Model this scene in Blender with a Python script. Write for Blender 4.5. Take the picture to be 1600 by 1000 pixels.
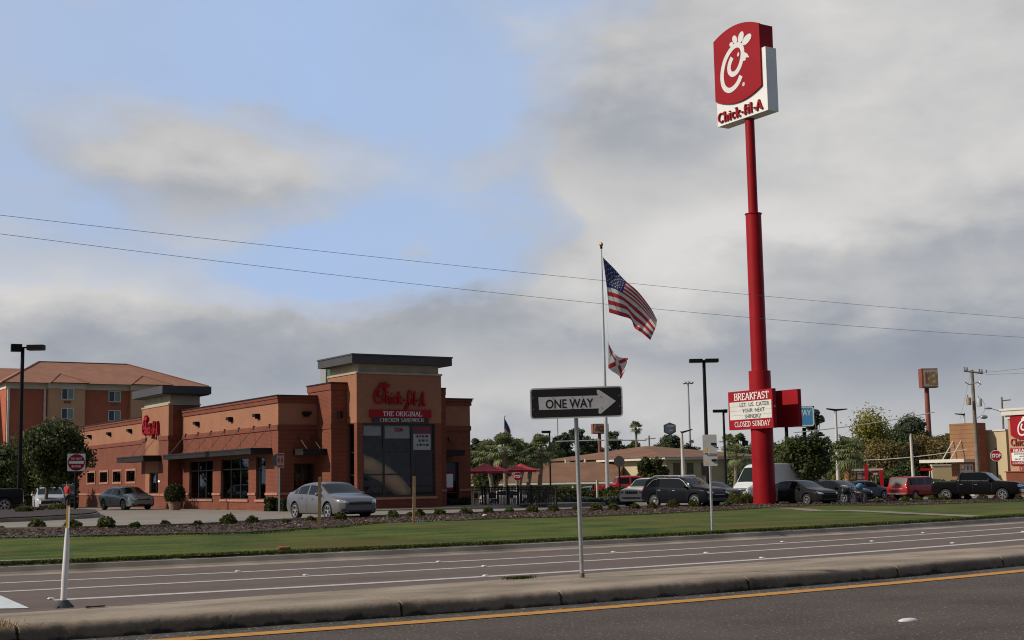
import bpy, bmesh, math, random
import numpy as np
from mathutils import Vector, Matrix
from mathutils.bvhtree import BVHTree
from mathutils.geometry import tessellate_polygon
for o in list(bpy.data.objects): bpy.data.objects.remove(o)
SC = bpy.context.scene
COL = SC.collection
R = math.radians
rng = random.Random(7)
nrg = np.random.default_rng(11)

# ------------------------------------------------------------ camera
FPX = 2100.0; HC = 1.62
YAW = R(-32.5); PIT = math.atan(250 / FPX); ROLL = .018
FW = Vector((-math.sin(YAW) * math.cos(PIT), math.cos(YAW) * math.cos(PIT), math.sin(PIT)))
R0 = Vector((math.cos(YAW), math.sin(YAW), 0)); U0 = R0.cross(FW)
RT = R0 * math.cos(ROLL) - U0 * math.sin(ROLL); UP = U0 * math.cos(ROLL) + R0 * math.sin(ROLL)
cd = bpy.data.cameras.new('camera'); cam = bpy.data.objects.new('camera', cd); COL.objects.link(cam)
cd.sensor_width = 36; cd.lens = FPX / 1600 * 36; cd.clip_start = .1; cd.clip_end = 5000
Mx = Matrix((RT, UP, -FW)).transposed().to_4x4(); Mx.translation = Vector((0, 0, HC)); cam.matrix_world = Mx
SC.camera = cam
SC.render.resolution_x = 1024; SC.render.resolution_y = 640

# ------------------------------------------------------------ sky and sun
SUN_EL = R(33); SUN_DIR = Vector((-.955, .295, 0)).normalized()
sv = Vector((SUN_DIR.x * math.cos(SUN_EL), SUN_DIR.y * math.cos(SUN_EL), math.sin(SUN_EL)))
ld = bpy.data.lights.new('sun', 'SUN'); ld.energy = 3.6; ld.angle = R(.9); ld.color = (1, .90, .76)
lo = bpy.data.objects.new('sun', ld); COL.objects.link(lo); lo.rotation_euler = sv.to_track_quat('Z', 'Y').to_euler(); lo.location = (0, 0, 60)
SC.view_settings.view_transform = 'Standard'; SC.view_settings.look = 'None'
SC.view_settings.exposure = 0; SC.view_settings.gamma = 1
W = bpy.data.worlds.new('World'); SC.world = W; W.use_nodes = True
nt = W.node_tree; nt.nodes.clear()
def N(nt, t, **k):
    n = nt.nodes.new(t)
    for a, b in k.items(): setattr(n, a, b)
    return n
def MTH(nt, op, a, b=None, c=None, clamp=False):
    n = nt.nodes.new('ShaderNodeMath'); n.operation = op; n.use_clamp = clamp
    for i, v in enumerate((a, b, c)):
        if v is None: continue
        if isinstance(v, (int, float)): n.inputs[i].default_value = v
        else: nt.links.new(v, n.inputs[i])
    return n.outputs[0]
def RAMP(nt, src, stops, interp='LINEAR'):
    n = nt.nodes.new('ShaderNodeValToRGB'); cr = n.color_ramp; cr.interpolation = interp
    while len(cr.elements) > len(stops): cr.elements.remove(cr.elements[-1])
    while len(cr.elements) < len(stops): cr.elements.new(1)
    for e, (p, c) in zip(cr.elements, stops):
        e.position = p; e.color = (c, c, c, 1) if isinstance(c, (int, float)) else (*c, 1)
    nt.links.new(src, n.inputs[0]); return n.outputs[0]
def MIXC(nt, f, a, b, bt='MIX'):
    n = nt.nodes.new('ShaderNodeMix'); n.data_type = 'RGBA'; n.blend_type = bt
    for i, v in ((0, f), (6, a), (7, b)):
        if isinstance(v, (int, float)): n.inputs[i].default_value = v
        elif isinstance(v, tuple): n.inputs[i].default_value = (*v, 1)
        else: nt.links.new(v, n.inputs[i])
    return n.outputs[2]
def sky_angles(px, py):
    d = (FW + RT * (px - 800) / FPX + UP * (500 - py) / FPX).normalized()
    return math.atan2(d.x, d.y), math.asin(d.z)
def lin(r, g, b):
    f = lambda c: (c / 255 / 12.92) if c / 255 <= .04045 else ((c / 255 + .055) / 1.055) ** 2.4
    return (f(r), f(g), f(b))
def build_sky():
    st = N(nt, 'ShaderNodeTexSky', sky_type='NISHITA', sun_disc=False)
    st.sun_elevation = SUN_EL; st.sun_rotation = math.atan2(SUN_DIR.x, SUN_DIR.y)
    st.air_density = 1.2; st.dust_density = 2.2; st.ozone_density = 1.2
    tc = N(nt, 'ShaderNodeTexCoord'); sp = N(nt, 'ShaderNodeSeparateXYZ'); nt.links.new(tc.outputs['Generated'], sp.inputs[0])
    x, y, z = sp.outputs
    u = MTH(nt, 'ARCTAN2', x, y); v = MTH(nt, 'ARCSINE', z)
    # cloud texture in angular coordinates, flattened towards the horizon
    cv = N(nt, 'ShaderNodeCombineXYZ'); nt.links.new(u, cv.inputs[0])
    nt.links.new(MTH(nt, 'MULTIPLY', v, 1.9), cv.inputs[1])
    def noise(scale, det, rough, off, dist=0.):
        m = N(nt, 'ShaderNodeVectorMath', operation='ADD'); nt.links.new(cv.outputs[0], m.inputs[0]); m.inputs[1].default_value = (off, off * .7, 0)
        n = N(nt, 'ShaderNodeTexNoise'); n.inputs['Scale'].default_value = scale; n.inputs['Detail'].default_value = det
        n.inputs['Roughness'].default_value = rough; n.inputs['Distortion'].default_value = dist
        nt.links.new(m.outputs[0], n.inputs['Vector']); return n.outputs[0]
    n1 = noise(7.5, 8, .53, 3.1, .25); n2 = noise(16, 6, .55, 9.4, .2); n3 = noise(3.2, 4, .5, 5.3)
    wob = MTH(nt, 'MULTIPLY', MTH(nt, 'SUBTRACT', n1, .5), .085)
    wob2 = MTH(nt, 'MULTIPLY', MTH(nt, 'SUBTRACT', n2, .5), .05)
    uw = MTH(nt, 'ADD', u, wob); vw = MTH(nt, 'ADD', v, wob2)
    def blob(px, py, rx, ry, gain, soft=1.):
        a, e = sky_angles(px, py)
        dx = MTH(nt, 'DIVIDE', MTH(nt, 'SUBTRACT', uw, a), rx / FPX); dy = MTH(nt, 'DIVIDE', MTH(nt, 'SUBTRACT', vw, e), ry / FPX)
        r2 = MTH(nt, 'ADD', MTH(nt, 'MULTIPLY', dx, dx), MTH(nt, 'MULTIPLY', dy, dy))
        return MTH(nt, 'MULTIPLY', MTH(nt, 'POWER', 2.718, MTH(nt, 'MULTIPLY', r2, -soft)), gain)
    def total(lst):
        s = None
        for b in lst:
            q = blob(*b); s = q if s is None else MTH(nt, 'ADD', s, q)
        return s
    # where cloud lies
    cover = total([(1330, 40, 330, 300, 1.3), (1480, 360, 420, 330, 1.5), (1160, 420, 230, 170, 1.1), (980, 500, 170, 110, .9), (1080, 180, 170, 130, .8),
                   (345, 268, 235, 86, .95), (640, 385, 45, 22, .3), (60, 500, 300, 85, .8), (330, 545, 300, 60, .8),
                   (690, 520, 170, 60, .75), (30, 140, 200, 200, .2), (1000, 640, 900, 90, 1.), (200, 640, 700, 80, .9)])
    cover = MTH(nt, 'ADD', cover, MTH(nt, 'MULTIPLY', MTH(nt, 'SUBTRACT', n1, .5), .95))
    up = N(nt, 'ShaderNodeMapRange'); nt.links.new(v, up.inputs[0])
    up.inputs[1].default_value = R(20); up.inputs[2].default_value = R(40); up.inputs[3].default_value = 0; up.inputs[4].default_value = .35
    cover = MTH(nt, 'ADD', cover, up.outputs[0])
    mask = RAMP(nt, cover, [(.16, .0), (.45, .6), (.75, 1.)], 'EASE')
    # cloud brightness: sunlit tops against grey bases
    bright = total([(1350, 60, 420, 230, .26), (370, 235, 150, 45, .1), (1230, 350, 200, 45, .42), (1030, 430, 170, 70, .4), (900, 330, 60, 60, .2),
                    (880, 610, 260, 60, .3), (80, 450, 260, 45, .3), (560, 450, 200, 40, .2), (520, 300, 120, 60, .1), (1480, 250, 300, 80, .2)])
    dark = total([(1250, 560, 330, 60, .22), (430, 550, 330, 75, .24), (200, 610, 400, 60, .1), (360, 318, 190, 35, .12), (1010, 200, 150, 80, .3), (1420, 380, 260, 60, .2), (90, 620, 300, 60, .12),
                  (1500, 540, 260, 70, .3), (660, 470, 120, 50, .25), (1040, 545, 200, 40, .2)])
    br = MTH(nt, 'ADD', MTH(nt, 'SUBTRACT', bright, dark), MTH(nt, 'ADD', .5, MTH(nt, 'MULTIPLY', MTH(nt, 'SUBTRACT', n2, .5), .6)))
    br = MTH(nt, 'ADD', br, MTH(nt, 'MULTIPLY', MTH(nt, 'SUBTRACT', n1, .5), .55))
    ccol = RAMP(nt, br, [(0, lin(146, 153, 165)), (.3, lin(168, 172, 179)), (.6, lin(193, 193, 194)), (1., lin(219, 217, 215))])
    # clear sky: the Nishita sky paled by thin high veil
    sc = N(nt, 'ShaderNodeVectorMath', operation='SCALE'); nt.links.new(st.outputs[0], sc.inputs[0]); sc.inputs['Scale'].default_value = .085
    veil = RAMP(nt, MTH(nt, 'ADD', n3, MTH(nt, 'MULTIPLY', MTH(nt, 'SUBTRACT', n2, .5), .3)), [(.3, .82), (.7, .97)])
    blue = MIXC(nt, veil, sc.outputs[0], RAMP(nt, u, [(.0, lin(180, 193, 217)), (.42, lin(172, 196, 234)), (.62, lin(176, 195, 226))]))
    col = MIXC(nt, mask, blue, ccol)
    back = RAMP(nt, MTH(nt, 'ADD', MTH(nt, 'MULTIPLY', MTH(nt, 'ADD', MTH(nt, 'MULTIPLY', x, -.3), MTH(nt, 'MULTIPLY', y, -.95)), .5), .5), [(.42, 1.), (.72, .42)])   # unseen southern sky dimmed to deepen the shade on fronts
    zen = RAMP(nt, z, [(.48, 1.), (.85, .62)]); back = MIXC(nt, 1., back, zen, 'MULTIPLY')  # zenith dimmed as well, to cut the fill light on shaded walls
    col = MIXC(nt, 1., col, back, 'MULTIPLY')
    bg = N(nt, 'ShaderNodeBackground'); nt.links.new(col, bg.inputs[0]); bg.inputs[1].default_value = 1.0
    ou = N(nt, 'ShaderNodeOutputWorld'); nt.links.new(bg.outputs[0], ou.inputs[0])
build_sky()
SC.cycles.use_denoising = True
SC.cycles.pixel_filter_type = 'BLACKMAN_HARRIS'; SC.cycles.filter_width = 1.1

# ------------------------------------------------------------ pixel <-> place helpers
def ray(px, py): return FW + RT * ((px - 800) / FPX) + UP * ((500 - py) / FPX)
O = Vector((0, 0, HC))
def atX(px, py, X): d = ray(px, py); return d * (X / d.x) + O
def atY(px, py, Y): d = ray(px, py); return d * (Y / d.y) + O
def pd(px, py, dep): return ray(px, py) * dep + O
def ss(a, b, x):
    t = max(0., min(1., (x - a) / (b - a))); return t * t * (3 - 2 * t)
def zlot(X): return max(-.62, min(.33, .2 - .0105 * (X - 25)))
def zg(X, Y):
    s = ss(27.5, 46, Y)
    z = .15 * (1 - s) + zlot(X) * s + .13 * math.exp(-((Y - 35) / 5.) ** 2)
    return z - 1.15 * ss(84, 112, Y) * ss(40, 56, X)
def G(px, py):
    z = 0
    for i in range(25):
        d = ray(px, py)
        t = (z - HC) / d.z if d.z < -1e-4 else 200.
        p = d * t + O; z = z * .5 + .5 * zg(p.x, p.y)
    return Vector((p.x, p.y, zg(p.x, p.y)))
def GD(px, dep):
    p = pd(px, 750 - .018 * (px - 800), dep); return Vector((p.x, p.y, zg(p.x, p.y)))
def yh(px): return 750 - .018 * (px - 800)
def Zat(px, py, dep): return pd(px, py, dep).z

# ------------------------------------------------------------ materials
MATS = {}
def newmat(name):
    m = bpy.data.materials.new(name); m.use_nodes = True; t = m.node_tree
    b = t.nodes['Principled BSDF']; MATS[name] = m; return m, t, b
def mat(name, col, rough=.6, metal=0., var=.12, scale=3., bump=0., bscale=None, spec=None, coat=0., det=4., emit=0.):
    if name in MATS: return MATS[name]
    m, t, b = newmat(name)
    tc = N(t, 'ShaderNodeTexCoord')
    if var > 0:
        n = N(t, 'ShaderNodeTexNoise'); n.inputs['Scale'].default_value = scale; n.inputs['Detail'].default_value = det
        t.links.new(tc.outputs['Object'], n.inputs['Vector'])
        c0 = tuple(max(0, c * (1 - var * 1.6)) for c in col); c1 = tuple(min(1, c * (1 + var * 1.6)) for c in col)
        t.links.new(RAMP(t, n.outputs[0], [(.25, c0), (.75, c1)]), b.inputs['Base Color'])
    else: b.inputs['Base Color'].default_value = (*col, 1)
    b.inputs['Roughness'].default_value = rough; b.inputs['Metallic'].default_value = metal
    if spec is not None: b.inputs['Specular IOR Level'].default_value = spec
    b.inputs['Coat Weight'].default_value = coat; b.inputs['Coat Roughness'].default_value = .04
    if emit: b.inputs['Emission Color'].default_value = (*col, 1); b.inputs['Emission Strength'].default_value = emit
    if bump > 0:
        n = N(t, 'ShaderNodeTexNoise'); n.inputs['Scale'].default_value = bscale or scale * 6; n.inputs['Detail'].default_value = 5
        t.links.new(tc.outputs['Object'], n.inputs['Vector'])
        bp = N(t, 'ShaderNodeBump'); bp.inputs['Strength'].default_value = bump; bp.inputs['Distance'].default_value = .02
        t.links.new(n.outputs[0], bp.inputs['Height']); t.links.new(bp.outputs[0], b.inputs['Normal'])
    return m
def brick_mat(name, c1, c2, mortar, bw=.21, bh=.072, msize=.011, rough=.85, var=.2):
    m, t, b = newmat(name)
    tc = N(t, 'ShaderNodeTexCoord'); sp = N(t, 'ShaderNodeSeparateXYZ'); t.links.new(tc.outputs['Object'], sp.inputs[0])
    cv = N(t, 'ShaderNodeCombineXYZ'); t.links.new(MTH(t, 'ADD', sp.outputs[0], sp.outputs[1]), cv.inputs[0]); t.links.new(sp.outputs[2], cv.inputs[1])
    br = N(t, 'ShaderNodeTexBrick'); br.inputs['Scale'].default_value = 1; br.inputs['Brick Width'].default_value = bw; br.inputs['Row Height'].default_value = bh
    br.inputs['Mortar Size'].default_value = msize; br.inputs['Color1'].default_value = (*c1, 1); br.inputs['Color2'].default_value = (*c2, 1); br.inputs['Mortar'].default_value = (*mortar, 1)
    t.links.new(cv.outputs[0], br.inputs['Vector'])
    n = N(t, 'ShaderNodeTexNoise'); n.inputs['Scale'].default_value = .8; n.inputs['Detail'].default_value = 6; t.links.new(tc.outputs['Object'], n.inputs['Vector'])
    t.links.new(MIXC(t, 1., br.outputs[0], RAMP(t, n.outputs[0], [(.3, 1 - var), (.7, 1 + var * .3)]), 'MULTIPLY'), b.inputs['Base Color'])
    b.inputs['Roughness'].default_value = rough
    bp = N(t, 'ShaderNodeBump'); bp.inputs['Strength'].default_value = .4; bp.inputs['Distance'].default_value = .01
    t.links.new(br.outputs[1], bp.inputs['Height']); bp.invert = True; t.links.new(bp.outputs[0], b.inputs['Normal'])
    return m
def leaf_mat(name, dark, light, scale=.9):
    m, t, b = newmat(name)
    at = N(t, 'ShaderNodeAttribute', attribute_name='tone')
    n = N(t, 'ShaderNodeTexNoise'); n.inputs['Scale'].default_value = scale; n.inputs['Detail'].default_value = 3
    tc = N(t, 'ShaderNodeTexCoord'); t.links.new(tc.outputs['Object'], n.inputs['Vector'])
    f = MTH(t, 'ADD', MTH(t, 'MULTIPLY', at.outputs['Fac'], .65), MTH(t, 'MULTIPLY', n.outputs[0], .5))
    c = RAMP(t, f, [(.12, dark), (.9, light)])
    t.links.new(c, b.inputs['Base Color']); b.inputs['Roughness'].default_value = .6; b.inputs['Specular IOR Level'].default_value = .25
    tr = N(t, 'ShaderNodeBsdfTranslucent'); t.links.new(c, tr.inputs[0])
    mx = N(t, 'ShaderNodeMixShader'); mx.inputs[0].default_value = .28
    t.links.new(b.outputs[0], mx.inputs[1]); t.links.new(tr.outputs[0], mx.inputs[2]); t.links.new(mx.outputs[0], t.nodes['Material Output'].inputs[0])
    return m
def glass_mat(name, tint=.5, base=(.01, .012, .014), rough=.02, thru=True, fres=1.5):
    m, t, b = newmat(name)
    b.inputs['Base Color'].default_value = (*base, 1); b.inputs['Roughness'].default_value = rough; b.inputs['IOR'].default_value = fres
    if thru:
        tr = N(t, 'ShaderNodeBsdfTransparent'); tr.inputs[0].default_value = (tint, tint, tint, 1)
        gl = N(t, 'ShaderNodeBsdfGlossy'); gl.inputs['Roughness'].default_value = rough
        fr = N(t, 'ShaderNodeFresnel'); fr.inputs[0].default_value = 1.38
        mx = N(t, 'ShaderNodeMixShader'); t.links.new(fr.outputs[0], mx.inputs[0]); t.links.new(tr.outputs[0], mx.inputs[1]); t.links.new(gl.outputs[0], mx.inputs[2])
        t.links.new(mx.outputs[0], t.nodes['Material Output'].inputs[0])
    return m

# ------------------------------------------------------------ objects
ORG = {}
def link(o): COL.objects.link(o); return o
def tag(o, label=None, cat=None, group=None, kind=None):
    if label: o['label'] = label
    if cat: o['category'] = cat
    if group: o['group'] = group
    if kind: o['kind'] = kind
    return o
def thing(name, label, cat, loc=(0, 0, 0), rz=0, group=None):
    o = bpy.data.objects.new(name, None); link(o); o.location = loc; o.rotation_euler = (0, 0, rz); o.empty_display_size = .3
    ORG[o.name] = Vector((0, 0, 0)) if rz else Vector(loc)
    return tag(o, label, cat, group)
class Frame:
    def __init__(s, o, u, v): s.o = Vector(o); s.u = Vector(u).normalized(); s.v = Vector(v).normalized(); s.n = s.u.cross(s.v)
    def p(s, u, v, n=0): return s.o + s.u * u + s.v * v + s.n * n
def FX(X, Y0=0, z0=0): return Frame((X, Y0, z0), (0, -1, 0), (0, 0, 1))       # faces -X, u runs towards -Y
def FY(Y, X0=0, z0=0): return Frame((X0, Y, z0), (1, 0, 0), (0, 0, 1))        # faces -Y
class MB:
    def __init__(s): s.v = []; s.f = []; s.m = []
    def add(s, vs, fs, mi=0):
        b = len(s.v); s.v += [tuple(v) for v in vs]; s.f += [tuple(i + b for i in f) for f in fs]; s.m += [mi] * len(fs); return s
    def box(s, x0, y0, z0, x1, y1, z1, mi=0):
        x0, x1 = min(x0, x1), max(x0, x1); y0, y1 = min(y0, y1), max(y0, y1); z0, z1 = min(z0, z1), max(z0, z1)
        v = [(x, y, z) for z in (z0, z1) for y in (y0, y1) for x in (x0, x1)]
        return s.add(v, [(0, 2, 3, 1), (4, 5, 7, 6), (0, 1, 5, 4), (2, 6, 7, 3), (0, 4, 6, 2), (1, 3, 7, 5)], mi)
    def fbox(s, F, u0, u1, v0, v1, n0, n1, mi=0):
        v = [F.p(u, w, n) for n in (n0, n1) for w in (v0, v1) for u in (u0, u1)]
        return s.add(v, [(0, 2, 3, 1), (4, 5, 7, 6), (0, 1, 5, 4), (2, 6, 7, 3), (0, 4, 6, 2), (1, 3, 7, 5)], mi)
    def cyl(s, p0, p1, r0, r1=None, seg=12, mi=0, caps=True):
        r1 = r0 if r1 is None else r1; p0 = Vector(p0); p1 = Vector(p1); d = (p1 - p0).normalized()
        a = d.orthogonal().normalized(); b = d.cross(a)
        vs = []
        for p, r in ((p0, r0), (p1, r1)):
            for i in range(seg):
                t = 2 * math.pi * i / seg; vs.append(p + (a * math.cos(t) + b * math.sin(t)) * r)
        fs = [(i, (i + 1) % seg, seg + (i + 1) % seg, seg + i) for i in range(seg)]
        if caps: fs += [tuple(range(seg))[::-1], tuple(range(seg, 2 * seg))]
        return s.add(vs, fs, mi)
    def tube(s, pts, r, seg=6, mi=0):
        pts = [Vector(p) for p in pts]; n = len(pts); rs = r if isinstance(r, (list, tuple)) else [r] * n
        vs = []; a = None
        for i, p in enumerate(pts):
            d = (pts[min(i + 1, n - 1)] - pts[max(i - 1, 0)]).normalized()
            if a is None: a = d.orthogonal().normalized()
            a = (a - d * a.dot(d)).normalized(); b = d.cross(a)
            for k in range(seg):
                t = 2 * math.pi * k / seg; vs.append(p + (a * math.cos(t) + b * math.sin(t)) * rs[i])
        fs = [(i * seg + k, i * seg + (k + 1) % seg, (i + 1) * seg + (k + 1) % seg, (i + 1) * seg + k) for i in range(n - 1) for k in range(seg)]
        fs += [tuple(range(seg))[::-1], tuple(range((n - 1) * seg, n * seg))]
        return s.add(vs, fs, mi)
    def prism(s, F, pts, n0, n1, mi=0):
        n = len(pts); A = sum(pts[i][0] * pts[(i + 1) % n][1] - pts[(i + 1) % n][0] * pts[i][1] for i in range(n))
        if A < 0: pts = pts[::-1]
        vs = [F.p(u, v, n0) for u, v in pts] + [F.p(u, v, n1) for u, v in pts]
        tri = tessellate_polygon([[Vector((u, v, 0)) for u, v in pts]])
        fs = []
        for t in tri:
            a, b, c = [Vector(pts[i]) for i in t]
            if (b - a).cross(c - a) < 0: t = t[::-1]
            fs.append(tuple(i + n for i in t)); fs.append(tuple(t)[::-1])
        fs += [(i, (i + 1) % n, (i + 1) % n + n, i + n) for i in range(n)]
        return s.add(vs, fs, mi)
    def lathe(s, c, prof, seg=16, mi=0, axis=(0, 0, 1)):
        c = Vector(c); ax = Vector(axis).normalized(); a = ax.orthogonal().normalized(); b = ax.cross(a)
        vs = [c + ax * h + (a * math.cos(2 * math.pi * k / seg) + b * math.sin(2 * math.pi * k / seg)) * r for r, h in prof for k in range(seg)]
        fs = [(i * seg + k, i * seg + (k + 1) % seg, (i + 1) * seg + (k + 1) % seg, (i + 1) * seg + k) for i in range(len(prof) - 1) for k in range(seg)]
        return s.add(vs, fs, mi)
    def ell(s, c, rx, ry, rz, seg=12, rings=8, mi=0):
        vs = []; 
        for i in range(rings + 1):
            t = math.pi * i / rings
            for k in range(seg):
                a = 2 * math.pi * k / seg; vs.append((c[0] + rx * math.sin(t) * math.cos(a), c[1] + ry * math.sin(t) * math.sin(a), c[2] + rz * math.cos(t)))
        fs = [(i * seg + k, (i + 1) * seg + k, (i + 1) * seg + (k + 1) % seg, i * seg + (k + 1) % seg) for i in range(rings) for k in range(seg)]
        return s.add(vs, fs, mi)
    def stroke(s, F, pts, tx, ty, n0, n1, mi=0, closed=False):
        """calligraphic ribbon: tx = width of upright strokes, ty = width of level strokes"""
        P = [Vector((a, b)) for a, b in pts]; n = len(P); L = []; Rr = []
        for i in range(n):
            a = P[(i - 1) % n] if (closed or i > 0) else P[i]; c = P[(i + 1) % n] if (closed or i < n - 1) else P[i]
            d = (c - a)
            if d.length < 1e-6: d = Vector((1, 0))
            d.normalize(); nn = Vector((-d.y, d.x)); w = math.sqrt((nn.x * tx) ** 2 + (nn.y * ty) ** 2) / 2
            k = 1.
            if 0 < i < n - 1 or closed:
                d1 = (P[i] - a).normalized(); k = 1 / max(.5, abs(Vector((-d1.y, d1.x)).dot(nn)))
            L.append(P[i] + nn * w * k); Rr.append(P[i] - nn * w * k)
        vs = [F.p(q.x, q.y, n1) for q in L] + [F.p(q.x, q.y, n1) for q in Rr] + [F.p(q.x, q.y, n0) for q in L] + [F.p(q.x, q.y, n0) for q in Rr]
        fs = []; m = n if closed else n - 1
        for i in range(m):
            j = (i + 1) % n
            fs += [(n + i, n + j, j, i), (i, j, 2 * n + j, 2 * n + i), (3 * n + i, 3 * n + j, n + j, n + i)]
        if not closed: fs += [(0, 2 * n, 3 * n, n), (n - 1, 2 * n - 1, 4 * n - 1, 3 * n - 1)]
        return s.add(vs, fs, mi)
    def build(s, name, mats, parent=None, smooth=None, local=False, tone=None):
        me = bpy.data.meshes.new(name)
        off = Vector((0, 0, 0))
        if parent is not None and not local: off = ORG.get(parent.name, Vector((0, 0, 0)))
        vs = s.v if off.length == 0 else [(v[0] - off.x, v[1] - off.y, v[2] - off.z) for v in s.v]
        me.from_pydata(vs, [], s.f)
        if not isinstance(mats, (list, tuple)): mats = [mats]
        for m in mats: me.materials.append(m)
        if len(mats) > 1: me.polygons.foreach_set('material_index', s.m)
        if smooth is not None:
            me.polygons.foreach_set('use_smooth', [True] * len(me.polygons))
            try: me.set_sharp_from_angle(angle=R(smooth))
            except Exception: pass
        me.update()
        o = bpy.data.objects.new(name, me); link(o)
        if parent is not None: o.parent = parent; ORG[o.name] = off
        return o
def solo(mb, name, label, cat, mats, group=None, smooth=None, kind=None, base=None):
    """one-mesh thing: origin moved to its base"""
    if base is None:
        a = np.array(mb.v); base = Vector((a[:, 0].mean(), a[:, 1].mean(), a[:, 2].min()))
    base = Vector(base); mb.v = [(v[0] - base.x, v[1] - base.y, v[2] - base.z) for v in mb.v]
    o = mb.build(name, mats, smooth=smooth); o.location = base; ORG[o.name] = base
    return tag(o, label, cat, group, kind)
def structure(mb, name, mats, smooth=None, kind='structure'):
    o = mb.build(name, mats, smooth=smooth); o['kind'] = kind; return o
def copy_tree(o, parent=None):
    c = o.copy(); link(c); c.parent = parent
    ORG[c.name] = ORG.get(o.name, Vector((0, 0, 0)))
    for ch in o.children: copy_tree(ch, c)
    return c
def wall(mb, F, u0, u1, v0, v1, th, holes=(), mi=0):
    us = sorted({u0, u1, *[h[0] for h in holes], *[h[1] for h in holes]}); vs = sorted({v0, v1, *[h[2] for h in holes], *[h[3] for h in holes]})
    us = [u for u in us if u0 <= u <= u1]; vs = [v for v in vs if v0 <= v <= v1]
    def solid(i, j):
        if i < 0 or j < 0 or i >= len(us) - 1 or j >= len(vs) - 1: return False
        cu = (us[i] + us[i + 1]) / 2; cv = (vs[j] + vs[j + 1]) / 2
        return not any(h[0] < cu < h[1] and h[2] < cv < h[3] for h in holes)
    for i in range(len(us) - 1):
        for j in range(len(vs) - 1):
            if not solid(i, j): continue
            a, b, c, d = us[i], us[i + 1], vs[j], vs[j + 1]
            q = [F.p(a, c, 0), F.p(b, c, 0), F.p(b, d, 0), F.p(a, d, 0), F.p(a, c, -th), F.p(b, c, -th), F.p(b, d, -th), F.p(a, d, -th)]
            fs = [(0, 1, 2, 3), (7, 6, 5, 4)]
            if not solid(i, j - 1): fs.append((0, 4, 5, 1))
            if not solid(i, j + 1): fs.append((3, 2, 6, 7))
            if not solid(i - 1, j): fs.append((0, 3, 7, 4))
            if not solid(i + 1, j): fs.append((1, 5, 6, 2))
            mb.add(q, fs, mi)
    return mb

# ------------------------------------------------------------ lettering
def arc(cx, cy, rx, ry, a0, a1, n=9):
    return [(cx + rx * math.cos(R(a0 + (a1 - a0) * i / (n - 1))), cy + ry * math.sin(R(a0 + (a1 - a0) * i / (n - 1)))) for i in range(n)]
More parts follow.
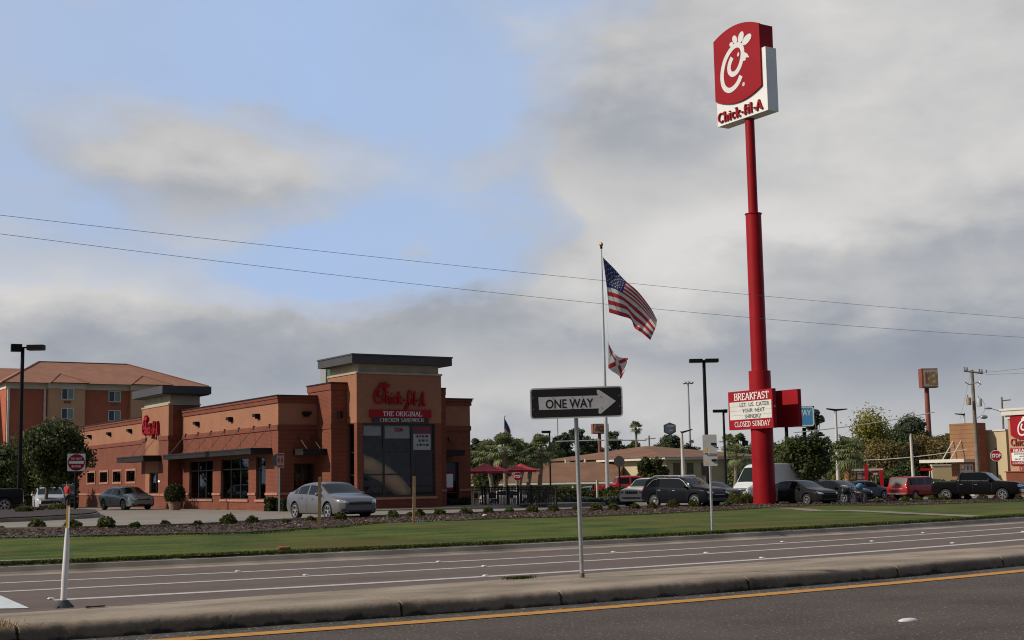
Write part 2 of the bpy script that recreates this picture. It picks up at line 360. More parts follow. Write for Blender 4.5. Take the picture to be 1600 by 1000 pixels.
# glyphs: (width, [polylines], [serifs: x centre, y]) cap height 1
GL = {
 'A': (.78, [[(.06, 0), (.39, 1)], [(.39, 1), (.72, 0)], [(.18, .33), (.6, .33)]], [(.08, 0), (.7, 0)]),
 'B': (.68, [[(.12, 0), (.12, 1)], [(.12, .98)] + arc(.36, .76, .22, .22, 90, -90) + [(.12, .54)], [(.12, .53)] + arc(.38, .27, .25, .26, 90, -90) + [(.12, .02)]], [(.1, 0), (.1, 1)]),
 'C': (.74, [arc(.42, .5, .34, .48, 48, 312, 15)], []),
 'D': (.76, [[(.12, 0), (.12, 1)], [(.12, .98)] + arc(.34, .5, .36, .48, 90, -90, 13) + [(.12, .02)]], [(.1, 0), (.1, 1)]),
 'E': (.64, [[(.12, 0), (.12, 1)], [(.1, .98), (.58, .98)], [(.12, .52), (.48, .52)], [(.1, .02), (.6, .02)], [(.58, 1), (.58, .8)], [(.6, 0), (.6, .22)]], [(.1, 0), (.1, 1)]),
 'F': (.6, [[(.12, 0), (.12, 1)], [(.1, .98), (.58, .98)], [(.12, .5), (.48, .5)], [(.58, 1), (.58, .8)]], [(.12, 0), (.1, 1)]),
 'G': (.78, [arc(.42, .5, .34, .48, 48, 340, 15), [(.7, .1), (.7, .44)]], [(.68, .44)]),
 'H': (.78, [[(.14, 0), (.14, 1)], [(.64, 0), (.64, 1)], [(.14, .5), (.64, .5)]], [(.14, 0), (.14, 1), (.64, 0), (.64, 1)]),
 'I': (.34, [[(.17, 0), (.17, 1)]], [(.17, 0), (.17, 1)]),
 'K': (.76, [[(.14, 0), (.14, 1)], [(.66, 1), (.16, .42)], [(.3, .56), (.68, 0)]], [(.14, 0), (.14, 1), (.66, 1), (.68, 0)]),
 'L': (.62, [[(.12, 0), (.12, 1)], [(.1, .02), (.58, .02)], [(.58, 0), (.58, .24)]], [(.12, 0), (.12, 1)]),
 'M': (.9, [[(.14, 0), (.14, 1)], [(.14, 1), (.45, .15)], [(.45, .15), (.76, 1)], [(.76, 1), (.76, 0)]], [(.14, 0), (.76, 0)]),
 'N': (.8, [[(.14, 0), (.14, 1)], [(.14, 1), (.66, 0)], [(.66, 0), (.66, 1)]], [(.14, 0), (.12, 1), (.66, 1)]),
 'O': (.78, [arc(.39, .5, .32, .48, 0, 360, 19)], []),
 'P': (.64, [[(.12, 0), (.12, 1)], [(.12, .98)] + arc(.36, .74, .22, .24, 90, -90) + [(.12, .5)]], [(.12, 0), (.1, 1)]),
 'R': (.74, [[(.12, 0), (.12, 1)], [(.12, .98)] + arc(.36, .75, .22, .23, 90, -90) + [(.12, .52)], [(.34, .52), (.66, .0)]], [(.12, 0), (.1, 1), (.67, 0)]),
 'S': (.6, [arc(.3, .74, .21, .24, 25, 250, 10) + arc(.3, .26, .23, .24, 70, -155, 10)], []),
 'T': (.68, [[(.34, 0), (.34, 1)], [(.04, .98), (.64, .98)], [(.04, 1), (.04, .78)], [(.64, 1), (.64, .78)]], [(.34, 0)]),
 'U': (.76, [[(.14, 1), (.14, .34)] + arc(.38, .3, .24, .28, 180, 360, 9) + [(.62, 1)]], [(.14, 1), (.62, 1)]),
 'W': (1.0, [[(.06, 1), (.3, 0)], [(.3, 0), (.5, .95)], [(.5, .95), (.72, 0)], [(.72, 0), (.94, 1)]], [(.08, 1), (.92, 1)]),
 'X': (.74, [[(.08, 1), (.66, 0)], [(.64, 1), (.1, 0)]], [(.1, 1), (.64, 1), (.1, 0), (.64, 0)]),
 'Y': (.74, [[(.06, 1), (.37, .48)], [(.68, 1), (.37, .48)], [(.37, .5), (.37, 0)]], [(.08, 1), (.66, 1), (.37, 0)]),
 'h': (.6, [[(.12, 0), (.12, 1)], [(.12, .45), (.22, .6), (.34, .62), (.42, .52), (.43, 0)]], [(.12, 0), (.08, 1), (.43, 0)]),
 'i': (.3, [[(.14, 0), (.14, .62)], [(.14, .8), (.14, .92)]], [(.14, 0), (.1, .62)]),
 'c': (.5, [arc(.28, .31, .2, .3, 50, 310, 11)], []),
 'k': (.58, [[(.12, 0), (.12, 1)], [(.46, .62), (.14, .28)], [(.24, .36), (.48, 0)]], [(.12, 0), (.08, 1), (.48, 0), (.44, .62)]),
 'f': (.4, [[(.17, 0), (.17, .8), (.22, .95), (.36, .95)], [(.04, .6), (.34, .6)]], [(.17, 0)]),
 'l': (.3, [[(.14, 0), (.14, 1)]], [(.14, 0), (.1, 1)]),
 '-': (.36, [[(.05, .34), (.3, .34)]], []),
 '0': (.62, [arc(.31, .5, .22, .48, 0, 360, 17)], []), '1': (.4, [[(.2, 0), (.2, 1)], [(.08, .8), (.2, 1)]], [(.2, 0)]),
 '2': (.6, [arc(.3, .72, .2, .26, 160, -30, 9) + [(.1, .02)], [(.1, .02), (.52, .02)]], []),
 '3': (.6, [arc(.28, .74, .2, .24, 150, -90, 9) + arc(.28, .26, .23, .25, 90, -150, 9)], []),
 '!': (.3, [[(.15, .3), (.15, 1)], [(.15, 0), (.15, .12)]], []), '&': (.8, [arc(.35, .74, .17, .22, -60, 240, 11) + [(.62, .02)], arc(.34, .25, .24, .24, 120, 370, 11)], []),
}
def swidth(txt, sp=.06): return sum((GL[c][0] + sp) if c in GL else .42 for c in txt) - sp
def serif(mb, F, txt, uc, v0, h, width=None, tx=.16, ty=.055, n=.004, dep=.012, ser=True, sp=.06, slant=0., mi=0, left=False):
    """serif capitals drawn as nib strokes; width fixes the overall width"""
    w = swidth(txt, sp); k = (width / w) if width else h
    u = uc if left else uc - w * k / 2; q = 0
    for c in txt:
        if c not in GL: u += .42 * k; continue
        gw, pl, se = GL[c]
        for p in pl:
            mb.stroke(F, [(u + (x + slant * y) * k, v0 + y * h) for x, y in p], tx * k, ty * h, n, n + dep + .0007 * (q % 9), mi); q += 1
        if ser:
            for x, y in se:
                yy = y + (.02 if y == 0 else -.02)
                mb.stroke(F, [(u + (x + slant * y - .13) * k, v0 + yy * h), (u + (x + slant * y + .13) * k, v0 + yy * h)], ty * k, ty * h, n, n + dep + .0007 * (q % 9), mi); q += 1
        u += (gw + sp) * k
    return mb
FONT = {}
def sans(mb, F, txt, uc, v0, h, width=None, bold=.02, n=.004, dep=.01, mi=0):
    """plain sign letters from the program's own typeface, turned into solid mesh"""
    key = (txt, bold)
    if key not in FONT:
        cu = bpy.data.curves.new('lettering', 'FONT'); cu.body = txt; cu.offset = bold; cu.resolution_u = 3; cu.fill_mode = 'FRONT'
        o = bpy.data.objects.new('lettering', cu); COL.objects.link(o)
        dg = bpy.context.evaluated_depsgraph_get(); me = bpy.data.meshes.new_from_object(o.evaluated_get(dg))
        FONT[key] = ([tuple(v.co[:2]) for v in me.vertices], [tuple(p.vertices) for p in me.polygons])
        bpy.data.objects.remove(o); bpy.data.curves.remove(cu); bpy.data.meshes.remove(me)
    vs, fs = FONT[key]
    a = np.array(vs); x0, y0 = a.min(0); x1, y1 = a.max(0)
    ky = h / (y1 - y0); kx = width / (x1 - x0) if width else ky
    mb.add([F.p(uc + (x - (x0 + x1) / 2) * kx, v0 + (y - y0) * ky, n + dep) for x, y in vs], fs, mi)
    return mb
# the C-shaped bird emblem, traced in its own units (u right, v up; emblem height about 1)
def emblem(mb, F, uc, vc, k, w=.052, n=.01, dep=.03, mi=0, lean=0.):
    def T(x, y): x -= .05 * (y - 385); return (uc + (x - 345) / 317 * k, vc + (385 - y - .33 * (x - 345)) / 490 * k)   # undo the slant of the traced view
    c = [(332, 350), (318, 385), (310, 425), (312, 458), (325, 482), (345, 488), (370, 468), (392, 425), (406, 370), (411, 315), (404, 275), (388, 253), (364, 249), (335, 268), (303, 312), (277, 370), (261, 440), (257, 510), (266, 570), (285, 605), (312, 620), (342, 608), (370, 578), (390, 540), (402, 505)]
    P = [T(*q) for q in c]
    # smooth
    Q = []
    for i in range(len(P) - 1):
        p0 = P[max(i - 1, 0)]; p1 = P[i]; p2 = P[i + 1]; p3 = P[min(i + 2, len(P) - 1)]
        for t in (0, .33, .67):
            Q.append(tuple(.5 * ((2 * p1[j]) + (-p0[j] + p2[j]) * t + (2 * p0[j] - 5 * p1[j] + 4 * p2[j] - p3[j]) * t * t + (-p0[j] + 3 * p1[j] - 3 * p2[j] + p3[j]) * t ** 3) for j in (0, 1)))
    Q.append(P[-1]); mb.stroke(F, Q, w * k, w * k, n, n + dep, mi)
    def el(x, y, rx, ry, a):
        ca, sa = math.cos(R(a)), math.sin(R(a))
        mb.prism(F, [T(x + rx * math.cos(t) * ca - ry * math.sin(t) * sa, y + rx * math.cos(t) * sa + ry * math.sin(t) * ca) for t in [2 * math.pi * i / 16 for i in range(16)]], n, n + dep + .002, mi)
    el(325, 240, 15, 20, 8); el(350, 201, 18, 34, -10); el(396, 188, 20, 48, 12); el(440, 212, 25, 52, 33); el(379, 328, 7, 18, 8)
    mb.prism(F, [T(*q) for q in [(419, 314), (440, 322), (452, 338), (461, 360), (445, 358), (430, 366), (441, 372), (430, 384), (412, 387)]], n, n + dep + .004, mi)
    return mb
# ============================================================ ground, roads, lawn
def fitline(px, z=0., deg=2):
    P = []
    for x, y in px:
        d = ray(x, y); t = (z - HC) / d.z; p = d * t + O; P.append((p.x, p.y))
    P = np.array(P); c = np.polyfit(P[:, 0] - 15, P[:, 1], deg); xa, xb = P[:, 0].min() - 1, P[:, 0].max() + 1
    def f(x):
        xx = max(xa, min(xb, x)); y = float(np.polyval(c, xx - 15))
        if x < xa: y += .06 * (xa - x)
        if x > xb: y += .075 * (x - xb)
        return y
    return f
yellowY = fitline([(235, 1000), (400, 991), (800, 960), (1200, 927), (1600, 891)])
kerbY = fitline([(400, 979), (800, 954), (1200, 919), (1600, 884)])
w3Y = fitline([(40, 940), (400, 921), (800, 899), (1200, 873), (1600, 843)])
w2Y = fitline([(0, 925), (400, 904), (800, 884), (1200, 859), (1600, 832)])
w1Y = fitline([(0, 911), (400, 893), (800, 873), (1200, 850), (1600, 824)])
medY = fitline([(170, 948), (400, 927), (800, 903), (1200, 877), (1600, 850)], .2)
gutY = fitline([(0, 900), (400, 882), (800, 863), (1200, 841), (1600, 817)])
def frange(a, b, s):
    n = max(1, int(round((b - a) / s))); return [a + (b - a) * i / n for i in range(n + 1)]
XS = frange(-60, -6, 6) + frange(-6, 60, 1.)[1:] + frange(60, 300, 8)[1:]
def strip(ya, yb, z, xs=XS, mi=0, mb=None, ny=1):
    mb = mb or MB(); vs = []; fs = []
    for x in xs:
        for j in range(ny + 1):
            y = ya(x) + (yb(x) - ya(x)) * j / ny; vs.append((x, y, z(x, y) if callable(z) else z))
    m = ny + 1
    for i in range(len(xs) - 1):
        for j in range(ny): a = i * m + j; fs.append((a, a + m, a + m + 1, a + 1))
    return mb.add(vs, fs, mi)
def asphalt(name, c0, c1, speck, coarse=60., streak=0., patch=.5):
    m, t, b = newmat(name); tc = N(t, 'ShaderNodeTexCoord')
    def noi(s, d, vec=None, r=.55):
        n = N(t, 'ShaderNodeTexNoise'); n.inputs['Scale'].default_value = s; n.inputs['Detail'].default_value = d; n.inputs['Roughness'].default_value = r
        t.links.new(vec or tc.outputs['Object'], n.inputs['Vector']); return n.outputs[0]
    fine = noi(coarse, 4, r=.7); big = noi(patch, 5)
    mp = N(t, 'ShaderNodeMapping'); mp.inputs['Scale'].default_value = (.03, 1.3, 1); t.links.new(tc.outputs['Object'], mp.inputs[0])
    lane = noi(1., 4, mp.outputs[0])
    f = MTH(t, 'ADD', MTH(t, 'MULTIPLY', big, .55), MTH(t, 'MULTIPLY', lane, streak))
    f = MTH(t, 'ADD', f, MTH(t, 'MULTIPLY', MTH(t, 'SUBTRACT', fine, .5), 1.1))
    col = RAMP(t, f, [(.15, c0), (.75, c1)])
    vo = N(t, 'ShaderNodeTexVoronoi'); vo.inputs['Scale'].default_value = coarse * .8; t.links.new(tc.outputs['Object'], vo.inputs['Vector'])
    sm = MTH(t, 'MULTIPLY', MTH(t, 'LESS_THAN', vo.outputs['Distance'], .22), MTH(t, 'GREATER_THAN', fine, .52))
    col = MIXC(t, MTH(t, 'MULTIPLY', sm, .7), col, speck)
    t.links.new(col, b.inputs['Base Color']); b.inputs['Roughness'].default_value = .88; b.inputs['Specular IOR Level'].default_value = .3
    bp = N(t, 'ShaderNodeBump'); bp.inputs['Strength'].default_value = .55; bp.inputs['Distance'].default_value = .012; t.links.new(fine, bp.inputs['Height']); t.links.new(bp.outputs[0], b.inputs['Normal'])
    return m
M_near = asphalt('asphalt near', (.035, .026, .021), (.135, .105, .082), (.42, .36, .30), 24., .25, .6)
M_far = asphalt('asphalt far', (.058, .041, .033), (.142, .105, .085), (.2, .16, .13), 24., .95, .4)
M_grit = asphalt('open graded grit', (.03, .027, .022), (.17, .15, .13), (.6, .56, .5), 17., .1, 2.)
M_conc = mat('kerb concrete', (.22, .18, .135), .9, var=.22, scale=1.3, bump=.35, bscale=30, det=9)
M_conc2 = mat('gutter concrete', (.30, .255, .205), .9, var=.28, scale=.9, bump=.2, bscale=30, det=9)
M_lot = mat('lot concrete', (.235, .20, .165), .85, var=.12, scale=.35, bump=.1, bscale=20, det=8)
M_wpaint = mat('white road paint', (.5, .47, .43), .7, var=.13, scale=9, det=7)
M_ypaint = mat('yellow road paint', (.5, .225, .022), .7, var=.12, scale=8, det=7)

far = lambda k: (lambda x: k)
# the big ground sheet out to the horizon, following the lot levels
mb = MB()
gx = [-3000, -1200, -400, -150] + frange(-60, 240, 6) + [330, 500, 900, 1600, 3500]; gy = [45.5] + frange(48, 150, 4) + [200, 300, 500, 900, 1800, 4000]
vs = [(x, y, zg(x, y) - .05) for x in gx for y in gy]; n = len(gy)
mb.add(vs, [(i * n + j, (i + 1) * n + j, (i + 1) * n + j + 1, i * n + j + 1) for i in range(len(gx) - 1) for j in range(n - 1)])
M_ground = mat('rough ground', (.075, .085, .04), .95, var=.3, scale=.08, det=9)
structure(mb, 'ground', M_ground, 60)
XR = [-3000, -600] + XS + [900, 3500]
structure(strip(lambda x: -400 if abs(x) > 200 else -60, lambda x: kerbY(x) + .3, 0., XR), 'road_near', M_near)
structure(strip(lambda x: kerbY(x) + .3, lambda x: gutY(x) + .2, 0., XR), 'road_far', M_far)
structure(strip(lambda x: yellowY(x), lambda x: kerbY(x) + .05, .004), 'road_grit_edge', M_grit)
def solid_line(fy, w, name, m, z=.008, xs=XS):
    structure(strip(lambda x: fy(x) - w / 2, lambda x: fy(x) + w / 2, z, xs), name, m)
solid_line(lambda x: yellowY(x) - .1, .3, 'road_marking_yellow', M_ypaint)
solid_line(w1Y, .19, 'road_marking_white', M_wpaint, .004)
solid_line(w2Y, .2, 'road_marking_white', M_wpaint, .004)
solid_line(w3Y, .25, 'road_marking_white', M_wpaint, .004, [x for x in XS if x >= 4.5])
# wide white bar beside the median's left end
a, b_, c_, d_ = [atX(0, 0, 1)] * 4
def g0(px, py, z=.008):
    d = ray(px, py); t = (z - HC) / d.z; return d * t + O
q = [g0(-260, 955), g0(46, 950), g0(0, 930), g0(-150, 890)]
structure(MB().add(q, [(0, 1, 2, 3)]), 'road_marking_bar', mat('fresh white paint', (.6, .63, .62), .6, var=.08, scale=6))

# median: worn concrete island, rounded near edge, expansion joints
joints = [g0(634, 965, 0).x, g0(895, 948, 0).x, g0(1172, 923, 0).x, g0(1408, 903, 0).x]
j0 = joints[0]; joints = [j0 - 4.4, j0 - 8.8] + joints + [joints[-1] + 2.9 * k for k in range(1, 16)]
def hN(x, s=1.):
    return (math.sin(x * 1.7 * s + 1.3) + math.sin(x * 4.1 * s + .4) * .6 + math.sin(x * 9.7 * s) * .4 + math.sin(x * 23.1 * s + 2) * .25) / 2.2
xs = sorted(frange(-25, 1.5, 1.) + frange(1.5, 30, .045) + frange(30, 60, .25) + frange(60, 200, 4) + [j + d for j in joints for d in (-.02, -.014, .014, .02)])
xs = [x for i, x in enumerate(xs) if i == 0 or x - xs[i - 1] > .004]
prof = [(0, -.01), (.0, .025), (.008, .06), (.014, .095), (.024, .13), (.044, .163), (.085, .188), (.14, .197), (.3, .2), (.7, .203), (1.3, .204), (2.2, .204), (3.2, .203), (4.05, .196), (4.14, .16), (4.16, -.01)]
vs = []; fs = []; rr = random.Random(3)
for x in xs:
    jd = min(abs(x - j) for j in joints); jt = 1 if jd < .015 else 0
    for k, (dy, z) in enumerate(prof):
        yy = kerbY(x) + dy + (.008 * hN(x) if k < 7 else 0)
        if 0 < k < 6:
            ch = max(0, hN(x * 1.9 + 4, 1.) - .38) * (1.2 - abs(k - 1.5) * .3)            # spalled patches low on the face
            yy += ch * .07 + rr.uniform(-.004, .004)
        if 4 <= k <= 7: z -= max(0, hN(x * 1.3, .7) - .45) * .03; yy += rr.uniform(-.003, .003)
        if jt: 
            if k in (1, 2, 3, 4, 5): yy += .06
            if 4 <= k <= 13: z -= .11
        if k >= 12: yy = medY(x) + (dy - 4.16)
        elif k >= 8: yy = kerbY(x) + .14 + (dy - .14) / 4.02 * (medY(x) - kerbY(x) - .14)
        vs.append((x, yy, z))
m = len(prof)
for i in range(len(xs) - 1):
    for k in range(m - 1): a = i * m + k; fs.append((a, a + m, a + m + 1, a + 1))
def median_mat():
    m_, t, b = newmat('median concrete'); tc = N(t, 'ShaderNodeTexCoord'); ge = N(t, 'ShaderNodeNewGeometry')
    def noi(s, d, sc=(1, 1, 1)):
        mp = N(t, 'ShaderNodeMapping'); mp.inputs['Scale'].default_value = sc; t.links.new(tc.outputs['Object'], mp.inputs[0])
        n_ = N(t, 'ShaderNodeTexNoise'); n_.inputs['Scale'].default_value = s; n_.inputs['Detail'].default_value = d; n_.inputs['Roughness'].default_value = .62; t.links.new(mp.outputs[0], n_.inputs['Vector']); return n_.outputs[0]
    big = noi(.9, 8, (.6, 1.4, 1)); fine = noi(24, 6); drip = noi(5, 5, (1, 1, .25))
    c = RAMP(t, MTH(t, 'ADD', MTH(t, 'MULTIPLY', big, .75), MTH(t, 'MULTIPLY', fine, .3)), [(.34, (.125, .098, .068)), (.49, (.245, .193, .137)), (.64, (.36, .288, .212))])
    sp = N(t, 'ShaderNodeSeparateXYZ'); t.links.new(tc.outputs['Object'], sp.inputs[0])
    # grime of the tyre-washed kerb face: own stain, broken by drips
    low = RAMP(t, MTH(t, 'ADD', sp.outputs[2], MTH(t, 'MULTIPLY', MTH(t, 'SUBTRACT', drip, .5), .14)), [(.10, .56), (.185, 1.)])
    crev = RAMP(t, MTH(t, 'ADD', sp.outputs[2], MTH(t, 'MULTIPLY', MTH(t, 'SUBTRACT', noi(3.2, 8), .5), .30)), [(.01, .2), (.05, 1.)])  # crevice shade and dirt painted dark along the broken kerb foot
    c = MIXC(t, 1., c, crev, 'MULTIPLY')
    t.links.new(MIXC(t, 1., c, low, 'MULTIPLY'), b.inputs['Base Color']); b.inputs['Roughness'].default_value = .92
    bp = N(t, 'ShaderNodeBump'); bp.inputs['Strength'].default_value = .3; bp.inputs['Distance'].default_value = .012
    t.links.new(MTH(t, 'ADD', fine, MTH(t, 'MULTIPLY', noi(90, 2), .5)), bp.inputs['Height']); t.links.new(bp.outputs[0], b.inputs['Normal'])
    return m_
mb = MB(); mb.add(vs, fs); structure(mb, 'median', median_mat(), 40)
# gutter and kerb on the far side
pr = [(0., .002), (.42, .012), (.47, .05), (.52, .14), (.56, .152), (.64, .153), (.66, .176), (1.2, .176)]
kxs = sorted(frange(-60, -6, 6) + frange(-6, 60, .5)[1:] + frange(60, 300, 8)[1:])
vs = [(x, gutY(x) - .12 + dy, z) for x in kxs for dy, z in pr]; m = len(pr)
mb = MB(); mb.add(vs, [(i * m + k, (i + 1) * m + k, (i + 1) * m + k + 1, i * m + k + 1) for i in range(len(kxs) - 1) for k in range(m - 1)])
structure(mb, 'kerb', M_conc2)
for k in range(0, 40):   # joint cracks of the far kerb
    pass
grassY0 = lambda x: gutY(x) + .55
# lawn, mulch bed and lot edges traced on the ground
near_px = [(-260, 846), (-100, 844), (0, 842), (100, 840), (200, 838), (300, 836), (400, 834), (460, 829), (525, 825), (600, 818), (700, 815), (800, 811), (900, 809), (1000, 805), (1100, 800), (1200, 794), (1300, 790), (1400, 790.5), (1475, 788), (1600, 784), (1750, 781), (1900, 779)]
far_px = [(-260, 834), (-100, 833), (0, 831), (100, 829.5), (200, 827), (300, 824), (400, 818), (500, 813), (600, 809), (700, 806), (800, 802), (900, 798.5), (1000, 795.5), (1100, 791), (1200, 786.5), (1300, 785), (1400, 784), (1500, 782), (1600, 779.5), (1750, 778), (1900, 776.5)]
NE = [G(*p) for p in near_px]; FE = [G(*p) for p in far_px]
def interp_y(P):
    q = sorted([(p.x, p.y) for p in P]); xs_ = np.array([a for a, b in q]); ys_ = np.array([b for a, b in q])
    return lambda x: float(np.interp(x, xs_, ys_))
neY = interp_y(NE); feY = interp_y(FE)
gxs = sorted(set(frange(-60, 0, 5) + frange(0, 90, 1.2) + frange(90, 140, 5)))
def sheet(ya, yb, off, ny=10): return strip(ya, yb, lambda x, y: zg(x, y) + off, gxs, ny=ny)
def lawn_mat():
    m_, t, b = newmat('lawn turf'); tc = N(t, 'ShaderNodeTexCoord')
    def noi(s, d, sc=(1, 1, 1)):
        mp = N(t, 'ShaderNodeMapping'); mp.inputs['Scale'].default_value = sc; t.links.new(tc.outputs['Object'], mp.inputs[0])
        n_ = N(t, 'ShaderNodeTexNoise'); n_.inputs['Scale'].default_value = s; n_.inputs['Detail'].default_value = d; t.links.new(mp.outputs[0], n_.inputs['Vector']); return n_.outputs[0]
    a = noi(.55, 7); f = noi(9, 6); band = noi(1., 6, (.25, 1.6, 1))
    c = RAMP(t, MTH(t, 'ADD', MTH(t, 'ADD', MTH(t, 'MULTIPLY', a, .4), MTH(t, 'MULTIPLY', band, .4)), MTH(t, 'MULTIPLY', f, .3)), [(.43, (.024, .048, .004)), (.52, (.055, .085, .008)), (.61, (.105, .115, .017))])
    dry = RAMP(t, noi(.5, 7, (.35, 1, 1)), [(.52, 0.), (.66, .8)])
    c = MIXC(t, dry, c, (.095, .068, .016)); t.links.new(c, b.inputs['Base Color']); b.inputs['Roughness'].default_value = .9; b.inputs['Specular IOR Level'].default_value = .15
    bp = N(t, 'ShaderNodeBump'); bp.inputs['Strength'].default_value = .6; bp.inputs['Distance'].default_value = .04; t.links.new(f, bp.inputs['Height']); t.links.new(bp.outputs[0], b.inputs['Normal'])
    return m_
M_lawn = lawn_mat()
structure(sheet(grassY0, lambda x: neY(x) + .8, .02, 24), 'lawn', M_lawn, 60)
M_mulch = mat('mulch', (.034, .018, .014), .95, var=.35, scale=5, bump=.8, bscale=22, det=9)
structure(sheet(lambda x: neY(x) - .02, feY, .05, 5), 'mulch_bed', M_mulch, 60)
structure(sheet(lambda x: feY(x) - .8, lambda x: 100, 0.0, 40), 'parking_lot', M_lot, 60)
# lot kerb along the bed
mb = MB()
for dx in (0,):
    pr = [(-.14, .0), (-.14, .13), (0, .13), (0.02, -.01)]
    vs = [(x, feY(x) + dy, zg(x, feY(x)) + z) for x in gxs for dy, z in pr]; m = 4
    mb.add(vs, [(i * m + k, (i + 1) * m + k, (i + 1) * m + k + 1, i * m + k + 1) for i in range(len(gxs) - 1) for k in range(3)])
structure(mb, 'lot_kerb', M_conc, 30)
# sidewalks
def poly_path(pts, w, off, name, m):
    P = [G(*p) for p in pts]; mbp = MB(); Q = []
    for i in range(len(P) - 1):
        n_ = max(1, int((P[i + 1] - P[i]).length / 1.5))
        for k in range(n_): Q.append(P[i].lerp(P[i + 1], k / n_))
    Q.append(P[-1]); vs = []
    for i, p in enumerate(Q):
        d = (Q[min(i + 1, len(Q) - 1)] - Q[max(i - 1, 0)]); d.z = 0; d.normalize(); nn = Vector((-d.y, d.x, 0))
        for s in (-w / 2, w / 2): q_ = p + nn * s; vs.append((q_.x, q_.y, zg(q_.x, q_.y) + off))
    mbp.add(vs, [(2 * i, 2 * i + 2, 2 * i + 3, 2 * i + 1) for i in range(len(Q) - 1)])
    return structure(mbp, name, m)
poly_path([(-200, 886), (0, 879.5), (160, 875.5), (320, 870.5), (395, 867)], .34, .045, 'sidewalk', M_conc)
poly_path([(1205, 794.5), (1250, 796), (1330, 799.5), (1420, 803.5), (1500, 807), (1545, 809.5)], .95, .035, 'sidewalk', M_conc)
# drive-in island kerb at the left of the lot
isl = [G(*p) for p in [(-160, 822), (-60, 819), (0, 816.5), (60, 814), (110, 811.5), (145, 809.5), (156, 807), (150, 804), (130, 802.5), (90, 802), (30, 802.5), (-60, 803)]]
mb = MB(); F0 = Frame((0, 0, 0), (1, 0, 0), (0, 1, 0)); z0 = isl[3].z
mb.prism(F0, [(p.x, p.y) for p in isl], z0 - .1, z0 + .14, 0)
c0 = sum(isl, Vector()) / len(isl)
inn = [(p.x + (c0.x - p.x) * .02 , p.y + .28 if p.y < c0.y else p.y - .1) for p in isl]
structure(mb, 'island_kerb', M_conc)
mb = MB(); mb.prism(F0, [(a, b) for a, b in inn], z0 + .14, z0 + .19); structure(mb, 'island_mulch', M_mulch)
# walk beside the restaurant
mb = MB(); mb.box(29.1, 66.0, -.1, 48.5, 70.5, .19); mb.box(28.0, 64.6, -.1, 41.5, 66.0, .17)
structure(mb, 'pavement', M_lot)

# ---- loose chips of mulch, grass blades, small stones (nobody could count them)
def quads_np(C, A, B, name, mat_, tone=None, kind='stuff', parent=None):
    n_ = len(C); V = np.empty((n_, 4, 3)); V[:, 0] = C - A - B; V[:, 1] = C + A - B; V[:, 2] = C + A + B; V[:, 3] = C - A + B
    me = bpy.data.meshes.new(name); me.vertices.add(n_ * 4); me.vertices.foreach_set('co', V.reshape(-1).astype(np.float32))
    me.loops.add(n_ * 4); me.loops.foreach_set('vertex_index', np.arange(n_ * 4, dtype=np.int32))
    me.polygons.add(n_); me.polygons.foreach_set('loop_start', np.arange(0, n_ * 4, 4, dtype=np.int32))
    me.update(calc_edges=True); me.materials.append(mat_)
    if tone is not None:
        at = me.attributes.new('tone', 'FLOAT', 'FACE'); at.data.foreach_set('value', tone.astype(np.float32))
    o = bpy.data.objects.new(name, me); link(o)
    if kind: o['kind'] = kind
    if parent is not None: o.parent = parent; ORG[o.name] = ORG.get(parent.name, Vector())
    return o
def rvec(n_):
    v = nrg.normal(size=(n_, 3)); return v / np.linalg.norm(v, axis=1)[:, None]
zgv = np.vectorize(zg)
M_chip = leaf_mat('bark chips', (.022, .010, .008), (.34, .24, .19), 3.)
n_ = 34000; x = nrg.uniform(6, 80, n_) ** 1.0; t_ = nrg.uniform(0, 1, n_)
ya = np.array([neY(v) for v in x]); yb = np.array([feY(v) for v in x]); y = ya + (yb - ya) * t_ - .1 * nrg.random(n_)
C = np.stack([x, y, zgv(x, y) + .05 + nrg.uniform(.0, .05, n_)], 1)
A = rvec(n_); A[:, 2] *= .5; Bv = np.cross(A, rvec(n_)); s = nrg.uniform(.02, .055, n_)[:, None]
quads_np(C, A * s, Bv * s * .45, 'mulch_chips', M_chip, nrg.random(n_) ** 3.0)
M_blade = leaf_mat('grass blades', (.022, .040, .004), (.075, .095, .010), .35)
def blades(n_, xa, xb, fa, fb, h, w, off=.02, name='grass'):
    x = nrg.uniform(xa, xb, n_); ya = np.array([fa(v) for v in x]); yb = np.array([fb(v) for v in x]); y = ya + (yb - ya) * nrg.random(n_)
    ang = nrg.uniform(0, math.pi, n_); hh = h * nrg.uniform(.5, 1.2, n_)
    A = np.stack([np.cos(ang), np.sin(ang), np.zeros(n_)], 1) * (w * nrg.uniform(.6, 1.3, n_))[:, None]
    Bv = np.stack([nrg.normal(0, .35, n_), nrg.normal(0, .35, n_), np.ones(n_)], 1) * (hh / 2)[:, None]
    C = np.stack([x, y, zgv(x, y) + off], 1) + Bv * .8
    return quads_np(C, A, Bv, name, M_blade, nrg.random(n_))
blades(30000, 4, 45, lambda x: gutY(x) + .47, lambda x: gutY(x) + .85, .055, .012, name='grass_fringe')
blades(9000, 6, 75, lambda x: neY(x) - .5, lambda x: neY(x) + .05, .045, .014, name='grass_fringe')
